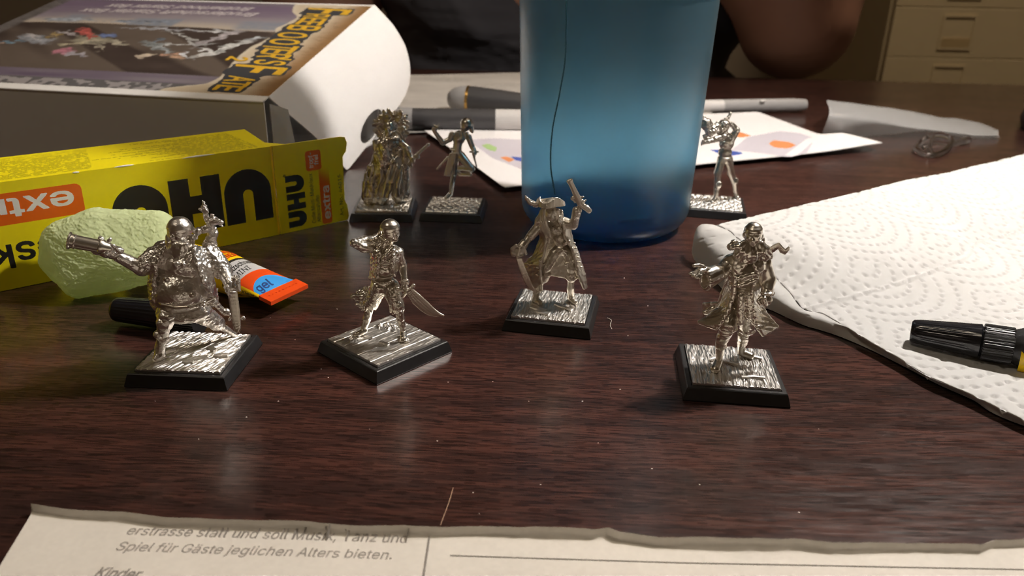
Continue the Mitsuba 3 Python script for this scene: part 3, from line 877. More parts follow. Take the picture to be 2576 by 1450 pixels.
# title in gold letters along the right edge, read from the back to the front
title = [('F', 110.2, 32.4, 24.0), ('R', 102.6, 29.5, 13.0), ('E', 96.2, 28.5, 13.0), ('E', 90.6, 28.5, 13.5), ('B', 83.0, 30.0, 16.5), ('O', 72.2, 29.8, 14.5), ('O', 62.8, 29.5, 14.5), ('T', 55.4, 29.5, 17.0), ('E', 50.4, 27.0, 14.5), ('R', 44.6, 26.2, 15.0), ("'", 41.5, 24.0, 15.0), ('S', 36.6, 24.2, 14.5),
         ('F', 28.0, 30.6, 24.5), ('A', 16.8, 27.4, 13.0), ('T', 11.8, 27.0, 12.5), ('E', 7.0, 27.5, 12.5), ('2', 38.8, 38.8, 9.5)]
shadow = []
for ch, t_end, s_base, hh in title:
    m = meshkit.text_mesh(ch, 1.0, 0.05, True)
    v = np.array(m.vertices)
    w = max(v[:, 0].max() - v[:, 0].min(), 0.2)
    target = {'F': 8.4, 'A': 5.8, 'T': 5.6, "'": 1.6, 'O': 7.6, 'B': 7.4, '2': 5.0}.get(ch, 5.4)
    x = (v[:, 0] - v[:, 0].min()) / w * target
    y = v[:, 1] * hh
    y = y + 0.9 * np.sin(x / target * math.pi) * (0.3 if ch != 'F' else 0.8)      # swung, hand-drawn look
    x = x + 0.05 * (y - hh / 2)
    ss, tt_ = s_base - y, (t_end + target / 2) - x
    sg_ = 1.2 * np.sin(np.pi * ss / Wb) * np.sin(np.pi * tt_ / Db)
    lift = 0.18 + (v[:, 2] - v[:, 2].min())
    m.vertices = FRc + ss[:, None] * es + tt_[:, None] * et + (sg_ + lift)[:, None] * upn
    m.fix_normals()
    k_ = put('game_box__lid_panel__title_letter', m, 'gold_print')
    if ch != '2':
        shadow.append(sg.box(s_base - hh * 1.0 - 0.3, t_end - target / 2, s_base + 0.8, t_end + target / 2))
from shapely import union_all
sp = union_all(shadow).buffer(4.0).buffer(-2.9).buffer(0.3)
rr_ = np.random.default_rng(3)


def wavy(g):
    c = np.array(g.exterior.segmentize(0.8).coords)
    nn = meshkit.noise(np.column_stack([c / 2.2, 0 * c[:, 0]]), 3) - 0.5
    return sg.Polygon(c + np.column_stack([nn * 1.6, nn * -1.1])).buffer(0)


sp = union_all([wavy(g) for g in getattr(sp, 'geoms', [sp])])
sm = extrude(sp, 0.05)
sm = sm.subdivide_to_size(5.0)
v = np.array(sm.vertices)
sg_ = 1.2 * np.sin(np.pi * v[:, 0] / Wb) * np.sin(np.pi * v[:, 1] / Db)
sm.vertices = FRc + v[:, :1] * es + v[:, 1:2] * et + (sg_ + 0.07 + v[:, 2])[:, None] * upn
sm.fix_normals()
put('game_box__lid_panel__title_shadow', sm, 'title_shadow')
for text, s0, t0, s1 in (('Bruderschaft Starter Box', 55.0, 103.6, 160.5), ('Brotherhood Starter Box', 62.5, 112.8, 150.5)):
    m = meshkit.text_mesh(text, 1.0, 0.05, True)
    v = np.array(m.vertices)
    x = v[:, 0] / v[:, 0].max() * (s1 - s0)
    y = v[:, 1] * 6.2
    ss, tt_ = s0 + x + 0.35 * y, t0 - y
    sg_ = 1.2 * np.sin(np.pi * ss / Wb) * np.sin(np.pi * tt_ / Db)
    m.vertices = FRc + ss[:, None] * es + tt_[:, None] * et + (sg_ + 0.10 + v[:, 2] - v[:, 2].min())[:, None] * upn
    m.fix_normals()
    put('game_box__lid_panel__script_line', m, 'script_print')

# ------------------------------------------------------------------ the yellow glue box
GO = V(-86.7, 277.4, 0.2)
gx, gz = V(0.763, 0.647, 0), V(0, 0, 1)
gb = unit(V(-0.647, 0.763, 0))
GH, GD, GL = 33.0, 34.0, 168.0


def gp(a, b, z):
    """a: to the left along the front, b: to the back"""
    return GO - gx * a + gb * b + gz * z


def gpanel(key, quad, th=0.5, mat='yellow_card'):
    q = np.array(quad)
    n = np.cross(q[1] - q[0], q[3] - q[0])
    return panel(q, th, key, mat, n)


def small_print(p, n, uv):
    a, b = uv.x * GL, uv.y * GD
    row = 1.28
    r = dr.floor(b / row)
    inrow = mikit.smoothstep(0.30, 0.20, dr.abs(b / row - r - 0.5))
    run = mikit.cell_rand(dr.floor((a + 5 * mikit.cell_rand(r, 3)) / 0.62), r, 1)
    word = mikit.smoothstep(0.16, 0.20, mikit.noise(a / 1.3, r * 7.0, 2.0))
    ink = inrow * word * dr.select(run > 0.12, 1.0, 0.0)
    blk1 = mikit.smoothstep(58, 58.5, a + 0.18 * b) * mikit.smoothstep(GD - 2.0, GD - 2.3, b) * mikit.smoothstep(2.0, 2.3, b)
    lim = 22 + 34 * mikit.noise(r * 3.7, 5.0)
    blk2 = mikit.smoothstep(3.5, 4, a) * mikit.smoothstep(lim, lim - 0.4, a) * mikit.smoothstep(GD - 3, GD - 3.3, b) * mikit.smoothstep(1.6, 1.9, b) * 0.75
    blk1 = blk1 * (0.82 - 0.35 * mikit.smoothstep(GD - 7.5, GD - 7.0, b))
    t = ink * dr.maximum(blk1, blk2)
    return mikit.mix((0.86, 0.735, 0.010), (0.10, 0.085, 0.01), 0.85 * t)


plain('small_print', mikit.proc(small_print), 0.32, 0.45)
gpanel('glue_box__front_panel', [gp(GL, 0, 0), gp(0, 0, 0), gp(0, 0, GH), gp(GL, 0, GH)])
gpanel('glue_box__back_panel', [gp(-4, GD, 0), gp(GL, GD, 0), gp(GL, GD, GH), gp(-4, GD, GH)])
gpanel('glue_box__bottom_panel', [gp(0, 0, 0.5), gp(GL, 0, 0.5), gp(GL, GD, 0.5), gp(0, GD, 0.5)], 0.4)
gpanel('glue_box__end_panel', [gp(GL, GD, 0), gp(GL, 0, 0), gp(GL, 0, GH), gp(GL, GD, GH)])
tq = np.array([gp(-4.5, GD, GH), gp(GL, GD, GH), gp(GL, 0, GH), gp(0, 0, GH)])
tm = trimesh.Trimesh(np.vstack([tq, tq - [0, 0, 0.5]]), [[0, 1, 2], [0, 2, 3], [4, 6, 5], [4, 7, 6], [0, 4, 1], [1, 4, 5], [2, 1, 5], [2, 5, 6], [3, 2, 6], [3, 6, 7], [0, 3, 7], [0, 7, 4]], process=False)
uvt = [((GO - p) @ gx / GL, (p - GO) @ gb / GD) for p in np.vstack([tq, tq])]
put('glue_box__top_panel', tm, 'small_print', uv=np.array(uvt))
# worn white fold edges
for a0, a1 in ((20, 31), (46, 52), (62, 64)):
    put('glue_box__worn_edge', tube(smooth_path([gp(a0, -0.05, GH - 0.05), gp((a0 + a1) / 2, -0.1, GH - 0.0), gp(a1, -0.05, GH - 0.05)], 8), [0.05, .2, .28, .3, .3, .28, .2, .05], 8), 'white_print', smooth=True)
put('glue_box__crease', tube([gp(0, -0.08, 0.3), gp(0, -0.08, GH)], 0.3, 8), 'label_yellow', smooth=True)
put('glue_box__torn_tab', trimesh.Trimesh(np.array([gp(0, 0.2, GH + 0.1), gp(-6.2, 0.3, GH - 0.1), gp(-5, 6, GH - 0.6), gp(0.5, 8, GH + 0.15), gp(0, 0.2, GH - 0.4), gp(-6.2, 0.3, GH - 0.6), gp(-5, 6, GH - 1.1), gp(0.5, 8, GH - 0.4)]), [[0, 1, 2], [0, 2, 3], [4, 6, 5], [4, 7, 6], [0, 4, 1], [1, 4, 5], [1, 5, 2], [2, 5, 6], [2, 6, 3], [3, 6, 7]], process=False), 'yellow_card')
# opened end flap standing on in line with the front
ga = math.radians(2.0)
fx = unit(gx * math.cos(ga) - gb * math.sin(ga) * -1)
FF = Fr(GO + gx * 0.35, fx, gz)
fp = sg.Polygon([(0.3, 0), (28.6, 0), (29.3, 1.5), (28.9, 6), (27.9, 8.2), (28.1, 20), (28.2, 25.4), (29.8, 27.2), (30.4, 30.5), (29.6, 32.6), (27.5, 33.0), (0.3, 33.0)])
fmesh = extrude(fp, 0.45, FF, -0.45)
put('glue_box__end_flap', fmesh, 'yellow_card')
tag('glue_box__end_flap', 'opened yellow end flap with sideways lettering')
FN = FF.n


def u_shape(w, h, stroke):
    """bold U with a round bottom, outer size w x h, origin at the lower left"""
    r = w / 2
    o = sg.box(0, r, w, h).union(sg.Point(r, r).buffer(r, quad_segs=24))
    ri = r - stroke
    i = sg.box(stroke, r + 0.6, w - stroke, h + 1).union(sg.Point(r, r + 0.6).buffer(ri, quad_segs=24))
    return o.difference(i)


def h_shape(w, h, stroke, bar):
    return sg.box(0, 0, stroke, h).union(sg.box(w - stroke, 0, w, h)).union(sg.box(0, (h - bar) / 2, w, (h + bar) / 2))


# front lettering stands on its head: reading direction to the left, up is down
FH = Fr(gp(0, -0.0, 0) , -gx, -gz)          # (a, -z) with normal to the viewer
assert FH.n @ gb < 0
def dec(key, poly, mat, lift=0.02):
    return put(key, extrude(poly, 0.06, FH, lift), mat)


dec('glue_box__front_panel__letter', affinity.translate(u_shape(17.1, 19.2, 6.7), 1.5, -26.2), 'dark_lettering')
dec('glue_box__front_panel__letter', affinity.translate(h_shape(17.2, 18.9, 6.6, 6.2), 19.5, -26.0), 'dark_lettering')
dec('glue_box__front_panel__letter', affinity.translate(u_shape(17.3, 19.2, 6.8), 37.7, -26.2), 'dark_lettering')
dec('glue_box__front_panel__badge', rrect(62.4, -29.6, 113, -20.0, 1.8), 'orange_print', 0.02)
for ch, a0, a1, z0, z1 in (('e', 64.9, 71.5, 28.0, 23.2), ('x', 71.9, 78.3, 28.0, 23.2), ('t', 78.6, 82.7, 28.0, 22.2), ('r', 83.2, 87.6, 28.0, 23.2), ('a', 88.0, 94.5, 28.0, 23.2)):
    m = meshkit.text_mesh(ch, 1.0, 0.05, True)
    v = np.array(m.vertices)
    x = (v[:, 0] - v[:, 0].min()) / (v[:, 0].max() - v[:, 0].min()) * (a1 - a0) + a0
    y = (v[:, 1] - v[:, 1].min()) / (v[:, 1].max() - v[:, 1].min()) * (z0 - z1) - z0
    m.vertices = FH(np.column_stack([x, y, v[:, 2] - v[:, 2].min() + 0.085]))
    put('glue_box__front_panel__badge_letter', m, 'white_print')
w_alle = meshkit.text_mesh('Alle', 7.2, 0.05, True).vertices[:, 0].max() * 1.12 + 0.6
put('glue_box__front_panel__word', lettering('Alleskleber', 7.2, gp(78.0 - w_alle, -0.0, 13.9), -gx, -gz, -gb, True, 0.0, 1.12, 0.06, 0.03), 'dark_lettering')

# flap lettering runs upwards
def flapt(text, h, x, z, bold=False, mat='dark_lettering', length=None, lift=0.02):
    m = meshkit.text_mesh(text, h, 0.05, bold)
    sq = 1.0 if length is None else length / m.vertices[:, 0].max()
    return put('glue_box__end_flap__word', lettering(text, h, FF([[x, z]])[0], gz, -fx, FN, bold, 0, sq, 0.05, lift), mat)


FU = Fr(FF([[11.3, 1.6]])[0], gz, -fx)


def decu(poly, mat, lift=0.02, key='glue_box__end_flap__letter'):
    return put(key, extrude(poly, 0.06, FU, lift), mat)


decu(u_shape(6.1, 7.4, 2.35), 'dark_lettering')
decu(affinity.translate(h_shape(6.2, 7.4, 2.3, 2.1), 6.7, 0), 'dark_lettering')
decu(affinity.translate(u_shape(6.3, 7.4, 2.35), 13.5, 0), 'dark_lettering')
flapt('®', 1.3, 4.6, 21.0)
flapt('Colle Multi-Matériaux', 1.55, 14.9, 1.5, False, 'dark_lettering', 19.4)
flapt('Attaccatutto', 1.55, 17.0, 1.6, False, 'dark_lettering', 10.6)
flapt('Art. No.: 46015', 1.45, 27.0, 2.2, False, 'dark_lettering', 16.4)


def fade(p, n, uv):
    return mikit.mix((0.75, 0.13, 0.008), (0.86, 0.735, 0.010), mikit.smoothstep(15.5, 24.0, uv.y * 33.0 + 3 * (uv.x - 0.5)) * 0.97)


plain('orange_fade', mikit.proc(fade), 0.34, 0.45)
bar = rrect(17.6, 0.4, 21.9, 33.4, 1.0).intersection(sg.box(0, 0, 40, 32.95))
bm = extrude(bar, 0.05, None, 0.02)
uvb = np.column_stack([(bm.vertices[:, 0] - 17.6) / 4.3, bm.vertices[:, 1] / 33.0])
bm.vertices = FF(bm.vertices)
put('glue_box__end_flap__bar', bm, 'orange_fade', uv=uvb)
put('glue_box__end_flap__badge', extrude(rrect(12.6, 21.9, 18.9, 29.4, 1.1), 0.06, FF, 0.04), 'orange_print')
flapt('tropf-', 1.75, 15.5, 22.8, True, 'white_print', 6.0, 0.11)
flapt('frei', 1.75, 17.7, 23.8, True, 'white_print', 3.8, 0.11)
flapt('extra', 3.0, 21.3, 1.9, True, 'white_print', 13.4, 0.09)
tag('glue_box', 'bright yellow glue carton with big upside-down black letters, lying on the left', 'box')

# ------------------------------------------------------------------ pale green packing foam
fc = [(-133.79, 222, 11.77), (-128.97, 217, 1.66), (-125.72, 226, 14.34), (-108.99, 229, 13.4), (-107.79, 222, 5.93), (-118.23, 220, 6.49), (-136.25, 220, 6.08)]
fr_ = [6.6, 5.6, 6.6, 6.0, 6.4, 7.0, 5.0]
import manifold3d as m3
balls = []
for c_, r_ in zip(fc, fr_):
    b = m3.Manifold.sphere(r_, 24).translate([float(x) for x in c_])
    balls.append(b)
fo = m3.Manifold.batch_hull(balls).refine_to_length(0.9)
mm = fo.to_mesh()
fmz = trimesh.Trimesh(mm.vert_properties[:, :3], mm.tri_verts, process=True)
trimesh.smoothing.filter_taubin(fmz, iterations=12)
pv = np.array(fmz.vertices)
nn_ = np.array(fmz.vertex_normals)
dsp = 1.5 * (meshkit.fbm(pv / 9.0, 3, 4) - 0.5) + 0.30 * (meshkit.noise(pv / [1.2, 1.6, 1.0], 7) - 0.5) + 0.22 * (meshkit.noise(pv / 0.6, 9) - 0.5)
pv = pv + nn_ * dsp[:, None]
pv[:, 2] = np.maximum(pv[:, 2] - pv[:, 2].min(), 0.0) + 0.05
fmz.vertices = pv
fmz = fmz.subdivide()
pv, nn_ = np.array(fmz.vertices), np.array(fmz.vertex_normals)
fmz.vertices = pv + nn_ * (0.20 * (meshkit.noise(pv / [0.45, 0.7, 0.4], 3) - 0.5))[:, None]
put('packing_foam', fmz, 'foam', smooth=True)
tag('packing_foam', 'pale green lump of packing foam leaning in front of the yellow carton', 'foam')

# ------------------------------------------------------------------ glue tubes and caps


def glue_cap(key, p0, p1, r0, r1, parent_mat='black_gloss'):
    """ribbed black screw cap: slim nozzle end at p0, knurled collar towards p1"""
    p0, p1 = V(*p0), V(*p1)
    ax = unit(p1 - p0)
    L = np.linalg.norm(p1 - p0)
    Lb = L * 0.66
    prof = [(0.9, 0.1), (0.9, r0 * 0.42), (0.0, r0 * 0.5), (0.05, r0 * 0.82), (0.5, r0 * 0.96), (1.2, r0)]
    for q in np.linspace(0.08, 1, 14):
        prof.append((Lb * q + 0.6, r0 + (r1 * 0.94 - r0) * q))
    prof += [(Lb + 0.9, r1 * 0.82), (Lb + 1.3, r1 * 0.80)]
    b = lathe(prof, p0, ax, 120)
    v = np.array(b.vertices) - p0
    x = v @ ax
    rad = v - x[:, None] * ax
    a1 = unit(np.cross(ax, [0, 0, 1.0]))
    b1 = np.cross(ax, a1)
    ang = np.arctan2(rad @ b1, rad @ a1)
    w = np.clip((x - 1.5) / 1.5, 0, 1) * np.clip((Lb - x) / 4.0, 0, 1)
    rl = np.linalg.norm(rad, axis=1)
    s = 1 - 0.030 * w * (0.5 + 0.5 * np.cos(ang * 24)) * (rl > r0 * 0.9)
    b.vertices = p0 + x[:, None] * ax + rad * s[:, None]
    put(key + ('__nozzle_cap' if parent_mat else ''), b, 'black_gloss', smooth=40)
    cl = [(Lb + 1.2, r1 * 0.8), (Lb + 1.2, r1 * 0.97), (Lb + 1.5, r1), (L - 0.3, r1), (L, r1 * 0.97), (L, 0.1)]
    c = lathe(cl, p0, ax, 144)
    v = np.array(c.vertices) - p0
    x = v @ ax
    rad = v - x[:, None] * ax
    ang = np.arctan2(rad @ b1, rad @ a1)
    s = 1 - 0.05 * (np.cos(ang * 36) > 0) * (np.linalg.norm(rad, axis=1) > r1 * 0.9)
    c.vertices = p0 + x[:, None] * ax + rad * s[:, None]
    put(key + '__collar', c, 'black_plastic', smooth=20)
    return ax


# loose cap on the left, behind the fat figure
glue_cap('screw_cap', (-110.05, 199.36, 4.4), (-84.34, 194.16, 4.6), 3.4, 4.5)
tag('screw_cap', 'loose ribbed black screw cap lying behind the stout figure', 'cap')
# glue tube at the right edge, on the paper towel
ca, cb = V(*(106.9, 191.55, 6.6)), V(*(127.53, 180.57, 8))
glue_cap('glue_tube', ca, cb, 3.15, 4.75)
tag('glue_tube__nozzle_cap', 'black ribbed nozzle cap')
tag('glue_tube__collar', 'black knurled collar')
ax_ = unit(cb - ca)
put('glue_tube__shoulder', lathe([(-0.2, 0.1), (-0.2, 4.2), (1.6, 4.9), (2.2, 5.0), (2.2, 0.1)], cb, ax_, 48), 'black_plastic', smooth=35)
body_t = []
sa = unit(np.cross(ax_, [0, 0, 1.0]))
sb = np.cross(sa, ax_)
for q in np.linspace(0, 1, 26):
    t = np.linspace(0, 2 * np.pi, 40)
    wx, wz = 5.2 + 2.6 * q**1.5, 5.2 * (1 - q**1.4) + 0.4
    c = cb + ax_ * (1.6 + 46 * q) + V(0, 0, -1.2 - 3.6 * q**1.3)
    body_t.append(c + np.cos(t)[:, None] * sa * wx + np.sin(t)[:, None] * sb * wz)
put('glue_tube__body', grid_mesh(np.array(body_t)), 'label_yellow', smooth=50)
ce_ = cb + ax_ * 47.5 + V(0, 0, -4.8)
put('glue_tube__crimp', extrude(sg.box(-8, 0, 8, 6), 0.8, Fr(ce_ + V(0, 0, 0.0), sa, ax_), -0.4), 'gel_red')
for k, w_ in enumerate(('Kl', 'in', 'und', 'die')):
    o = cb + ax_ * 3.1 + V(0, 0, -1.6)
    ang = math.radians(-20 - 20 * k)
    rn = sa * math.cos(ang) * -1 + sb * math.sin(ang) * 1.0
    up_ = unit(np.cross(rn, ax_))
    up_ = up_ if up_[2] > 0 else -up_
    put('glue_tube__label_text', lettering(w_, 0.9, o + rn * 5.32, ax_, np.cross(rn, ax_), rn, False, depth=0.04), 'dark_lettering')
tag('glue_tube', 'yellow glue tube with a ribbed black cap lying on the paper towel', 'glue tube')

# small gel tube behind the fat figure, crimped red end to the right
cr = [(-72.43, 207.12, 5.4), (-65.23, 220.54, 5.4), (-61.57, 218.59, 4.6), (-67.76, 203.27, 4.6)]
c0, c1_ = (V(*cr[0]) + V(*cr[1])) / 2, (V(*cr[2]) + V(*cr[3])) / 2
gax = unit((c0 - c1_) * [1, 1, 0])
gsd = unit((V(*cr[1]) - V(*cr[0])) * [1, 1, 0])
gax = unit(gax - gsd * (gax @ gsd))
hw = np.linalg.norm((V(*cr[1]) - V(*cr[0]))[:2]) / 2
LT = 46.0
NQ, NT = 90, 64


def tube_pt(q, t):
    """q: mm from the crimp, t: angle (0 = right side, pi/2 = top)"""
    u = np.clip(q / 30.0, 0, 1)
    wx = hw * 0.97 + (6.3 - hw * 0.97) * u
    wz = 0.5 + 5.6 * np.sin(np.clip(q / 24, 0, 1) * np.pi / 2) ** 0.85
    x, z = np.cos(t) * wx, np.sin(t) * wz
    cz = np.maximum(5.3, wz + 0.1)
    return c0 + gax * q[..., None] + gsd * x[..., None] + np.array([0, 0, 1.0]) * (z + cz - c0[2])[..., None]


Q, A = np.meshgrid(np.linspace(0, LT, NQ), np.linspace(0, 2 * np.pi, NT), indexing='ij')
put('gel_tube__body', grid_mesh(tube_pt(Q, A)), 'label_yellow', smooth=60)
end_c = c0 + gax * LT + V(0, 0, 6.2 - c0[2])
put('gel_tube__shoulder', lathe([(0, 6.2), (1.2, 6.0), (3.0, 3.6), (7.0, 2.8), (13.0, 1.0), (13.2, 0.1)], end_c, gax, 40), 'black_plastic', smooth=35)
cq = np.array([c0 - gsd * hw, c0 + gsd * hw, c0 + gsd * hw - gax * 4.6 + V(0, 0, -0.9), c0 - gsd * hw - gax * 4.6 + V(0, 0, -0.9)])
panel(cq + V(0, 0, 0.6), 1.2, 'gel_tube__crimp', 'gel_red', [0, 0, 1])
for k in range(9):
    a = cq[0] + (cq[1] - cq[0]) * (0.14 + 0.09 * k) - gax * 2.0 + V(0, 0, 0.22)
    put('gel_tube__crimp__stamp', ell_m := trimesh.creation.box(extents=(0.45, 0.25, 0.3), transform=trimesh.transformations.translation_matrix(a)), 'gel_red')


def band(mat, qlo, qhi, a0, a1, lift, key='gel_tube__printed_band'):
    """printed band of the label: between the curves qlo(s) and qhi(s), s from 0 (viewer's side) to 1 (far side)"""
    s = np.linspace(0, 1, 40)
    ang = a1 + (a0 - a1) * s
    lo_, hi_ = qlo(s), qhi(s)
    w = np.linspace(0, 1, 14)
    QQ = lo_[None, :] * (1 - w[:, None]) + hi_[None, :] * w[:, None]
    AA = np.broadcast_to(ang, QQ.shape)
    P = tube_pt(QQ, AA)
    dA, dQ = tube_pt(QQ, AA + 1e-3) - P, tube_pt(QQ + 1e-2, AA) - P
    n = np.cross(dA, dQ)
    n /= np.linalg.norm(n, axis=-1, keepdims=True)
    out_ = P - tube_pt(QQ, AA + np.pi)
    n = np.where((n * out_).sum(-1, keepdims=True) < 0, -n, n)
    put(key, grid_mesh(P + n * lift), mat, smooth=True)


K = lambda v: (lambda s: np.full_like(s, v))
near_, far_ = math.radians(154), math.radians(8)
band('gel_red', K(0.15), lambda s: 9.5 - 1.0 * s, far_, near_, 0.07)
band('gel_blue', K(0.15), lambda s: 0.3 + 5.4 * np.sin(np.pi * np.clip(s * 0.86 + 0.14, 0, 1)) ** 0.9, math.radians(14), near_, 0.12)
band('label_grey', lambda s: 9.4 - 1.0 * s, lambda s: 16.8 - 1.4 * s, far_, near_, 0.07)
band('dark_lettering', lambda s: 16.8 - 1.4 * s, lambda s: 17.7 - 1.4 * s, far_, near_, 0.09)
band('dark_lettering', lambda s: 24.2 - 1.4 * s, lambda s: 24.4 - 1.4 * s, far_, near_, 0.09)


def tube_text(text, h, q, a_near, mat, bold=False, slant=0.0, length=None, along=False):
    """lettering bent onto the tube; runs across it from the viewer's side to the far side, its top towards the cap"""
    m = meshkit.text_mesh(text, h, 0.04, bold)
    v = np.array(m.vertices)
    x, y = v[:, 0] + slant * v[:, 1], v[:, 1]
    if length:
        x = x * length / x.max()
    if along:
        QQ, AA = q - x, np.full_like(x, a_near) - y / 6.0
    else:
        QQ, AA = q + y, a_near - x / 6.6
    P = tube_pt(QQ, AA)
    n = np.cross(tube_pt(QQ, AA + 1e-3) - P, tube_pt(QQ + 1e-2, AA) - P)
    n /= np.linalg.norm(n, axis=-1, keepdims=True)
    n = np.where((n * (P - tube_pt(QQ, AA + np.pi))).sum(-1, keepdims=True) < 0, -n, n)
    m.vertices = P + n * (0.16 + v[:, 2:] - v[:, 2].min())
    put('gel_tube__label_text', m, mat)


tube_text('gel', 2.9, 1.2, math.radians(144), 'navy_print', True, 0.15)
tube_text('MINI', 2.1, 10.1, math.radians(140), 'dark_lettering', False, 0.15, 6.2)
tube_text('blitzschnell', 2.1, 13.1, math.radians(143), 'dark_lettering', True, 0.15, 10.0)
tube_text('KLEBER', 2.1, 18.4, math.radians(144), 'gel_red', True, 0.1, 9.5)
tube_text('SEKUNDEN', 2.1, 21.2, math.radians(145), 'gel_red', True, 0.1, 12.0)
tube_text('UHU', 5.2, 25.6, math.radians(140), 'dark_lettering', True, 0.0, 12.0)
tube_text('Gefahr. Klebt', 1.5, 15.5, math.radians(183), 'dark_lettering', False, 0.2, 13.5, True)
tube_text('kunden Haut', 1.3, 12.0, math.radians(203), 'dark_lettering', False, 0.2, 10.0, True)
tag('gel_tube', 'small yellow tube with red crimped end and blue gel label behind the stout figure', 'glue tube')
tag('gel_tube__crimp', 'flat orange-red crimped end')

# ------------------------------------------------------------------ pens and tools lying on the far newspaper


def thing_lathe(key, prof, p, q, mat, sides=48, part=None, smooth=35):
    p, q = V(*p), V(*q)
    L = np.linalg.norm(q - p)
    put(key + (f'__{part}' if part else ''), lathe([(x * L, r) for x, r in prof], p, q - p, sides), mat, smooth=smooth)


a_, b_ = V(-101.0, 466.0, 8.2), V(34.0, 471.0, 8.4)
thing_lathe('marker_pen', [(0.0, .1), (0.004, 3.0), (0.02, 5.2), (0.05, 6.3), (0.12, 6.5), (0.30, 6.5), (0.30, .1)], a_, b_, 'pen_grey', part='cap')
for k in range(14):
    t = 2 * math.pi * k / 14
    thing_lathe('marker_pen', [(0, .1), (0.0, .35), (1, .35), (1, .1)], V(-95, 466.2, 8.2) + V(0, 6.4 * math.cos(t), 6.4 * math.sin(t)), V(-68, 467.2, 8.25) + V(0, 6.4 * math.cos(t), 6.4 * math.sin(t)), 'pen_barrel', 8, 'cap_rib')
thing_lathe('marker_pen', [(0.30, .1), (0.30, 6.2), (0.66, 6.2), (0.66, .1)], a_, b_, 'pen_barrel', part='barrel')
thing_lathe('marker_pen', [(0.66, .1), (0.66, 6.1), (0.92, 6.0), (0.97, 5.2), (1.0, .1)], a_, b_, 'pen_white', part='tail')
tag('marker_pen', 'thick grey marker lying behind the two left figures, ribbed cap to the left', 'pen')
a_, b_ = V(-46.0, 534.0, 9.8), V(62.0, 519.0, 6.6)
thing_lathe('craft_tool', [(0.0, .1), (0.01, 4.0), (0.04, 7.0), (0.09, 8.6), (0.13, 9.0), (0.13, .1)], a_, b_, 'pen_grey', part='end_cap')
thing_lathe('craft_tool', [(0.125, 8.8), (0.125, 9.2), (0.14, 9.2), (0.14, 8.8), (0.125, 8.8)], a_, b_, 'brass', part='ring')
thing_lathe('craft_tool', [(0.135, .1), (0.135, 8.9), (0.17, 9.0), (0.35, 7.8), (0.60, 5.6), (0.60, .1)], a_, b_, 'pen_barrel', part='handle')
thing_lathe('craft_tool', [(0.59, .1), (0.59, 5.4), (0.63, 6.0), (0.68, 5.6), (0.9, 3.6), (1.0, .1)], a_, b_, 'pen_grey', part='tip')
tag('craft_tool', 'black tapered tool handle with a grey end cap on the newspaper beside the bottle', 'tool')
a_, b_ = V(96.0, 542.0, 5.4), V(206.0, 566.0, 5.4)
thing_lathe('slim_pen', [(0.0, .1), (0.0, 4.2), (0.42, 4.4), (0.42, .1)], a_, b_, 'pen_white', part='cap')
thing_lathe('slim_pen', [(0.42, .1), (0.42, 4.5), (0.9, 4.5), (0.98, 3.8), (1.0, .1)], a_, b_, 'pen_grey', part='barrel')
thing_lathe('slim_pen', [(0.0, .1), (0.1, 1.0), (0.9, 1.0), (1.0, .1)], V(168, 553, 9.2), V(172, 553.6, 9.2), 'pen_white', part='button')
tag('slim_pen', 'slim grey pen lying right of the blue bottle at the back', 'pen')

# ------------------------------------------------------------------ folded clear plastic bag and clear sprue piece on the right
tip_ = [V(*(304.82, 494.02, 0.3)), V(*(311.21, 506.07, 2))]
rows_b = []
f_bot = [(187.11, 483.24, 0.3), (201.44, 480.02, 0.3), (233, 491.5, 0.3), (261.31, 504.27, 0.3), (277.96, 487.73, 0.3), (298.65, 487.47, 0.3)]
f_mid = [(187.56, 478, 14.75), (205.41, 478, 13.47), (231.06, 480, 8.87), (250.92, 480, 5.93), (273.03, 480, 3.99), (294.15, 482, 3.05)]
f_top = [(198.2, 512, 17.18), (225.06, 515, 14.23), (254.85, 517, 10.45), (275.7, 516, 6.98), (294.6, 512, 5.07), (304.36, 500, 2.57)]
f_bk = [(234.04, 580.17, 0.3), (256.38, 571.52, 0.3), (278.83, 558.61, 0.3), (294.59, 545.59, 0.3), (309.67, 533.13, 0.3), (310.96, 510.72, 0.3)]
R_ = [smooth_path(np.maximum(np.array(r), [-1e9, -1e9, 0.3]), 40) for r in (f_bot, f_mid, f_top, f_bk)]
G_ = np.array([smooth_path([R_[i][j] for i in range(4)], 28) for j in range(40)])
G_[..., 2] = np.maximum(G_[..., 2] + 1.2 * (meshkit.noise(G_ / 9, 6) - 0.5) * (G_[..., 2] > 1), 0.3)
put('plastic_bag', grid_mesh(G_), 'clear_film', smooth=True)
tag('plastic_bag', 'folded clear plastic bag lying at the back of the table on the right', 'bag')
loop = smooth_path([(239.86, 461.4, 5), (233.98, 456.36, 2), (226.01, 443.14, 2), (224.38, 430.97, 1.6), (228.2, 428.47, 1.6), (236.41, 434.98, 1.6), (246.14, 447.09, 2), (257.16, 464.85, 3), (253.07, 468.38, 5), (245.04, 465.14, 5.5), (239.86, 461.4, 5)], 60)
cp = tube(loop, 1.5, 12)
cp2 = tube(smooth_path([(231.23, 445.67, 2), (239.08, 449.77, 4), (250.59, 456.14, 2.4), (258.9, 460.93, 2), (269.65, 470.79, 2)], 30), [1.2] * 18 + list(np.linspace(1.3, 2.2, 12)), 12)
cp3 = tube(smooth_path([(229.64, 431.46, 1.6), (234.07, 444.07, 4), (245.11, 462.89, 5.5)], 20), 1.0, 10)
put('plastic_sprue', cat(cp, cp2, cp3), 'clear_plastic', smooth=True)
tag('plastic_sprue', 'small clear plastic loop piece in front of the plastic bag', 'plastic piece')

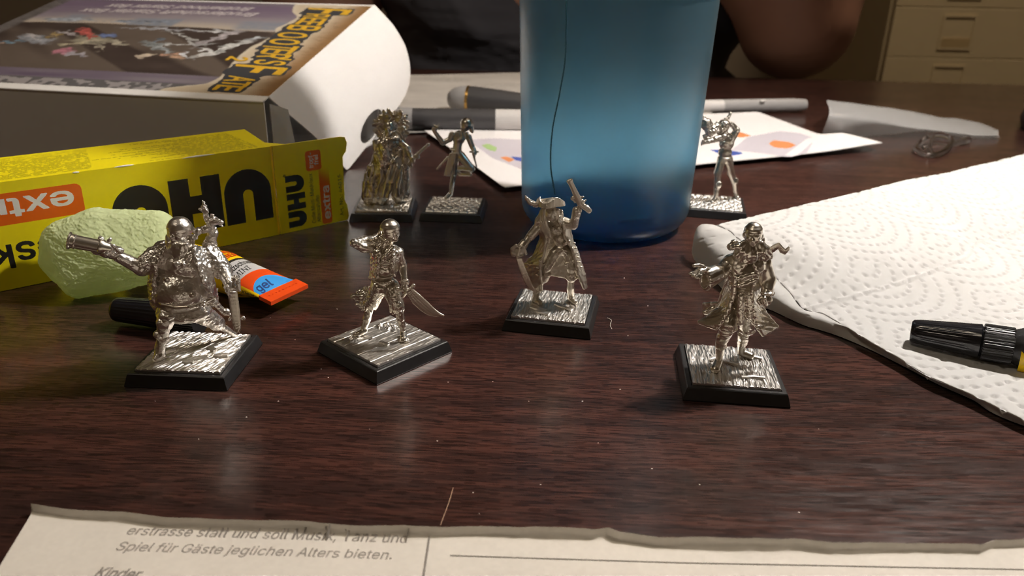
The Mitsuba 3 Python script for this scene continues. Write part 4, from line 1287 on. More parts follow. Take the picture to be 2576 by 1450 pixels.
# ------------------------------------------------------------------ the paper towel, folded over once, embossed
outline = [(69.73, 258.88, 13.5), (72.69, 252.65, 13.5), (74.65, 246.31, 12.5), (75.59, 237.67, 11.5), (78.15, 232.74, 9.5), (80.57, 227.51, 8), (82.85, 218.31, 6.2), (84.15, 208.99, 4.8), (89.18, 206.8, 4.4), (93.03, 198.82, 4), (96.46, 190.89, 3.6), (100.37, 182.22, 3.2), (102.04, 177.29, 3), (104.13, 172.05, 3), (109.49, 164.74, 3), (115.65, 153.39, 3), (150.0, 130.0, 3.0), (330.0, 130.0, 3.0), (330.0, 455.0, 14.0),
           (249.04, 383.88, 13), (218.69, 362.49, 13), (187.91, 338.27, 14), (162.57, 321.02, 15), (137.18, 299.57, 16), (116.39, 284.81, 16), (98.28, 273.99, 15.5), (83.43, 266.17, 14.5)]
oz = np.array(outline)
poly_t = sg.Polygon(oz[:, :2]).buffer(0.01)
crease = np.array([(84.85, 209.02, 4.8), (102.25, 217.56, 5.8), (125.01, 231.19, 6.2), (150.8, 249.78, 6.5), (190.17, 280.98, 6), (330.0, 300.0, 6.0)])
mid = np.array([(88.56, 233.54, 12.5), (113.9, 250.44, 12.5), (144.36, 272.82, 11.5), (179.73, 298.5, 10.5), (95.41, 223.06, 8.8), (122.31, 237.73, 9), (154.71, 263.79, 8.8), (112.11, 211.97, 3.6), (133.67, 219.82, 3.2), (155.79, 238.4, 4), (115.13, 183.27, 3), (137.64, 193.55, 3), (250.0, 200.0, 3.0)])
dense = []
for i in range(len(oz)):
    for q in np.linspace(0, 1, 6)[:-1]:
        dense.append(oz[i] * (1 - q) + oz[(i + 1) % len(oz)] * q)
ctrl = np.vstack([dense, smooth_path(crease, 24), mid])
from scipy.interpolate import RBFInterpolator
rbf = RBFInterpolator(ctrl[:, :2] / 100, ctrl[:, 2], kernel='thin_plate_spline', smoothing=2e-4)
cpath = smooth_path(crease, 200)[:, :2]
from scipy.spatial import cKDTree
ckd = cKDTree(cpath)


def emboss(x, y):
    """rows of little dents in arcs"""
    ang0 = math.radians(38)
    u, w = x * math.cos(ang0) + y * math.sin(ang0), -x * math.sin(ang0) + y * math.cos(ang0)
    tile = 46.0
    iu, iw = np.floor(u / tile), np.floor(w / (tile * 0.62))
    cu = (iu + 0.5 + 0.5 * (iw % 2)) * tile
    cu = np.where(u < cu - tile / 2, cu - tile, cu)
    cw = (iw + 1.05) * tile * 0.62
    r = np.hypot(u - cu, w - cw)
    th = np.arctan2(w - cw, u - cu)
    row = 4.7
    k = np.round(r / row)
    rk = np.maximum(k, 0.6) * row
    step = 3.35
    ns_ = np.maximum(np.round(2 * np.pi * rk / step), 1)
    thn = (np.round((th / (2 * np.pi)) * ns_ + 0.5 * (k % 2)) - 0.5 * (k % 2)) / ns_ * 2 * np.pi
    du, dv = r - rk, (th - thn) * rk
    return np.exp(-((du / 0.55) ** 2 + (dv / 0.80) ** 2))


def towel_z(x, y):
    p = np.column_stack([x, y])
    z = np.concatenate([rbf(c / 100) for c in np.array_split(p, max(1, len(p) // 20000))])
    dc, _ = ckd.query(p)
    z = z + 0.8 * np.exp(-(dc / 0.5) ** 2) - 0.4 * np.exp(-(dc / 2.2) ** 2)
    z = z - 0.95 * emboss(x, y) + 0.5 * (meshkit.fbm(np.column_stack([x / 16, y / 16, 0 * x]), 2, 3) - 0.5) + 0.05 * (meshkit.noise(np.column_stack([x / 0.8, y / 0.8, 0 * x]), 5) - 0.5)
    return z


# close to the camera the sheet is finer
from shapely import contains_xy
vis = sg.Polygon([(60, 125), (60, 480), (330, 480), (330, 125)])
put('paper_towel__upper_layer', sheet_on_table(poly_t, 0.35, towel_z, 0.5), 'towel_paper', smooth=True)
NR, NW = 420, 56
topc = smooth_path([V(*p) + V(0, 0, -0.25) for p in outline[:16]], NR)
botc = smooth_path([(63.92, 265.21, 6), (62.17, 257.78, 3), (63.81, 251.84, 0.6), (66.23, 241.5, 0.3), (67.63, 230.51, 0.3), (71.48, 224.1, 0.3), (77.47, 218.12, 0.3), (84.15, 207.5, 0.3), (87.83, 204.23, 0.3), (92.55, 199.58, 0.3), (98.04, 191.34, 0.3), (103.66, 180.43, 0.3), (106.86, 173.57, 0.3), (111.52, 166.44, 0.3), (117.37, 155.07, 0.3), (152.0, 126.0, 0.3)], NR)
topc, botc = np.array(topc), np.array(botc)
W_ = np.linspace(0, 1, NW)
tow = np.zeros((NR, NW, 3))
for i in range(NR):
    a, b = topc[i], botc[i]
    outw_ = (b - a) * [1, 1, 0]
    outw_ = unit(outw_ + V(-0.3, -0.5, 0) * 0.01)
    bul = min(0.34 * max(a[2] - b[2], 0), 4.0)
    for j, w in enumerate(W_):
        tow[i, j] = a * (1 - w) + b * w + outw_ * bul * math.sin(math.pi * w) + V(0, 0, bul * 0.8 * math.sin(math.pi * w))
e_ = emboss(tow[..., 0].ravel() * 1.0 + 7, tow[..., 1].ravel() + tow[..., 2].ravel()).reshape(NR, NW)
tow -= (0.32 * e_ * np.sin(np.pi * W_)[None] + 0.5 * (meshkit.noise(tow / 3.0, 2) - 0.5))[..., None] * V(-0.4, -0.7, 0.3)
put('paper_towel__folded_edge', grid_mesh(tow), 'towel_paper', smooth=True)
# the nose of the fold towards the bottle and the hidden back side, down to the table
bk = np.array(smooth_path([V(*p) + V(0, 0, -0.2) for p in [outline[0]] + outline[:17:-1]], 60))
bk2 = bk.copy()
bk2[:, 2] = 0.25
bk2[:, 1] += 3.5
bk2[0] = botc[0] * [1, 1, 0] + V(1.5, 1.5, 0.25)
bk2[1:6] = np.linspace(bk2[0], bk2[6], 7)[1:6]
put('paper_towel__back_edge', grid_mesh(np.stack([bk, bk * 0.5 + bk2 * 0.5 + V(-0.3, 1.0, 0.8), bk2])), 'towel_paper', smooth=True)
tag('paper_towel', 'white embossed paper towel folded over on the right side of the table', 'paper towel')

# ------------------------------------------------------------------ specks of dust and a few fibres on the table
rd = random.Random(11)
sp_ = []
for x, y in ((808, 929), (826, 950), (955, 707), (848, 778), (1127, 962), (1004, 1350), (1205, 1293), (1190, 1240), (1760, 1220), (2010, 1290), (1505, 1115), (1095, 545), (1330, 1010), (620, 1050), (700, 1010), (390, 1010), (1465, 1010), (1560, 980), (1640, 1180), (1100, 1110), (680, 800), (742, 855), (1580, 845), (2060, 1080), (1240, 960), (500, 1105), (930, 1080), (1360, 1220), (1630, 770), (1570, 700)):
    p = V(*{(808, 929): (-47.58, 175.24, 0.1), (826, 950): (-44.85, 171.07, 0.1), (955, 707): (-42.53, 234.54, 0.1), (848, 778): (-51.38, 211.95, 0.1), (1127, 962): (-15.22, 169.94, 0.1), (1004, 1350): (-19.35, 113.73, 0.1), (1205, 1293): (-5.3, 120.46, 0.1), (1190, 1240): (-6.76, 126.75, 0.1), (1760, 1220): (38.3, 130.81, 0.1), (2010, 1290): (55.52, 122.78, 0.1), (1505, 1115): (19.34, 144.84, 0.1), (1095, 545): (-31.45, 303.95, 0.1), (1330, 1010): (4.5, 161.69, 0.1), (620, 1050): (-59.06, 152.19, 0.1), (700, 1010): (-53.91, 159.31, 0.1), (390, 1010): (-82.15, 158.17, 0.1), (1465, 1010): (17.19, 162.2, 0.1), (1560, 980): (26.84, 168.21, 0.1), (1640, 1180): (29.55, 135.83, 0.1), (1100, 1110): (-15.41, 144.31, 0.1), (680, 800): (-69.02, 204.93, 0.1), (742, 855): (-58.41, 191.36, 0.1), (1580, 845): (32.59, 198.14, 0.1), (2060, 1080): (69.64, 152.23, 0.1), (1240, 960): (-4.22, 170.81, 0.1), (500, 1105): (-66.4, 143.16, 0.1), (930, 1080): (-30.69, 148.4, 0.1), (1360, 1220): (6.5, 129.73, 0.1), (1630, 770): (41.28, 219.06, 0.1), (1570, 700): (36.8, 241.39, 0.1)}[x, y])
    r = rd.uniform(0.06, 0.17)
    b = trimesh.creation.icosphere(1, r)
    b.vertices = b.vertices * [1.4, 1, 0.7] + p
    sp_.append(b)
put('dust_specks', cat(*sp_), 'dust', smooth=True)
tag('dust_specks', 'pale specks of dust scattered over the dark table top', 'dust', kind='stuff')
put('fibre', tube(smooth_path([(-10.73, 128.05, 0.15), (-11.14, 123.53, 0.4), (-11.73, 119.77, 0.3), (-12.21, 116.85, 0.2)], 16), 0.07, 6), 'tan_fibre', smooth=True)
tag('fibre', 'thin straight tan fibre lying before the newspaper edge', 'fibre')
put('fibre_001', tube(smooth_path([(28.04, 209.79, 0.1), (28.94, 207.54, 0.4), (28.21, 204.07, 0.5), (28.5, 202.29, 0.1)], 16), 0.06, 6), 'dust', smooth=True)
tag('fibre_001', 'tiny curled fibre right of the figure with the tricorn', 'fibre')

# ------------------------------------------------------------------ cast metal figures on black slotted bases


def plate_relief(kind, seed):
    def planks(x, y):
        w = 5.1
        k = np.floor(x / w + 0.5)
        gap = np.abs(x / w + 0.5 - np.floor(x / w + 0.5) - 0.5)
        g = np.clip((gap - 0.455) / 0.03, 0, 1)
        gr = meshkit.fbm(np.column_stack([x / 0.52, y / 3.2 + 13 * k, 0 * x + seed]), 3, seed)
        gr2 = meshkit.noise(np.column_stack([x / 0.30 + 3 * gr, y / 2.2, 0 * x]), seed + 1)
        return 0.62 * (gr - 0.5) + 0.30 * (gr2 - 0.5) - 0.3 * g + 0.1 * (meshkit.noise(np.column_stack([k, k, k]), seed) - 0.5)

    def rubble(x, y):
        a = meshkit.fbm(np.column_stack([x / 1.5, y / 1.5, 0 * x]), 3, seed)
        b = meshkit.noise(np.column_stack([x / 0.45, y / 0.45, 0 * x]), seed + 2)
        return 1.5 * (a - 0.45) + 0.30 * (b - 0.5)

    def mixed(x, y):
        m = np.clip((meshkit.noise(np.column_stack([x / 6, y / 6, 0 * x]), seed) - 0.42) * 6, 0, 1) * (np.hypot(x, y) < 9.0)
        return planks(x, y) * 0.36 * (1 - m) + m * (0.9 * rubble(x, y) + 0.1)

    def cobbles(x, y):
        s = 2.6
        row = np.floor(y / s)
        u = x / 3.4 + 0.5 * (row % 2)
        du, dv = np.abs(u - np.floor(u) - 0.5), np.abs(y / s - row - 0.5)
        e = np.clip((np.maximum(du, dv) - 0.36) / 0.12, 0, 1)
        return -0.5 * e + 0.35 * (meshkit.fbm(np.column_stack([x / 0.8, y / 0.8, 0 * x]), 2, seed) - 0.5)

    return dict(planks=planks, rubble=rubble, mixed=mixed, cobbles=cobbles)[kind]


def base(key, cx, cy, yaw, kind, seed, res=150, bits=(), turn=0.0, patch=None):
    R = np.array([[math.cos(yaw), -math.sin(yaw)], [math.sin(yaw), math.cos(yaw)]])
    sq = lambda h, z: [[sx * h, sy * h, z] for sx in (-1, 1) for sy in (-1, 1)]
    pts = np.array(sq(12.38, 0.02) + sq(12.5, 0.3) + sq(11.72, 3.05) + sq(11.5, 3.28))
    hull = trimesh.convex.convex_hull(pts)
    slot = trimesh.creation.box(extents=(21.2, 21.2, 1.4))
    slot.apply_translation([0, 0, 3.28])
    pl_ = trimesh.boolean.difference([hull, slot], engine='manifold')
    v = np.array(pl_.vertices)
    v[:, :2] = v[:, :2] @ R.T + [cx, cy]
    pl_.vertices = v
    put(key + '__plinth', pl_, 'black_plastic')
    tag(key + '__plinth', 'black plastic base')
    n = res
    u = np.linspace(-10.35, 10.35, n)
    X, Y = np.meshgrid(u, u, indexing='ij')
    ct, st = math.cos(turn), math.sin(turn)
    x, y = X.ravel() * ct + Y.ravel() * st, -X.ravel() * st + Y.ravel() * ct
    z = 3.95 + plate_relief(kind, seed)(x, y)
    if patch is not None:
        z = patch(X.ravel(), Y.ravel(), z)
    edge_ = np.maximum(np.abs(X), np.abs(Y)).ravel()
    z = np.where(edge_ > 10.2, np.minimum(z, 3.95 + 0.25 * (meshkit.noise(np.column_stack([x / 0.7, y / 0.7, 0 * x]), seed) - 0.3)), z)
    z = np.maximum(z, 3.3)
    P = np.column_stack([X.ravel(), Y.ravel(), z]).reshape(n, n, 3)
    sides = []
    for ring in (P[0], P[-1][::-1], P[::-1, 0], P[:, -1]):
        lo = ring.copy()
        lo[:, 2] = 2.62
        sides.append(grid_mesh(np.stack([ring, lo])))
    m = cat(grid_mesh(P), *sides)
    v = np.array(m.vertices)
    v[:, :2] = v[:, :2] @ R.T + [cx, cy]
    m.vertices = v
    put(key + '__ground_plate', m, 'pewter_plate', smooth=50)
    for (bx, by, L, w, a) in bits:
        b = trimesh.creation.box(extents=(L, w, 0.55))
        b = b.subdivide().subdivide().subdivide()
        q = np.array(b.vertices)
        q += 0.22 * (meshkit.noise(q * [0.6, 3, 3], seed + 7) - 0.5)[:, None] * V(0.4, 1, 1)
        q[:, 1] *= 1 - 0.35 * np.abs(q[:, 0] / L) * (meshkit.noise(q[:, :1] * V(0.4, 0, 0)[None], 3))
        ca, sa_ = math.cos(a), math.sin(a)
        q = np.column_stack([q[:, 0] * ca - q[:, 1] * sa_ + bx, q[:, 0] * sa_ + q[:, 1] * ca + by, q[:, 2] + 4.25])
        q[:, :2] = q[:, :2] @ R.T + [cx, cy]
        b.vertices = q
        put(key + '__splinter', b, 'pewter_plate', smooth=30)


GROW = {'pirate_figure': 0.10, 'pirate_figure_001': 0.10, 'pirate_figure_002': 0.14, 'pirate_figure_003': 0.20, 'pirate_figure_004': 0.15, 'pirate_figure_005': 0.24, 'pirate_figure_006': 0.15}
METAL = {'pirate_figure': 'pewter', 'pirate_figure_001': 'pewter_smooth', 'pirate_figure_002': 'pewter_dull', 'pirate_figure_003': 'pewter_smooth'}


def part(key, name, prims, res=0.17, disp=(), label=None):
    grow = GROW.get(key, 0.0) * (name in ('body', 'coat', 'breeches', 'beard', 'waistcoat', 'vest', 'boot_cuff', 'head_scarf', 'hair'))
    if grow:
        disp = tuple(disp) + ((lambda p: np.full(len(p), -grow)),)
    k = put(f'{key}__{name}', sculpt(prims, res, disp), 'pewter_smooth' if name in ('sabre', 'belt') else METAL.get(key, 'pewter_smooth'), smooth=True)
    if label:
        tag(k, label)
    return k


def fingers(palm, direction, across, L=1.0, r=0.24, curl=0.5, n=4, down=V(0, 0, -1)):
    """four unequal bent fingers leaving the palm"""
    out = []
    d, a = unit(direction), unit(across)
    for k in range(n):
        f = (1.0, 1.12, 1.05, 0.85)[k]
        b = palm + a * (k - 1.5) * r * 2.15
        m = b + d * L * 0.55 * f
        e = m + (d * (1 - curl) + down * curl) * L * 0.55 * f
        out += pl([b, m, e], [r, r * 0.95, r * 0.8], 0.10)
    return out


def face(c, f, up, s=1.0):
    """brow, eyes, nose, mouth and chin on a head at c looking along f"""
    f, up = unit(f), unit(up)
    sd = np.cross(f, up)
    o = []
    o += [cap(c + f * 1.75 * s + up * 0.35 * s - sd * 0.75 * s, c + f * 1.75 * s + up * 0.35 * s + sd * 0.75 * s, 0.36 * s, None, 0.3)]
    o += [cap(c + f * 1.9 * s + up * 0.2 * s, c + f * 2.35 * s - up * 0.55 * s, 0.26 * s, 0.38 * s, 0.2)]
    for q in (-1, 1):
        o += [ell(c + f * 2.05 * s + sd * 0.68 * q * s + up * 0.02 * s, 0.42 * s, 0.2, 's'), ell(c + f * 1.78 * s + sd * 0.68 * q * s + up * 0.0 * s, 0.34 * s, 0.1)]
        o += [ell(c + f * 1.45 * s + sd * 1.0 * q * s - up * 0.55 * s, (0.55 * s,) * 3, 0.35)]
        o += [ell(c + sd * 2.0 * q * s - f * 0.1 * s - up * 0.2 * s, V(0.4, 0.4, 0.62) * s, 0.2)]
    o += [cap(c + f * 1.95 * s - up * 1.02 * s - sd * 0.5 * s, c + f * 1.95 * s - up * 1.02 * s + sd * 0.5 * s, 0.17 * s, None, 0.12, 's')]
    o += [ell(c + f * 1.6 * s - up * 1.55 * s, V(0.75, 0.7, 0.6) * s, 0.4)]
    return o


def blade(key, name, spine, edge_, th, label=None, res=0.13):
    rows = [[V(*a), V(*b)] for a, b in zip(spine, edge_)]
    return part(key, name, sheet(rows, th, 0.08, 2), res, (), label)


cloth = lambda amp, seed: rough(amp, 1.0, (1.15, 1.15, 0.28), seed, 2)
cast = lambda amp, seed=0: rough(amp, 2.2, (1, 1, 1), seed, 2)

# --- 1: stout pirate with a hand cannon and a monkey on his shoulder (front row, far left)
F = 'pirate_figure'
base(F, -79.2, 176.4, -0.04, 'planks', 3, 190, ((2.5, -4.5, 4.6, 1.1, 0.5), (7.6, -2.6, 3.4, 1.6, 0.2), (4.0, 0.8, 3.0, 1.0, -0.6), (1.0, -6.5, 2.6, 1.0, 0.1)), turn=-0.52)
H = V(*(-77.89, 174.5, 36.18))
fd1 = V(-0.35, -1, -0.05)
b = [ell((-80.48, 176, 20.53), V(7.0, 6.0, 5.7), 0.8), ell((-79.47, 177, 26.83), V(6.4, 4.2, 3.9), 1.0), ell((-81.05, 177.5, 14.53), V(6.0, 4.6, 2.8), 0.8)]
b += [cap((-78.84, 176, 30.85), H, 2.1, 2.0, 0.5), ell(H, V(2.45, 2.5, 2.75), 0.4)] + face(H, fd1, V(0, 0, 1), 1.12)
b += [cap((-83.37, 176, 30.03), (-87.16, 172.5, 27.48), 2.1, 1.7, 0.6), cap((-87.16, 172.5, 27.48), (-90.81, 170.5, 31), 1.6, 1.25, 0.4), ell((-92.24, 170, 31.85), V(1.35, 1.1, 1.1), 0.3)]
b += fingers(V(*(-91.89, 169.7, 33.02)), V(-0.2, -0.3, 1), V(1, 0, 0.3), 1.4, 0.3, 0.3)
b += [cap((-72.79, 177, 29.35), (-69.12, 175.5, 25.81), 2.2, 1.8, 0.6), cap((-69.12, 175.5, 25.81), (-66.98, 173, 23.75), 1.6, 1.2, 0.4), ell((-66.78, 172.8, 22.92), V(1.3, 1.3, 1.2), 0.3)]
b += fingers(V(*(-66.79, 172.1, 22.84)), V(-0.2, -1, -0.3), V(0.2, 0, -1), 1.2, 0.3, 0.7)
b += [cap((-83.15, 174, 15.68), (-83.43, 171.5, 13.79), 2.5, 1.7, 0.5), cap((-83.43, 171.5, 13.79), (-85.72, 172.5, 7.1), 1.55, 1.05, 0.4), cap((-85.74, 172.4, 7.15), (-86.26, 171.62, 4.6), 1.15, 1.1, 0.3), cap((-85.77, 171.82, 4.9), (-86.3, 170.65, 4.6), 1.05, 0.9, 0.3)]
b += [cap((-77.78, 178, 13.99), (-74.51, 181.5, 8.9), 2.4, 1.5, 0.6), cap((-74.51, 181.5, 8.9), (-71.95, 184.95, 4.2), 1.0, 0.55, 0.3)]
part(F, 'body', b, 0.17, (cast(0.10), cloth(0.10, 2)))
sc = [ell(H + V(0.1, 0.35, 0.75), V(2.75, 2.8, 2.55), 0.2), cap(H + V(2.0, 1.6, 0.2), H + V(3.0, 2.2, -0.8), 0.7, 0.4, 0.3), ell(H + unit(fd1) * 2.6 + V(0, 0, -2.0), V(3.3, 2.2, 2.55), 0.4, 's')]
part(F, 'head_scarf', sc, 0.15, (rough(0.12, 0.9, (0.5, 0.5, 2.2), 4),))
bd = [ell((-77.73, 173.6, 32.45), V(3.1, 1.9, 1.5), 0.7), cap((-80.46, 175, 34.38), (-79.91, 174, 31.91), 1.0, 1.2, 0.6), cap((-75.86, 175, 34.48), (-76.05, 174, 31.99), 1.0, 1.2, 0.6), ell((-77.49, 173, 33.2), V(2.3, 1.4, 1.3), 0.6), ell((-77.42, 172.6, 31.41), V(1.9, 1.2, 1.2), 0.6)] + [cap({0: (-78.69, 172.4, 33.56), 1: (-77.96, 172.4, 33.58), 2: (-77.23, 172.4, 33.6), 3: (-76.5, 172.4, 33.61), 4: (-75.77, 172.4, 33.63)}[k], {0: (-78.64, 172, 30.54), 1: (-78.03, 172, 30.13), 2: (-77.3, 172, 30.57), 3: (-76.7, 172, 30.16), 4: (-75.97, 172, 30.6)}[k], 0.55, 0.3, 0.25) for k in range(5)]
part(F, 'beard', bd, 0.16, (rough(0.14, 1.6, (1.5, 1.5, 0.5), 6),))
ct = sheet([[(-81.64, 173.5, 32.4), (-83.17, 171.5, 28.85), (-83.94, 170.8, 24.09), (-84.82, 171.8, 19.62), (-85.63, 174, 16.38)], [(-85.07, 177, 30.53), (-86.08, 175.5, 26.53), (-86.98, 175, 22.66), (-87.95, 176, 18.09), (-87.89, 177.5, 14.76)]], 0.45, 0.3)
ct += sheet([[(-74.1, 172.8, 33.17), (-73.19, 170.8, 29.34), (-72.09, 170.4, 25.24), (-71.34, 172, 21.31)], [(-72.9, 176, 30.98), (-71.53, 173.8, 27.51), (-71.49, 174, 23.05), (-72.27, 176, 18.45)]], 0.45, 0.3)
ct += sheet([[(-73.31, 177, 30.61), (-73.59, 179, 24.71), (-74, 180.5, 18.78), (-74.16, 181, 14.68)], [(-86.03, 179, 29.79), (-88.89, 181, 23.58), (-90.64, 182, 18.55), (-90.78, 182.5, 13.24)]], 0.5, 0.3)
ct += [cap((-82.95, 176, 30.58), (-85.67, 173.2, 28.86), 2.5, 2.25, 0.4), cap((-72.6, 177, 29.54), (-69.76, 176, 26.15), 2.6, 2.3, 0.4)]
for k in range(7):
    a = 2 * math.pi * k / 7
    ct += [cap(V(*(-85.54, 173.1, 28.72)) + V(0.4, 1.7 * math.cos(a), 1.7 * math.sin(a)), V(*(-86.3, 172.7, 28.14)) + V(-0.3, 2.2 * math.cos(a + 0.2), 2.2 * math.sin(a + 0.2)), 0.55, 0.3, 0.2)]
    ct += [cap({0: (-83.84, 171.4, 27.45), 1: (-83.95, 171.4, 26.3), 2: (-84.2, 171.4, 25.14), 3: (-84.31, 171.4, 23.98), 4: (-84.56, 171.4, 22.81), 5: (-84.68, 171.4, 21.63), 6: (-84.93, 171.4, 20.45)}[k], {0: (-85.06, 171.8, 26.72), 1: (-84.91, 171.8, 25.57), 2: (-85.43, 171.8, 24.4), 3: (-85.27, 171.8, 23.24), 4: (-85.8, 171.8, 22.06), 5: (-85.64, 171.8, 20.89), 6: (-86.17, 171.8, 19.7)}[k], 0.45, 0.25, 0.2)]
part(F, 'coat', ct, 0.17, (cast(0.22, 3), cloth(0.32, 8)))
sh = [cap((-78.91, 172.6, 30.31), (-76.17, 170.4, 29.43), 0.75, 0.6, 0.4), cap((-75, 172.4, 31.54), (-77.89, 170.3, 28.72), 0.8, 0.6, 0.4), ell((-77.9, 170.2, 29.47), V(0.9, 0.6, 0.9), 0.3), cap((-74, 173.4, 31.9), (-75.02, 170.8, 29.3), 0.7, 0.5, 0.3), ell((-80.38, 169.7, 25.88), V(0.8, 0.5, 0.8), 0.3)]
part(F, 'neckerchief', sh, 0.16, (rough(0.2, 1.3, (1, 1, 1), 2),))
bt_ = pl([(-84.93, 172.2, 19.99), (-82.58, 170.2, 19.26), (-79.14, 169.1, 19.02), (-75.49, 169.3, 19.27), (-72.87, 170.6, 19.86), (-71.12, 173.2, 20.25), (-72.23, 177, 18.78)], [0.42] * 7, 0.1)
bt_ += [ell({0: (-75.74, 169.1, 19.35), 1: (-74.98, 169.38, 19.28), 2: (-74.21, 169.66, 19.29), 3: (-73.44, 169.94, 19.33), 4: (-72.67, 170.22, 19.33), 5: (-71.89, 170.5, 19.37), 6: (-71.1, 170.78, 19.42)}[k], 0.36, 0.1) for k in range(7)] + [ell((-75.09, 169.9, 21.94), V(0.7, 0.4, 0.7), 0.15)]
part(F, 'belt', bt_, 0.13)
tr_ = [ell((-80.24, 176, 14.84), V(6.3, 4.9, 2.2), 0.5), cap((-82.98, 173.6, 15.67), (-83.18, 171.4, 14.03), 2.75, 2.0, 0.5), cap((-77.6, 178, 14), (-74.7, 181.2, 9.43), 2.7, 1.9, 0.6), ell((-82.4, 169.6, 16.57), V(1.1, 0.7, 0.9), 0.2), ell((-80.83, 169.4, 16.33), V(1.0, 0.6, 0.8), 0.2), ell((-85.12, 171.4, 10.75), V(1.1, 1.2, 1.3), 0.3), ell((-84.29, 171.6, 9.52), V(1.1, 0.9, 0.8), 0.3)]
part(F, 'breeches', tr_, 0.17, (rough(0.34, 0.9, (0.9, 0.9, 0.5), 5), cast(0.14, 5)))
mz, br_ = V(*(-100.1, 167.6, 35.81)), V(*(-93.26, 169.4, 33.68))
dxc = unit(mz - br_)
Lc = np.linalg.norm(mz - br_)
put(F + '__hand_cannon__barrel', lathe([(-1.5, 0.1), (-1.5, 1.1), (0, 1.5), (0.4, 1.75), (1.0, 1.75), (1.2, 1.5), (Lc * 0.8, 1.55), (Lc * 0.83, 1.75), (Lc * 0.86, 1.6), (Lc * 0.93, 1.65), (Lc * 0.96, 1.98), (Lc, 2.0), (Lc + 0.1, 1.8), (Lc + 0.1, 1.15), (Lc - 3.0, 1.0), (Lc - 3.0, 0.1)], br_, dxc, 64), 'pewter_smooth', smooth=35)
st_ = [cap(br_ - dxc * 1.0, (-91.24, 170, 31), 1.1, 0.9, 0.3), ell((-92.86, 168.8, 32.45), V(1.1, 0.9, 1.0), 0.3), cap((-95.43, 168.6, 32.99), (-92.98, 169.2, 31.96), 0.6, 0.8, 0.3), ell((-93.72, 169.4, 35.67), V(0.7, 0.6, 0.7), 0.2), cap((-92.71, 169.6, 34.59), (-91.82, 169.8, 35.57), 0.5, 0.35, 0.2), cap((-90.49, 170.4, 32.62), (-92.13, 170, 33.42), 0.9, 0.7, 0.3)]
part(F, 'hand_cannon__stock', st_, 0.16, (cast(0.25, 7),))
blade(F, 'sabre', [(-67.54, 172.8, 22.17), (-67.28, 172.4, 18.64), (-67.09, 172, 15.07), (-66.62, 171.6, 12.04), (-66.17, 171.5, 11.8)], [(-65.71, 173, 22.12), (-65.51, 172.6, 18.59), (-65.44, 172.2, 15.02), (-65.5, 171.8, 12.74), (-65.82, 171.6, 11.8)], 0.24, 'straight sabre blade pointing down')
part(F, 'sabre_guard', [ell((-66.68, 172.6, 22.27), V(1.6, 1.5, 0.5), 0.2), cap((-68.05, 172.4, 23.06), (-66.89, 171.6, 21.95), 0.4, None, 0.2), cap((-64.86, 172.6, 24.87), (-64.74, 172.4, 22.4), 0.55, 0.4, 0.3), ell((-65.73, 173.4, 24.89), V(1.0, 1.0, 0.8), 0.3)], 0.15, (cast(0.2, 9),))
part(F, 'dagger', [cap((-72.01, 174, 18.95), (-70.49, 176.5, 14.45), 0.75, 0.65, 0.2), cap((-70.4, 176.4, 14.89), (-67.71, 177, 12.55), 0.4, 0.4, 0.15), ell((-66.32, 177, 13.04), 0.55, 0.1), ell((-69.89, 176, 15.08), V(0.9, 0.9, 0.9), 0.2), cap((-69.44, 176, 12.97), (-67.92, 176.4, 15.13), 0.35, 0.3, 0.1)], 0.15, (cast(0.2, 9),))
mk = [cap((-72.84, 177.5, 31.71), (-71.46, 178, 34.62), 1.35, 1.1, 0.4), cap((-71.46, 178, 34.62), (-71.67, 177.5, 36.91), 1.1, 0.9, 0.4), ell((-70.25, 176.5, 38.15), V(1.3, 1.2, 1.1), 0.3), cap((-69.61, 176, 38.32), (-68.15, 175.4, 38.44), 0.8, 0.55, 0.2), cap((-68.6, 175.5, 37.81), (-68.05, 175.3, 37.36), 0.4, 0.25, 0.2), ell((-70.39, 176.4, 39.4), V(0.55, 0.4, 0.55), 0.15)]
mk += pl([(-71.47, 177, 37.08), (-72.04, 176.6, 39.3), (-71.72, 176.5, 40.73), (-72.17, 176.5, 41.82), (-72.17, 176.4, 42.81)], [0.75, 0.6, 0.55, 0.55, 0.35], 0.2) + [cap((-71.99, 176.4, 40.4), (-73.15, 176.2, 41.13), 0.35, 0.25, 0.1), cap((-71.85, 176.4, 41.44), (-72.85, 176.2, 41.41), 0.3, 0.2, 0.1)]
mk += pl([(-72.04, 176, 36.34), (-73.68, 175, 36.29), (-74.32, 174, 34.86)], [0.9, 0.7, 0.6], 0.25) + pl([(-72.47, 179, 33.54), (-71.99, 179, 31.38), (-72.73, 178.4, 29.75)], [0.8, 0.7, 0.5], 0.25)
part(F, 'monkey', mk, 0.16, (cast(0.34, 12), rough(0.2, 1.2, (1, 1, 1), 3)), 'small monkey sitting on the shoulder')
tag(F, 'metal figure of a stout pirate aiming a hand cannon, monkey on his shoulder', 'figurine')

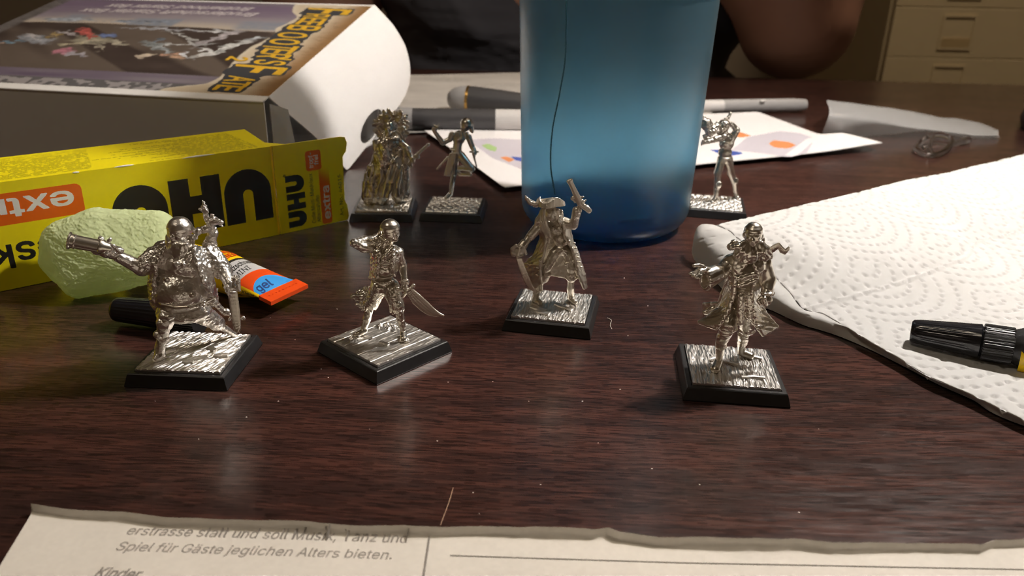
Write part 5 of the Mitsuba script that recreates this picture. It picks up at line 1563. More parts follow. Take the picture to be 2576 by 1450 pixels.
# --- 2: bare-armed pirate with a head scarf and a broad cutlass (second from the left)
F = 'pirate_figure_001'
base(F, -33.1, 185.3, -0.74, 'mixed', 11, 190, ((2.5, -2.0, 3.0, 0.9, 0.2), (-3, -3.0, 2.2, 0.9, 1.1)), turn=0.0)
H = V(*(-30.32, 185, 33.72))
f2 = V(0.80, -0.60, -0.10)
b = [ell((-31.71, 185, 27.43), V(3.5, 2.2, 2.9), 0.8), ell((-32.53, 185.5, 23.33), V(2.6, 1.9, 2.6), 0.8), ell((-32.81, 185.5, 19.88), V(3.0, 2.2, 1.9), 0.6), cap((-31.06, 185.5, 29.77), H, 1.15, 1.1, 0.4), ell(H, V(2.15, 2.25, 2.5), 0.3)] + face(H, f2, V(0, 0, 1), 1.0)
b += [ell((-33.14, 183.4, 28.32), V(1.7, 0.8, 1.2), 0.5), ell((-29.7, 183.4, 28.39), V(1.6, 0.8, 1.2), 0.5)]
b += [ell((-34.45, 185, 29.37), V(1.5, 1.4, 1.3), 0.5), cap((-34.61, 185, 29.27), (-36.52, 182.8, 30.11), 1.25, 1.15, 0.5), cap((-36.52, 182.8, 30.11), (-38.58, 181.4, 31.64), 1.2, 0.95, 0.4), cap((-38.58, 181.4, 31.71), (-36.59, 185.2, 31.14), 0.95, 1.1, 0.3), cap((-36.59, 185.2, 31.14), (-35.14, 187.6, 30.78), 0.95, 0.7, 0.3), ell((-34.63, 188.4, 30.85), V(0.9, 0.8, 0.8), 0.2)]
b += fingers(V(*(-34.19, 188.6, 30.96)), V(0.7, 0.1, 0.3), V(0, 0.6, 0.8), 1.0, 0.24, 0.2)
b += [ell((-28.53, 185, 28.17), V(1.3, 1.4, 1.3), 0.5), cap((-28.38, 185, 27.84), (-27.61, 185.4, 24.5), 1.05, 0.95, 0.4), cap((-27.61, 185.4, 24.5), (-27.08, 183.8, 21.56), 1.0, 0.72, 0.3), ell((-26.97, 183, 19.67), V(0.85, 0.9, 1.0), 0.25)]
b += fingers(V(*(-26.67, 182.4, 19.58)), V(0.3, -1, -0.1), V(-0.2, 0, -1), 1.0, 0.24, 0.8)
b += [cap((-34.01, 185, 18.33), (-36.74, 187, 12.47), 1.9, 1.3, 0.5), cap((-36.74, 187, 12.47), (-37.8, 187.6, 8.56), 1.05, 1.0, 0.4), cap((-37.8, 187.6, 8.56), (-38.63, 187.4, 5.89), 0.95, 0.68, 0.3), cap((-38.58, 187.32, 5.2), (-39.97, 186.23, 4.7), 0.75, 0.62, 0.3), cap((-39.57, 186.78, 4.7), (-41.12, 186.14, 4.5), 0.6, 0.42, 0.2)]
b += [cap((-30.77, 184.8, 18.48), (-28.84, 183.6, 14.16), 1.9, 1.25, 0.5), cap((-28.84, 183.6, 14.16), (-28.44, 184, 10.45), 1.0, 1.0, 0.4), cap((-28.44, 184, 10.45), (-27.87, 183.8, 7.5), 0.95, 0.68, 0.3), cap((-28.37, 187.01, 5.4), (-27.82, 183.78, 4.8), 0.78, 0.8, 0.3)]
for k in range(5):
    b += [cap({0: (-28.71, 183.79, 4.7), 1: (-28.23, 183.81, 4.7), 2: (-27.74, 183.83, 4.7), 3: (-27.25, 183.86, 4.7), 4: (-26.76, 183.88, 4.7)}[k], {0: (-28.73, 183.16, 4.5), 1: (-28.16, 183.04, 4.5), 2: (-27.59, 182.93, 4.5), 3: (-27.06, 183.1, 4.5), 4: (-26.53, 183.27, 4.5)}[k], 0.28, 0.24, 0.12)]
part(F, 'body', b, 0.16, (cast(0.07, 1), rough(0.10, 0.9, (1, 1, 1), 2)))
sc = [ell(H + V(-0.1, 0.2, 0.75), V(2.38, 2.45, 2.2), 0.2), ell(H + unit(f2) * 2.4 + V(0, 0, -1.75), V(2.6, 2.6, 2.2), 0.3, 's'), cap((-32.78, 186.4, 33.23), (-33.08, 187, 32.13), 0.6, 0.5, 0.2), cap((-33.07, 187, 32.36), (-33.57, 187.2, 30.45), 0.5, 0.3, 0.2), cap((-33.01, 187, 32.36), (-32.69, 186.6, 30.94), 0.45, 0.3, 0.2)]
part(F, 'head_scarf', sc, 0.15, (rough(0.10, 0.8, (0.5, 0.5, 2.4), 4),))
hr = [cap((-32.46, 186, 31.89), (-34.16, 185.6, 30.99), 0.9, 0.7, 0.3), cap((-31.74, 184.4, 31.79), (-33.32, 184.2, 30.51), 0.8, 0.6, 0.3), cap((-31.18, 183.8, 31.85), (-31.96, 183.4, 30.33), 0.6, 0.4, 0.3)]
part(F, 'hair', hr, 0.15, (rough(0.2, 1.6, (1, 1, 1), 3),))
ve = sheet([[(-32.59, 183.4, 30.15), (-33.03, 182.6, 27.78), (-33.29, 182.6, 25.45), (-33.82, 183, 22.24)], [(-35.02, 185.5, 29.01), (-35.19, 185.2, 26.43), (-35.21, 185.2, 24.06), (-35.84, 185.2, 20.97)]], 0.35, 0.25) + sheet([[(-29.46, 183.4, 30.55), (-29.4, 182.4, 28.27), (-29.79, 182.4, 26.27), (-29.82, 183, 23.69)], [(-28.06, 185.2, 28.77), (-28.1, 185, 27), (-28.97, 185, 24.62), (-29.7, 185, 22.22)]], 0.35, 0.25) + pl([(-29.77, 183.2, 29.95), (-31.23, 182.2, 28.3), (-32.28, 182.4, 26.38)], [0.3, 0.4, 0.3], 0.2) + pl([(-32.58, 183.2, 29.56), (-31.92, 182.3, 27.26), (-29.49, 182.4, 26.11)], [0.3, 0.35, 0.3], 0.2)
part(F, 'vest', ve, 0.15, (cast(0.16, 3), cloth(0.2, 8)))
sa2 = [ell((-32.64, 185.4, 21.82), V(2.75, 2.1, 0.75), 0.3), ell((-32.77, 185.4, 20.44), V(3.0, 2.3, 0.6), 0.3)] + [ell({0: (-34.22, 183.1, 20.8), 1: (-33.49, 182.9, 20.72), 2: (-32.77, 182.7, 20.72), 3: (-32.04, 182.5, 20.82), 4: (-31.37, 182.7, 20.85), 5: (-30.7, 182.9, 20.96), 6: (-30.03, 183.1, 21.2)}[k], 0.33, 0.1) for k in range(7)]
part(F, 'sash', sa2, 0.15, (rough(0.15, 0.9, (0.6, 0.6, 2.2), 4),))
br2 = [cap((-33.84, 185, 18.68), (-36.13, 186.6, 13.37), 2.15, 1.75, 0.5), cap((-30.79, 185, 18.75), (-29.19, 183.8, 14.06), 2.15, 1.75, 0.5)]
for k in range(6):
    a = 2 * math.pi * k / 6
    br2 += [cap(V(*(-36.26, 186.6, 13.37)) + V(1.4 * math.cos(a), 1.2 * math.sin(a), 0.2), V(*(-36.9, 186.8, 11.76)) + V(1.5 * math.cos(a), 1.3 * math.sin(a), -0.2 * (k % 2)), 0.5, 0.25, 0.2)]
    br2 += [cap(V(*(-29.25, 183.8, 14.06)) + V(1.4 * math.cos(a), 1.2 * math.sin(a), 0.2), V(*(-29.31, 183.8, 12.58)) + V(1.6 * math.cos(a), 1.4 * math.sin(a), -0.2 * (k % 2)), 0.5, 0.25, 0.2)]
part(F, 'breeches', br2, 0.16, (cast(0.14, 3), cloth(0.25, 8)))
tl = sheet([[(-34.03, 186.5, 19.79), (-36.67, 187.2, 17.7), (-38.99, 188, 16.61)], [(-34.2, 186, 17.91), (-37.31, 186.6, 15.83), (-40.97, 187.6, 14.78)], [(-34.67, 186.2, 15.35), (-37.46, 186.8, 13.61), (-40.24, 187.8, 12.75)], [(-35.66, 186.6, 13.03), (-37.21, 186.8, 12.19), (-39.06, 187.4, 11.45)]], 0.38, 0.3)
part(F, 'coat_tail', tl, 0.15, (rough(0.5, 0.8, (0.5, 0.5, 1.5), 8), cast(0.12, 2)))
cu = []
for a, b_ in (((792, 672), (745, 700)), ((840, 742), (785, 750)), ((900, 800), (850, 812)), ((965, 840), (930, 852)), ((1010, 855), (985, 866)), ((1056, 862), (1052, 866))):
    cu.append((a, b_))
SPI = [(-25.15, 182.4, 19.61), (-23.15, 182.4, 17.77), (-21.13, 182.4, 15.74), (-19.57, 182.4, 14.03), (-18.21, 182.4, 12.9), (-17.26, 182.4, 12.4)]
EDG = [(-26.24, 182.4, 18.15), (-24.79, 182.4, 15.65), (-22.93, 182.4, 13.71), (-21.2, 182.4, 12.59), (-19.12, 182.4, 12.14), (-17.33, 182.4, 12.26)]
blade(F, 'cutlass', SPI, EDG, 0.2, 'broad curved cutlass blade')
part(F, 'cutlass_hilt', [cap((-27.44, 182.4, 17.43), (-24.65, 182.4, 20.48), 0.42, 0.42, 0.2), cap((-28.51, 182.6, 19.28), (-25.65, 182.4, 18.99), 0.6, 0.5, 0.2), cap((-27.44, 182.4, 17.43), (-26.31, 181.4, 18.98), 0.4, None, 0.2), cap((-26.31, 181.4, 18.98), (-24.63, 182.2, 20.46), 0.35, None, 0.2), ell((-24.59, 182.4, 20.48), 0.5, 0.1), ell((-28.67, 182.6, 19.38), 0.6, 0.1)], 0.14, (cast(0.14, 2),))
part(F, 'arm_cuff', [ell((-26.93, 183.5, 20.9), V(1.15, 1.15, 0.75), 0.2), ell((-26.31, 183.2, 21.31), 0.5, 0.2)], 0.14, (cast(0.25, 4),))
tag(F, 'metal figure of a lean barefoot pirate with a head scarf and a broad curved cutlass', 'figurine')

# --- 3: pirate woman with tricorn, sabre down and pistol raised (in front of the bottle)
F = 'pirate_figure_002'
base(F, 12.0, 209.6, -0.19, 'planks', 7, 180, ((3.2, -1.4, 6.2, 1.1, -0.55), (-3.6, -4.4, 5.0, 1.7, -0.45), (-1.9, -6.6, 4.0, 1.5, -0.3)), turn=0.0)
H = V(*(10.2, 208.6, 32.15))
f3 = V(0.18, -1, -0.22)
b = [ell((12.07, 210, 27.81), V(2.2, 1.5, 2.1), 0.7), ell((13.11, 210, 24.11), V(1.7, 1.35, 2.2), 0.7), ell((13.77, 209.9, 20.97), V(2.3, 1.7, 1.6), 0.6), cap((11.04, 209.8, 29.68), H, 0.75, 0.8, 0.3), ell(H, V(1.72, 1.75, 2.1), 0.3)] + face(H, f3, V(0, 0, 1), 0.84)
b += [ell((11.43, 208.5, 27.37), V(0.85, 0.8, 0.85), 0.3), ell((12.83, 208.5, 27.21), V(0.8, 0.8, 0.85), 0.3)]
b += [cap((7.38, 209.6, 28.02), (4.65, 208.8, 24.9), 1.1, 0.95, 0.5), cap((4.65, 208.8, 24.9), (2.35, 207, 22.13), 0.95, 0.75, 0.3), ell((1.68, 206.6, 20.96), V(0.95, 0.9, 0.95), 0.3)]
b += fingers(V(*(1.5, 206, 20.8)), V(-0.2, -1, -0.1), V(-0.25, 0, -1), 0.9, 0.23, 0.8)
b += [cap((13.92, 209.6, 29.26), (16.67, 208.4, 28.72), 1.1, 0.95, 0.5), cap((16.67, 208.4, 28.72), (17.1, 207, 32.15), 0.9, 0.72, 0.3), ell((17.18, 206.6, 33.53), V(0.95, 0.8, 0.95), 0.3)]
b += fingers(V(*(17.23, 206.2, 34.01)), V(0.4, -0.8, 0.3), V(0.4, 0, 1), 0.9, 0.22, 0.75)
b += [cap((11.85, 209.6, 19.71), (9.73, 208.2, 16.01), 1.5, 1.15, 0.5), cap((9.73, 208.2, 16.01), (7.55, 209.4, 9.28), 1.0, 0.8, 0.4), cap((7.23, 209.6, 8.21), (6.82, 211.28, 4.9), 0.95, 0.85, 0.3), cap((6.64, 211.73, 4.9), (8.15, 209.47, 4.6), 0.85, 0.7, 0.3)]
b += [cap((15.76, 209.6, 19.8), (16.58, 208.4, 16.09), 1.5, 1.15, 0.5), cap((16.58, 208.4, 16.09), (16.9, 209.8, 9.72), 1.0, 0.78, 0.4), cap((16.84, 210.2, 9.16), (17.39, 212.77, 4.9), 0.95, 0.85, 0.3), cap((17.09, 212.75, 4.9), (18.37, 210.55, 4.6), 0.85, 0.7, 0.3)]
part(F, 'body', b, 0.15, (cast(0.06, 1),))
ha = [ell((10.21, 209.4, 34.58), V(1.95, 1.8, 1.3), 0.3)]
hc = V(*(9.92, 209.2, 34.49))
brim_lo, brim_up = [], []
for k in range(25):
    a = 2 * math.pi * k / 24
    # three corners: left, right and back; the sides between them are turned up
    lobes = 0.5 + 0.5 * math.cos(3 * (a - math.radians(8)) + math.pi)
    rx, ry = 2.75 + 1.35 * (1 - lobes), 2.3 + 0.8 * (1 - lobes)
    p0 = hc + V(math.cos(a) * rx * (1.12 if math.cos(a) < 0 else 1.0), math.sin(a) * ry, -0.35 + 0.25 * lobes)
    brim_lo.append(p0)
    brim_up.append(hc + V(math.cos(a) * (rx - 0.2) * (1.12 if math.cos(a) < 0 else 1.0), math.sin(a) * (ry - 0.2), (0.75 + 1.45 * lobes) * (0.74 - 0.26 * math.tanh(2.2 * math.sin(a)))))
ha += sheet([brim_lo, brim_up], 0.2, 0.12, 0)
ha += sheet([[hc + V(0, 0, 0.1)] * 25, brim_lo], 0.22, 0.15, 0)
part(F, 'tricorn_hat', ha, 0.13, (rough(0.05, 0.6, (1, 1, 1), 2),), 'wide tricorn hat')
fe = pl([(8.18, 210.8, 34.05), (6.11, 211, 33.58), (4.52, 211, 34.09), (3.54, 210.8, 35.39), (3.17, 210.6, 36.09)], [0.5, 0.6, 0.6, 0.45, 0.25], 0.2)
for k in range(7):
    fe += [cap({0: (6.8, 210.9, 33.73), 1: (6.31, 210.9, 33.72), 2: (5.82, 210.9, 33.82), 3: (5.33, 210.9, 33.99), 4: (4.83, 210.9, 34.2), 5: (4.33, 210.9, 34.48), 6: (3.84, 210.9, 34.83)}[k], {0: (6.48, 210.9, 32.82), 1: (5.95, 210.9, 32.84), 2: (5.42, 210.9, 33.02), 3: (4.89, 210.9, 33.29), 4: (4.36, 210.9, 33.68), 5: (3.82, 210.9, 34.21), 6: (3.28, 210.9, 34.82)}[k], 0.36, 0.18, 0.15), cap({0: (6.8, 210.9, 33.73), 1: (6.31, 210.9, 33.72), 2: (5.82, 210.9, 33.82), 3: (5.33, 210.9, 33.99), 4: (4.83, 210.9, 34.2), 5: (4.33, 210.9, 34.48), 6: (3.84, 210.9, 34.83)}[k], {0: (6.5, 211, 34.5), 1: (6.08, 211, 34.49), 2: (5.66, 211, 34.59), 3: (5.24, 211, 34.72), 4: (4.81, 211, 34.89), 5: (4.39, 211, 35.17), 6: (3.96, 211, 35.45)}[k], 0.32, 0.16, 0.15)]
part(F, 'hat_feather', fe, 0.13, (rough(0.1, 2, (1, 1, 1), 2),), 'curled feather on the hat')
hr = [cap((8.26, 209.2, 32.54), (7.08, 209.3, 29.39), 0.75, 0.95, 0.4), cap((7.08, 209.3, 29.39), (6.25, 209.2, 27.76), 0.9, 0.5, 0.4), cap((8.42, 208.2, 33.03), (8.66, 207.9, 29.88), 0.55, 0.65, 0.4), cap((8.66, 207.9, 29.88), (9.71, 207.4, 27.51), 0.6, 0.35, 0.3), cap((12.13, 208.3, 32.9), (11.87, 208.1, 30.61), 0.5, 0.45, 0.3), ell((10.21, 210.8, 31.18), V(1.6, 1.1, 2.0), 0.4)]
part(F, 'hair', hr, 0.14, (rough(0.18, 1.2, (1.2, 1.2, 0.4), 3),))
co = sheet([[(6.43, 210.2, 28.54), (7.99, 210.6, 24.17), (6.21, 211, 18.69), (3.85, 211.2, 15.88), (3.78, 211.2, 12.77), (4.88, 211, 8.36)], [(8.12, 208.2, 28.86), (9.28, 207.7, 25.19), (8.74, 207.4, 20.45), (7.67, 207, 17.19), (8, 207.2, 13.68), (8.43, 208, 9.18)]], 0.30, 0.25)
co += sheet([[(14.83, 209.9, 28.82), (15.58, 210.2, 24.47), (17.64, 209.8, 21.66), (19.06, 209.6, 17.97), (20.36, 209.6, 13.78), (21.25, 209.8, 9.74)], [(13.8, 208.3, 28.77), (14.37, 208.1, 25.17), (16.53, 207.6, 22.05), (17.65, 207.4, 18.39), (18.57, 207.6, 14.53), (20.55, 208.4, 9.92)]], 0.30, 0.25)
co += sheet([[(6.63, 211.2, 28.22), (8.62, 211.8, 22.26), (7.37, 212.8, 17.28), (5.37, 213.4, 11.54)], [(10.9, 212, 28.24), (11.87, 212.4, 22.12), (11.81, 213.4, 15.6), (10.87, 213.8, 11.9)], [(14.75, 211.2, 28.4), (15.41, 211.8, 22.41), (16.51, 213, 15.86), (16.04, 213.6, 11.11)], [(15.44, 210.6, 28.05), (17.19, 210.8, 21.29), (19.29, 211.2, 15.84), (20.04, 211.2, 11.97)]], 0.32, 0.25)
co += [cap((7.38, 209.7, 27.98), (4.92, 208.8, 25.09), 1.35, 1.2, 0.3), cap((13.93, 209.7, 29.16), (16.61, 208.5, 28.69), 1.35, 1.15, 0.3), cap((16.61, 208.5, 28.69), (16.92, 207.6, 31.06), 1.1, 1.0, 0.3)]
co += sheet([[(12.41, 210.2, 32.51), (13.25, 209.4, 32.34), (13.53, 208.8, 30.79)], [(12.15, 208.4, 30.16), (12.59, 207.8, 29.63), (13.13, 207.8, 29.28)]], 0.26, 0.2) + sheet([[(6.56, 209.8, 29.59), (7.75, 208.2, 29.4), (9.33, 207.4, 28.23)], [(6.27, 209.8, 27.74), (8.17, 208.2, 27.21), (10.31, 207.4, 25.32)]], 0.26, 0.2)
part(F, 'coat', co, 0.15, (cast(0.05, 3), rough(0.16, 0.45, (1, 1, 0.5), 8)), 'long open coat')
bu = [ell((7.62, 206.7, 18.62), V(0.5, 0.35, 0.28), 0.1), ell((6.98, 206.7, 16.53), V(0.55, 0.35, 0.28), 0.1), ell((6.91, 206.9, 14.24), V(0.55, 0.35, 0.28), 0.1)] + [ell({0: (17.02, 207.3, 23.84), 1: (17.47, 207.3, 22.44), 2: (17.93, 207.3, 21.03), 3: (18.39, 207.3, 19.61), 4: (18.85, 207.3, 18.19), 5: (19.32, 207.3, 16.76)}[k], V(0.42, 0.4, 0.3), 0.1) for k in range(6)]
part(F, 'coat_button', bu, 0.12, (cast(0.08, 3),))
be = [ell((13.96, 209.9, 20.79), V(2.45, 1.85, 0.5), 0.2), ell((14.17, 207.7, 21.4), V(1.0, 0.5, 0.5), 0.2), cap((14.12, 208, 22.97), (15.63, 207.8, 24.19), 0.45, 0.5, 0.2), cap((13.82, 207.7, 21.39), (12.82, 207.7, 20.06), 0.35, 0.25, 0.2), cap((14.35, 207.7, 21.4), (15.29, 207.7, 20.11), 0.35, 0.25, 0.2), ell((11.11, 207.7, 27.44), V(0.6, 0.4, 0.4), 0.2)]
part(F, 'belt', be, 0.13, (cast(0.15, 4),))
bo = [cap((9.7, 208.3, 14.05), (9.05, 208.6, 12.57), 1.15, 1.25, 0.3), cap((8.87, 208.6, 12.37), (8.82, 208.6, 11.79), 0.9, 0.6, 0.3), cap((16.71, 208.8, 14.01), (16.87, 209.2, 12.7), 1.15, 1.3, 0.3), cap((15.7, 209, 12.75), (18.04, 209, 12.8), 0.5, 0.5, 0.3), cap((11.16, 208, 17.64), (8.53, 208.2, 16.93), 0.4, 0.4, 0.2), cap((15.07, 207.9, 17.39), (17.18, 208.1, 18.12), 0.4, 0.4, 0.2)]
part(F, 'boot_cuff', bo, 0.14, (cast(0.12, 4),))
blade(F, 'sabre', [(1.12, 206.2, 19.23), (2.03, 206, 16.31), (3.28, 205.8, 12.99), (4.76, 205.7, 10.57), (7.11, 205.6, 9.2)], [(2.45, 206.2, 19.44), (3.54, 206, 16.72), (4.67, 205.8, 13.79), (5.99, 205.7, 10.98), (7.18, 205.6, 9.39)], 0.17, 'slim curved sabre blade pointing down')
gu = [ell((1.69, 206.4, 20.29), V(1.4, 1.2, 0.45), 0.2), ell((1.6, 206.6, 21.41), V(1.5, 1.25, 1.35), 0.4), cap((2.35, 207, 22.32), (3.2, 207.6, 23.43), 1.35, 1.2, 0.3)] + pl([(-0.25, 206.4, 20.62), (-0.1, 205.8, 22.33), (0.93, 205.6, 23.34), (1.99, 206, 22.67)], [0.4, 0.55, 0.45, 0.35], 0.2) + [cap((3.04, 206.8, 22.41), (3.68, 206.6, 20.63), 0.45, 0.45, 0.2), cap((1.99, 205.7, 22.41), (1.51, 205.4, 20.65), 0.55, 0.4, 0.2), ell((0.28, 206.2, 20.7), V(0.8, 0.8, 0.9), 0.2)]
part(F, 'sabre_guard', gu, 0.14, (cast(0.1, 5),))
pa, pb = V(*(17.87, 206, 35.86)), V(*(14.64, 205, 42.31))
dp = unit(pb - pa)
Lp = np.linalg.norm(pb - pa)
put(F + '__pistol__barrel', lathe([(-0.3, .1), (-0.3, .8), (0.2, .95), (Lp * 0.6, 0.75), (Lp * 0.9, 0.7), (Lp * 0.92, 0.85), (Lp, 0.88), (Lp + .03, 0.55), (Lp - 1.2, 0.45), (Lp - 1.2, .1)], pa, dp, 28), 'pewter_dull', smooth=40)
part(F, 'glove', [ell((17.27, 206.5, 33.56), V(1.35, 1.15, 1.15), 0.4), cap((17.08, 206.9, 32.47), (16.98, 207.3, 31.52), 1.3, 1.15, 0.3)], 0.14, (cast(0.1, 5),))
part(F, 'pistol__grip', [ell((18.18, 205.9, 36.25), V(0.9, 0.8, 0.8), 0.25), cap(pa - dp * 0.2, (18.95, 206, 34.82), 0.9, 0.8, 0.3), cap((18.95, 206, 34.82), (20.45, 206.1, 33.76), 0.75, 0.8, 0.3), cap((19.92, 206.1, 34.7), (20.68, 206.1, 33.4), 0.55, 0.5, 0.2), ell((16.08, 205.8, 37.29), V(0.7, 0.6, 0.6), 0.3), cap((15.57, 205.7, 37.13), (16.48, 205.8, 36.06), 0.35, 0.35, 0.2), cap((17.79, 205.9, 37.3), (18.63, 205.9, 37.49), 0.4, 0.3, 0.2), cap((18.87, 205.9, 36.09), (19.36, 206, 36.7), 0.3, 0.25, 0.2)], 0.14, (cast(0.16, 5),))
tag(F, 'metal figure of a pirate woman with a tricorn hat, raised pistol and lowered sabre', 'figurine')

# --- 4: bearded captain in a long buttoned coat, open hand held out (front row, right)
F = 'pirate_figure_003'
base(F, 54.9, 174.7, -0.105, 'planks', 5, 190, ((4.4, -6.2, 5.6, 0.9, 0.06), (-0.6, 0.9, 5.5, 1.2, -0.35), (6.5, 4.6, 3.6, 1.2, -0.2), (-3.6, 2.2, 3.0, 1.2, 0.5)), turn=0.0)
H = V(*(55.43, 173.6, 38.51))
f4 = V(-0.28, -1, -0.12)
b = [ell((55.92, 175.1, 28.39), V(3.4, 2.2, 3.2), 0.8), ell((55.29, 175, 23.11), V(2.6, 2.0, 2.4), 0.8), ell((55.76, 175, 19.51), V(2.7, 2.1, 1.9), 0.6), cap((56, 175, 33.63), H, 1.2, 1.15, 0.4), ell(H, V(1.72, 1.9, 2.35), 0.3)] + face(H, f4, V(0, 0, 1), 0.92)
b += [cap((51.17, 174.9, 30.8), (48.54, 173.1, 29.02), 1.3, 1.1, 0.5), cap((48.54, 173.1, 29.02), (44.68, 171, 30.61), 0.85, 0.7, 0.3), ell((43.6, 170.5, 30.78), V(0.9, 0.75, 0.45), 0.25)]
b += pl([(42.89, 170.2, 30.89), (41.89, 169.7, 30.38), (40.96, 169.4, 30.24)], [0.3, 0.28, 0.22], 0.1) + pl([(43, 169.9, 30.77), (42.2, 169.2, 30.08), (41.46, 168.9, 29.91)], [0.3, 0.28, 0.22], 0.1) + pl([(43.25, 169.6, 30.79), (42.68, 168.8, 30.08), (42.07, 168.4, 29.78)], [0.3, 0.28, 0.22], 0.1) + pl([(43.42, 169.6, 30.69), (43.26, 168.8, 29.99), (42.83, 168.5, 29.62)], [0.28, 0.26, 0.2], 0.1) + pl([(44.05, 170.8, 31.53), (42.81, 170.4, 31.99), (41.74, 170.1, 31.95)], [0.34, 0.3, 0.24], 0.1)
b += [cap((59.48, 174.9, 30.47), (60.93, 174.3, 27.07), 1.35, 1.15, 0.5), cap((60.93, 174.3, 27.07), (60.06, 172.2, 24.41), 1.0, 0.85, 0.3), ell((60.21, 171.7, 23.04), V(1.15, 1.0, 1.1), 0.3)]
b += fingers(V(*(59.62, 170.9, 23.27)), V(-0.3, -1, -0.35), V(0.35, 0, -1), 1.0, 0.27, 0.85)
b += pl([(58.74, 171.3, 23.88), (58.11, 170.8, 23.21), (58.55, 170.5, 22.47)], [0.32, 0.3, 0.25], 0.12)
b += [cap((53.18, 174.6, 18.18), (52.12, 172.4, 15.71), 1.7, 1.35, 0.5), cap((51.78, 172.4, 14.42), (51.1, 172.8, 11.25), 1.2, 1.1, 0.4), cap((51.1, 172.8, 11.25), (51.11, 172.6, 7.23), 1.05, 0.72, 0.3), cap((51.44, 173.74, 5.5), (50.06, 170.73, 4.8), 0.85, 0.9, 0.3), ell((49.93, 170.68, 4.9), V(0.95, 1.0, 0.75), 0.2)]
b += [cap((57.39, 175.2, 17.64), (58.12, 176.4, 13.39), 1.7, 1.3, 0.5), cap((58.06, 176.6, 12.92), (58.12, 178.6, 8.71), 1.1, 1.0, 0.4), cap((58.12, 178.6, 8.71), (58.27, 179.2, 6.09), 1.0, 0.7, 0.3), cap((58.52, 179.44, 5.2), (60.7, 178.47, 4.7), 0.8, 0.75, 0.3)]
part(F, 'body', b, 0.16, (cast(0.06, 1),))
sc = [ell(H + V(0.05, 0.25, 0.75), V(1.95, 2.1, 2.05), 0.2), ell(H + unit(f4) * 2.0 + V(0, 0, -1.5), V(2.2, 2.0, 1.95), 0.3, 's'), ell((58.14, 175.5, 36.57), V(0.7, 0.7, 0.8), 0.3)]
part(F, 'head_scarf', sc, 0.14, (rough(0.12, 0.8, (0.4, 0.4, 2.4), 4),), 'smooth domed head scarf')
rb_ = sheet([[(59.05, 175.1, 35.03), (60.19, 175, 34.75), (61.12, 174.8, 35.69), (62.03, 174.6, 36.23), (62.77, 174.3, 35.4), (63.64, 174.2, 34.71), (64.33, 174.2, 35.47)], [(59.55, 175.4, 33.74), (60.8, 175.2, 33.6), (61.79, 175, 34.79), (62.24, 174.8, 35.28), (62.78, 174.6, 34.2), (63.73, 174.4, 33.89), (64.45, 174.4, 34.65)]], 0.22, 0.2) + [cap((58, 175.2, 35.82), (59.46, 175.1, 34.42), 0.6, 0.55, 0.3)]
part(F, 'scarf_ribbon', rb_, 0.13, (rough(0.06, 0.8, (1, 1, 1), 2),), 'wavy ribbon blown to the right')
bd = []
for (x0, y0, x1, y1, r) in ((650, 225, 600, 320, 0.6), (665, 235, 640, 345, 0.6), (630, 215, 555, 300, 0.6), (615, 210, 520, 245, 0.6), (680, 235, 690, 340, 0.55), (700, 225, 735, 300, 0.6), (715, 215, 790, 310, 0.65), (725, 205, 810, 285, 0.6), (640, 230, 580, 340, 0.5), (660, 235, 660, 350, 0.5)):
    bd += pl([{(650, 225): (54.44, 172.4, 36.4), (665, 235): (54.96, 172.4, 36.07), (630, 215): (53.77, 172.4, 36.72), (615, 210): (53.27, 172.4, 36.87), (680, 235): (55.44, 172.4, 36.08), (700, 225): (56.02, 172.4, 36.43), (715, 215): (56.45, 172.4, 36.78), (725, 205): (56.72, 172.4, 37.12), (640, 230): (54.15, 172.4, 36.22), (660, 235): (54.8, 172.4, 36.07)}[x0, y0], {(650, 225, 600, 320): (53.94, 171.9, 34.7), (665, 235, 640, 345): (54.88, 171.9, 34.13), (630, 215, 555, 300): (52.84, 171.9, 35.18), (615, 210, 520, 245): (51.93, 171.9, 36.17), (680, 235, 690, 340): (55.9, 171.9, 34.24), (700, 225, 735, 300): (56.81, 171.9, 35.1), (715, 215, 790, 310): (57.91, 171.9, 35.13), (725, 205, 810, 285): (58.3, 171.9, 35.72), (640, 230, 580, 340): (53.52, 171.9, 34.27), (660, 235, 660, 350): (55.13, 171.9, 34.05)}[x0, y0, x1, y1], {(600, 320): (53.23, 172.2, 33.24), (640, 345): (54.61, 172.2, 32.42), (555, 300): (51.71, 172.2, 33.88), (520, 245): (50.37, 172.2, 35.71), (690, 340): (56.17, 172.2, 32.63), (735, 300): (57.41, 172.2, 34.01), (790, 310): (59.2, 172.2, 33.71), (810, 285): (59.71, 172.2, 34.57), (580, 340): (52.68, 172.2, 32.55), (660, 350): (55.27, 172.2, 32.27)}[x1, y1]], [r, r * 1.05, r * 0.5], 0.22)
bd += [cap((54.71, 172.2, 35.23), (54.72, 172, 34.02), 0.85, 0.8, 0.3), ell((53.28, 173.4, 35.17), V(1.6, 1.0, 1.2), 0.4), ell((58.42, 173.4, 34.95), V(1.4, 1.0, 1.2), 0.4), ell((50.69, 174, 35.41), V(0.6, 0.6, 0.7), 0.3), cap((51.42, 174.2, 36.37), (52.09, 174, 35.78), 0.55, 0.6, 0.3), ell((59.93, 173, 33.6), V(0.55, 0.5, 0.6), 0.25)]
bd += [ell((54.87, 172.9, 34.2), V(2.3, 1.1, 1.6), 0.5), cap((52.07, 173, 33.93), (54.08, 172.6, 32.43), 0.7, 0.8, 0.4), cap((56.5, 172.8, 33.77), (58.64, 173.2, 32.99), 0.8, 0.7, 0.4)]
part(F, 'beard', bd, 0.14, (rough(0.16, 1.6, (1.6, 1.6, 0.3), 3),), 'long flowing beard and hair')
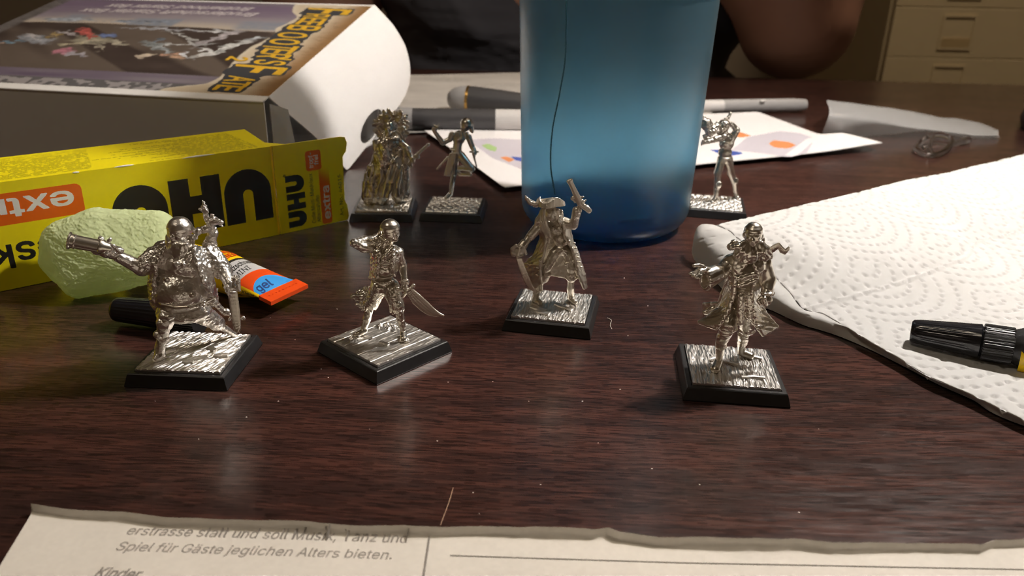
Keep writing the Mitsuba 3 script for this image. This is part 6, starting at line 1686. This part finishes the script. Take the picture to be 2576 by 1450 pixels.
co = sheet([[(50.98, 175.4, 31.99), (51.17, 175, 27.62), (51.69, 174.8, 23.82), (50.41, 174.8, 19.48), (47.47, 174.9, 16.44), (45.96, 175.1, 15.4)], [(51.76, 173, 32.57), (52.21, 172.4, 28.68), (52.48, 172.4, 24.5), (51.6, 172, 20.4), (50.53, 171.6, 17.68), (49.29, 171.8, 15.31)]], 0.32, 0.25)
co += sheet([[(59.82, 175.2, 31.4), (59.45, 175, 27.46), (58.9, 174.8, 23.99), (59.73, 174.8, 20.42), (62.34, 174.8, 17.2), (64.74, 174.9, 14.71)], [(57.88, 172.9, 32.06), (57.28, 172.4, 28.45), (56.62, 172.4, 24.6), (57.24, 172, 20.89), (58.21, 171.8, 17.04), (60.83, 172.2, 13.7)]], 0.32, 0.25)
co += sheet([[(51.22, 176.2, 31.7), (51.79, 176.6, 25.22), (50.68, 177.2, 19.15), (47.67, 177.6, 16.87)], [(56.08, 177.2, 31.44), (56.09, 177.4, 24.27), (56.88, 178.2, 17.37), (57.58, 179, 13.65)], [(60.1, 176.2, 31.03), (59.96, 176.6, 24.69), (61.25, 177.2, 17.92), (64.89, 177.4, 14.2)]], 0.36, 0.3)
co += [cap((51.36, 174.8, 31.71), (54.06, 175.2, 32.83), 1.35, 1.2, 0.5), cap((56.96, 175.2, 32.89), (59.46, 174.8, 31.55), 1.2, 1.35, 0.5)]
co += sheet([[(50.64, 174.2, 32.43), (52.11, 173, 33.6), (54.17, 172.1, 31.94)], [(50.69, 174.2, 30.71), (51.89, 172.7, 30.97), (52.69, 172.1, 29.85)]], 0.3, 0.2) + sheet([[(59.58, 174.2, 31.78), (57.98, 173, 32.71), (56.28, 172.1, 31.64)], [(59.8, 174.2, 30.23), (58.28, 172.7, 30.43), (57.36, 172.1, 29.61)]], 0.3, 0.2)
co += sheet([[(50.3, 177.2, 19.51), (47.63, 179, 18.47)], [(50.67, 177.4, 16.85), (48.06, 179.2, 15.03)]], 0.3, 0.2)
co += [cap((59.47, 174.9, 30.57), (60.99, 174.4, 27.1), 1.65, 1.45, 0.4), cap((60.99, 174.4, 27.1), (60.52, 173.1, 25.27), 1.4, 1.2, 0.4), cap((51.12, 174.9, 30.73), (49.06, 173.4, 29.26), 1.6, 1.5, 0.4)]
cup = [cap((49.05, 173.3, 29.12), (47.39, 172.4, 29.2), 1.5, 1.8, 0.4)]
for k in range(18):
    a = 2 * math.pi * k / 18
    o0, o1 = V(*(48.11, 172.7, 29.1)), V(*(45.15, 171.1, 28.87))
    ax4 = unit(o1 - o0)
    u4 = unit(np.cross(ax4, V(0, 0, 1)))
    w4 = np.cross(u4, ax4)
    r0, r1 = 1.55, 2.05
    cup += [cap(o0 + (u4 * math.cos(a) + w4 * math.sin(a)) * r0, o1 + (u4 * math.cos(a) * 0.75 + w4 * (math.sin(a) * 1.12) - V(0, 0, 0.35)) * r1, 0.34, 0.30, 0.3)]
co += cup
part(F, 'coat', co, 0.15, (cast(0.02, 3), rough(0.14, 0.35, (1, 1, 0.5), 8)), 'long flared coat with wide sleeves')
vb = [ell((55.21, 174.4, 27.95), V(2.7, 2.15, 3.0), 0.5), ell((55.43, 174.5, 24.04), V(2.4, 2.0, 1.2), 0.4), cap((54.25, 172.6, 23.75), (54.79, 172, 17.23), 0.8, 0.9, 0.3), cap((56.23, 172.7, 23.75), (56.95, 172.2, 18.64), 0.7, 0.8, 0.3), cap((52.65, 172.3, 28.04), (56.63, 172.3, 29.52), 0.4, 0.4, 0.2), cap((53.36, 172.3, 26.32), (56.87, 172.3, 27.79), 0.45, 0.4, 0.2), ell((53.04, 172.2, 29.82), V(0.6, 0.4, 0.6), 0.2), ell((56.64, 172.2, 29.21), V(0.6, 0.4, 0.6), 0.2)]
part(F, 'waistcoat', vb, 0.15, (cloth(0.13, 8), cast(0.09, 3)))
bl = [ell((54.97, 174.5, 24.56), V(2.65, 2.25, 0.45), 0.2), ell((55.09, 174.5, 23.6), V(2.6, 2.2, 0.3), 0.2), ell((59.11, 171.6, 16.07), V(0.8, 0.5, 0.5), 0.2), ell((57.87, 171.6, 19.11), V(0.6, 0.4, 1.2), 0.2)]
part(F, 'belt', bl, 0.14, (cast(0.08, 3),))
bn = [ell({0: (50.69, 172.3, 31.37), 1: (50.79, 172.3, 30.07), 2: (51.01, 172.3, 28.77), 3: (51.11, 172.3, 27.45), 4: (51.34, 172.3, 26.13), 5: (51.45, 172.3, 24.8), 6: (51.68, 172.3, 23.47)}[k], V(0.36, 0.3, 0.36), 0.1) for k in range(7)] + [ell({0: (51.72, 171.7, 20.18), 1: (51.33, 171.7, 19.38), 2: (50.94, 171.7, 18.58)}[k], V(0.34, 0.3, 0.34), 0.1) for k in range(3)] + [ell({0: (56.67, 172.1, 31.14), 1: (56.67, 172.1, 29.77), 2: (56.66, 172.1, 28.39), 3: (56.66, 172.1, 27), 4: (56.66, 172.1, 25.6)}[k], V(0.34, 0.3, 0.34), 0.1) for k in range(5)]
part(F, 'coat_button', bn, 0.12)
brx = [cap((53.17, 174.2, 18.72), (52.21, 172.4, 16.26), 2.0, 1.9, 0.4), ell((52.29, 172.2, 15.26), V(2.05, 1.7, 0.75), 0.3), cap((57.33, 175, 17.73), (57.95, 176.2, 14.23), 1.9, 1.8, 0.4), ell((58.15, 176.2, 12.74), V(1.9, 1.6, 0.7), 0.3)]
part(F, 'breeches', brx, 0.15, (cloth(0.2, 6), cast(0.06, 3)))
bo = [cap((51.8, 172.4, 14.24), (51.31, 172.7, 12.05), 1.55, 1.4, 0.3), cap((51.28, 172.7, 10.94), (51.18, 172.7, 10.37), 1.15, 1.15, 0.2), cap((57.85, 177.4, 11.02), (58.22, 178.6, 8.52), 1.3, 1.15, 0.3)]
part(F, 'boot_cuff', bo, 0.14, (rough(0.2, 0.8, (0.5, 0.5, 2), 5),))
gl = [ell((60.39, 172.3, 24.55), V(1.5, 1.3, 0.7), 0.3)] + [ell(V(*(60.39, 172.3, 24.55)) + V(1.35 * math.cos(a), 1.2 * math.sin(a), 0.1), 0.42, 0.15) for a in np.linspace(0, 2 * np.pi, 9)[:-1]]
part(F, 'sleeve_cuff', gl, 0.14, (cast(0.1, 3),))
tag(F, 'metal figure of a bearded captain in a long coat holding out his open hand', 'figurine')

# --- 5: robed figure with a spiky crest (back row, next to the yellow carton)
F = 'pirate_figure_004'
base(F, -52.3, 307.5, 0.04, 'rubble', 21, 110)
rob = [ell((-49.89, 307.2, 28.51), V(4.9, 2.9, 2.6), 0.8), cap((-50.5, 307.3, 28.08), (-52.89, 307.3, 17.76), 3.9, 4.6, 0.8), cap((-51.02, 307.5, 25.68), (-54.84, 308, 7.8), 4.2, 5.0, 0.8), cap((-46.56, 308.5, 23.97), (-46.23, 309, 7.71), 2.6, 3.6, 0.8), cap((-55.68, 307.5, 17.65), (-57.94, 308.5, 7.18), 3.2, 3.8, 0.8)]
rob += pl([(-54.77, 305.5, 29.55), (-54.33, 304.9, 24.64), (-52.25, 304.3, 21.3)], [0.8, 0.9, 0.9], 1.0) + pl([(-51.5, 304.1, 20.18), (-46.85, 304.7, 22.49), (-44.98, 306.1, 26.13)], [0.8, 0.9, 0.8], 1.0)
for (x0, x1) in ((250, 225), (290, 270), (330, 300), (420, 350), (480, 420), (540, 470), (590, 560)):
    rob += pl([{250: (-57.31, 304.1, 20.05), 290: (-55.76, 304.1, 20.09), 330: (-54.21, 304.1, 20.12), 420: (-50.72, 304.1, 20.19), 480: (-48.39, 304.1, 20.24), 540: (-46.07, 304.1, 20.29), 590: (-44.13, 304.1, 20.34)}[x0], {(250, 225): (-58.67, 302.9, 13.98), (290, 270): (-57.02, 302.9, 14.02), (330, 300): (-55.66, 302.9, 14.05), (420, 350): (-52.93, 302.9, 14.11), (480, 420): (-50.4, 302.9, 14.16), (540, 470): (-48.26, 302.9, 14.21), (590, 560): (-45.53, 302.9, 14.27)}[x0, x1], {225: (-59.44, 302.7, 7.99), 270: (-57.68, 302.7, 8.03), 300: (-56.5, 302.7, 8.06), 350: (-54.54, 302.7, 8.1), 420: (-51.8, 302.7, 8.16), 470: (-49.84, 302.7, 8.2), 560: (-46.31, 302.7, 8.28)}[x1]], [0.6, 0.8, 0.8], 0.4)
rob += [ell(V(-53, 308, 2.2), V(14, 14, 1.2), 0.1, 's')]
part(F, 'robe', rob, 0.24, (rough(0.5, 0.8, (1, 1, 0.3), 3), cast(0.12, 2)), 'long draped robe')
b = [ell((-48.99, 306.9, 35.16), V(1.9, 1.9, 2.3), 0.4), cap((-49.6, 307.5, 31.94), (-49.1, 307.5, 34.65), 1.3, 1.2, 0.4), cap((-44.74, 307.9, 28.86), (-42.16, 306.9, 26.79), 1.5, 1.2, 0.4), cap((-42.16, 306.9, 26.79), (-40.59, 305.9, 23.13), 1.1, 0.9, 0.3), ell((-40.2, 305.7, 22.4), V(1.0, 1.0, 1.1), 0.3), cap((-43.3, 307.9, 25.75), (-43.93, 308.5, 8.72), 1.6, 1.9, 0.5)] + face(V(*(-48.97, 306.7, 35)), V(-0.1, -1, -0.1), V(0, 0, 1), 0.9)
b += fingers(V(*(-39.86, 305.2, 22.72)), V(0.2, -0.9, 0.3), V(0.3, 0, -1), 0.9, 0.26, 0.7)
part(F, 'body', b, 0.22, (cast(0.2, 2),))
cr_ = []
rgc = np.random.default_rng(4)
for k in range(34):
    a = 2 * math.pi * k / 34 + 0.25 * rgc.random()
    rad = 5.5 + 2.0 * rgc.random()
    c0_ = V(*(-48.02, 308.1, 35.13))
    dy_ = -2.2 + 3.6 * rgc.random()
    o = c0_ + V(2.3 * math.cos(a), dy_ * 0.5, 2.4 * math.sin(a))
    t_ = c0_ + V(rad * math.cos(a) * 1.02, dy_, rad * math.sin(a))
    sdv = unit(np.cross(t_ - o, V(0.3, 1, 0.2))) * (0.85 + 0.6 * rgc.random())
    cr_ += sheet([[o - sdv * 0.5, (o + t_) / 2 - sdv * 1.1, t_ - sdv * 0.35], [o + sdv * 0.5, (o + t_) / 2 + sdv * 1.1, t_ + sdv * 0.15]], 0.26, 0.12, 0)
cr_ += [ell((-48.13, 306.5, 31.02), V(3.4, 2.2, 0.9), 0.4), ell((-52.67, 308.1, 34.46), V(0.9, 1.1, 1.8), 0.3), ell((-43.83, 308.1, 33.87), V(1.0, 1.2, 1.8), 0.3)]
part(F, 'crest', cr_, 0.2, (cast(0.35, 8),), 'spiky crest around the head')
part(F, 'pistol', [cap((-38.96, 305.5, 24.24), (-33.67, 305.1, 29), 0.55, 0.6, 0.2), cap((-38.96, 305.5, 24.24), (-41.22, 305.7, 20.8), 0.7, 0.9, 0.3), ell((-40.85, 305.7, 20.01), 0.8, 0.3), ell((-37.98, 305.3, 23.91), V(0.8, 0.6, 0.9), 0.3)], 0.17, (cast(0.12, 4),), 'long thin pistol pointing up to the right')
tag(F, 'metal figure in a long draped robe with a spiky crest, beside the yellow carton', 'figurine')

# --- 6: dancer-like figure on one leg with a throwing star (back row, left of the bottle)
F = 'pirate_figure_005'
base(F, -24.1, 309.2, -0.06, 'cobbles', 31, 110)
H = V(*(-19.52, 311, 35.55))
b = [ell((-22.1, 311.3, 30.76), V(2.3, 1.6, 2.4), 0.9), cap((-22.49, 311.3, 29.77), (-23.12, 311.3, 24.62), 1.55, 1.6, 0.9), ell((-23, 311.3, 24.22), V(2.0, 1.5, 1.5), 0.7), cap((-20.7, 311, 33), H, 0.9, 0.9, 0.3), ell(H, V(1.7, 1.8, 2.1), 0.3)] + face(H, V(-0.7, -0.7, -0.15), V(0, 0, 1), 0.85)
b += [cap((-24.99, 311, 31.74), (-25.76, 310.6, 30.05), 1.1, 0.85, 0.4), cap((-25.76, 310.6, 30.05), (-28.56, 309.8, 28.71), 0.85, 0.75, 0.3), cap((-28.56, 309.8, 28.71), (-31.4, 309, 32.99), 0.85, 0.55, 0.3), ell((-31.77, 308.9, 33.77), V(0.6, 0.5, 0.6), 0.2)]
b += fingers(V(*(-31.63, 308.8, 34.07)), V(0.3, -0.3, 1), V(1, 0, -0.2), 0.8, 0.2, 0.2)
b += [cap((-18.39, 311.4, 30.82), (-17.22, 311.4, 27.5), 1.0, 0.85, 0.4), cap((-17.22, 311.4, 27.5), (-15.99, 310.4, 25.37), 0.8, 0.65, 0.3), ell((-15.98, 310.2, 24.82), V(0.75, 0.7, 0.75), 0.2)]
b += fingers(V(*(-16.07, 309.7, 24.66)), V(-0.2, -1, -0.2), V(0.3, 0, -1), 0.8, 0.2, 0.8)
b += [cap((-23.9, 311, 23.08), (-24.35, 311, 16.22), 1.45, 1.1, 0.4), cap((-24.35, 311, 16.22), (-25.7, 311.8, 7.77), 1.0, 0.65, 0.3), cap((-25.9, 311.8, 7.35), (-27.39, 310.2, 6.12), 0.75, 0.6, 0.3)]
b += [cap((-21.34, 311, 23.13), (-17.08, 308.8, 18.75), 1.6, 1.1, 0.5), cap((-17.08, 308.8, 18.63), (-23.78, 311.6, 18.52), 1.0, 0.75, 0.3), cap((-23.78, 311.6, 18.52), (-22.03, 311.8, 15.66), 0.6, 0.55, 0.3), cap((-17.76, 310.4, 16.11), (-21.42, 311.6, 15.73), 0.6, 0.5, 0.3)]
part(F, 'body', b, 0.19, (cast(0.06, 1),))
part(F, 'hair', [ell(H + V(0.25, 0.35, 0.5), V(2.2, 2.3, 2.2), 0.3), ell(H + V(-1.6, -1.6, -1.0), V(1.6, 1.6, 1.8), 0.3, 's'), cap((-17.62, 311.6, 35.67), (-17.22, 311.4, 33.58), 0.9, 0.6, 0.3), cap((-17.22, 311.4, 33.58), (-16.92, 311, 33), 0.5, 0.3, 0.2)], 0.17, (rough(0.12, 1, (1, 1, 0.5), 3),))
part(F, 'shoulder_cape', [cap((-25.15, 310.6, 32.41), (-25.11, 310, 31.36), 0.7, 0.35, 0.2)] + [cap({0: (-24.31, 309.8, 32.59), 1: (-23.22, 309.8, 32.61), 2: (-22.14, 309.8, 32.63), 3: (-21.05, 309.8, 32.66), 4: (-19.96, 309.8, 32.68), 5: (-18.88, 309.8, 32.7)}[k], {0: (-24.2, 309.3, 31.53), 1: (-23.08, 309.3, 31.55), 2: (-21.95, 309.3, 31.57), 3: (-20.83, 309.3, 31.6), 4: (-19.7, 309.3, 31.62), 5: (-18.58, 309.3, 31.64)}[k], 0.6, 0.3, 0.2) for k in range(6)] + [ell((-21.69, 311.2, 32.16), V(2.7, 1.6, 0.9), 0.4), ell((-18.18, 311.2, 30.67), V(1.1, 1.2, 0.8), 0.3)], 0.17, (cast(0.12, 1),))
part(F, 'loincloth', sheet([[(-25.56, 309.8, 24.51), (-26.74, 309.2, 20.25), (-27.96, 309, 16.05)], [(-23.18, 309.4, 24.66), (-24.36, 309, 20.35), (-25.57, 308.8, 15.75)]], 0.3, 0.2) + [ell((-24.08, 311.1, 26.03), V(1.9, 1.5, 0.5), 0.2)], 0.17, (cloth(0.15, 2),))
st = []
sc0 = V(*(-30.53, 308.4, 35.17))
for k in range(4):
    a = math.radians(55 + 90 * k)
    st += [cap(sc0, sc0 + V(math.cos(a) * 1.7, 0, math.sin(a) * 1.7), 0.55, 0.14, 0.1)]
part(F, 'throwing_star', st, 0.15, (), 'four-pointed throwing star')
part(F, 'dagger', [cap((-16.54, 309.8, 24.7), (-15.1, 309.4, 19.33), 0.5, 0.25, 0.1), cap((-17.73, 310, 25.35), (-14.68, 310, 25.41), 0.4, 0.35, 0.1), cap((-16.23, 309.8, 24.31), (-16.32, 310, 26.44), 0.4, None, 0.1)], 0.16)
part(F, 'sheath', [cap((-26.78, 312.4, 22.49), (-31.4, 313, 17.27), 0.45, 0.28, 0.1)], 0.16)
tag(F, 'metal figure balancing on one leg with a throwing star and dagger, left of the bottle', 'figurine')

# --- 7: fighter half hidden by the bottle on its right side
F = 'pirate_figure_006'
base(F, 84.8, 320.6, -0.2, 'cobbles', 41, 110, turn=0.0)
H = V(*(84.49, 322, 35.08))
b = [ell((86.64, 322.2, 28.86), V(3.1, 2.2, 3.4), 0.8), ell((86.51, 322.2, 24.44), V(2.6, 1.9, 2.2), 0.6), cap((85.33, 322, 32.25), H, 1.2, 1.2, 0.4), ell(H, V(1.9, 2.0, 2.4), 0.3)] + face(H, V(-0.4, -0.9, -0.1), V(0, 0, 1), 0.9)
b += [cap((88.72, 322, 30.64), (89.84, 321.4, 33.81), 1.35, 1.15, 0.4), cap((89.84, 321.4, 33.81), (87.9, 321.4, 35.93), 1.1, 0.9, 0.3), ell((87.31, 321.2, 36.29), V(1.0, 0.9, 0.9), 0.3)]
b += fingers(V(*(86.89, 320.6, 36.56)), V(-0.8, -0.3, 0.2), V(0, -0.5, 1), 0.9, 0.25, 0.4)
b += [cap((84.22, 321.6, 30.97), (81.26, 320, 30.23), 1.3, 1.1, 0.4), cap((81.26, 320, 30.23), (77.78, 319, 29.53), 1.0, 0.8, 0.3), ell((76.77, 318.8, 29.22), V(1.0, 0.8, 0.8), 0.3)]
b += fingers(V(*(76.34, 318.4, 29.3)), V(-1, -0.3, 0), V(0, -0.3, 1), 0.9, 0.25, 0.5)
b += [cap((85.44, 322, 21.71), (84.19, 321, 16.05), 1.7, 1.4, 0.5), cap((84.19, 321, 16.05), (84.61, 321.2, 10.05), 1.3, 1.15, 0.4), cap((84.61, 321.2, 10.05), (84.48, 320.92, 4.8), 1.1, 0.85, 0.3), cap((84.43, 320.64, 4.7), (82.28, 317.19, 4.6), 0.9, 0.7, 0.3)]
b += [cap((88.26, 322.4, 21.68), (90.32, 323.5, 15.54), 1.7, 1.4, 0.5), cap((90.32, 323.5, 15.54), (92.64, 324.5, 11.45), 1.2, 1.2, 0.4), cap((92.64, 324.5, 11.45), (95.07, 327.97, 4.8), 1.1, 0.8, 0.3), cap((95.16, 328.96, 4.7), (95.01, 324.87, 4.6), 0.85, 0.7, 0.3)]
part(F, 'body', b, 0.2, (cast(0.12, 1), cloth(0.15, 2)))
part(F, 'sash', [ell((86.55, 322.2, 24.1), V(2.8, 2.1, 0.7), 0.3), ell((86.77, 322.2, 22.38), V(2.9, 2.2, 0.7), 0.3)], 0.18, (rough(0.2, 0.9, (0.6, 0.6, 2.2), 4),))
part(F, 'head_cloth', [ell(H + V(0.1, 0.3, 0.9), V(2.2, 2.3, 2.0), 0.3), ell(H + V(-0.8, -2.0, -1.6), V(2.3, 1.8, 2.0), 0.3, 's'), cap((85.74, 322.4, 37.85), (86.79, 322.6, 40.48), 0.8, 0.5, 0.3), cap((85.45, 322, 38.09), (84.55, 321.2, 38.38), 0.6, 0.5, 0.3)], 0.18, (cast(0.3, 4),))
part(F, 'breastplate', [ell((84.92, 320.6, 31.52), V(1.3, 0.9, 1.0), 0.4), ell((82.86, 321, 32.74), V(1.2, 0.9, 0.8), 0.3), ell((86.03, 320.7, 28.16), V(2.0, 1.0, 1.8), 0.4)], 0.18, (cast(0.15, 4),))
part(F, 'knee_guard', [ell((85.02, 320, 11.44), V(1.3, 0.9, 1.6), 0.3), ell((92.8, 323.4, 12.1), V(1.1, 0.9, 1.5), 0.3)], 0.18, (cast(0.2, 4),))
par = [ell((77.36, 320.5, 36.05), V(2.2, 2.0, 2.6), 0.8), ell((79.25, 320.5, 34.1), V(2.4, 1.8, 2.2), 0.8), ell((75.74, 320.5, 38.66), V(1.2, 1.2, 1.4), 0.6), cap((80.83, 320.5, 34.8), (81.35, 321, 37.03), 1.0, 0.6, 0.4), cap((76.68, 319.6, 31.56), (79.02, 319.8, 31.9), 0.8, 0.8, 0.4), cap((77.09, 319.6, 30.9), (78.43, 319, 29.71), 0.7, 0.8, 0.3)]
part(F, 'rolled_banner', par, 0.2, (rough(0.9, 0.45, (1, 1, 1), 4), cast(0.4, 4)), 'lumpy bundle carried on the arm')
tag(F, 'metal figure with raised elbow standing half hidden behind the right side of the bottle', 'figurine')
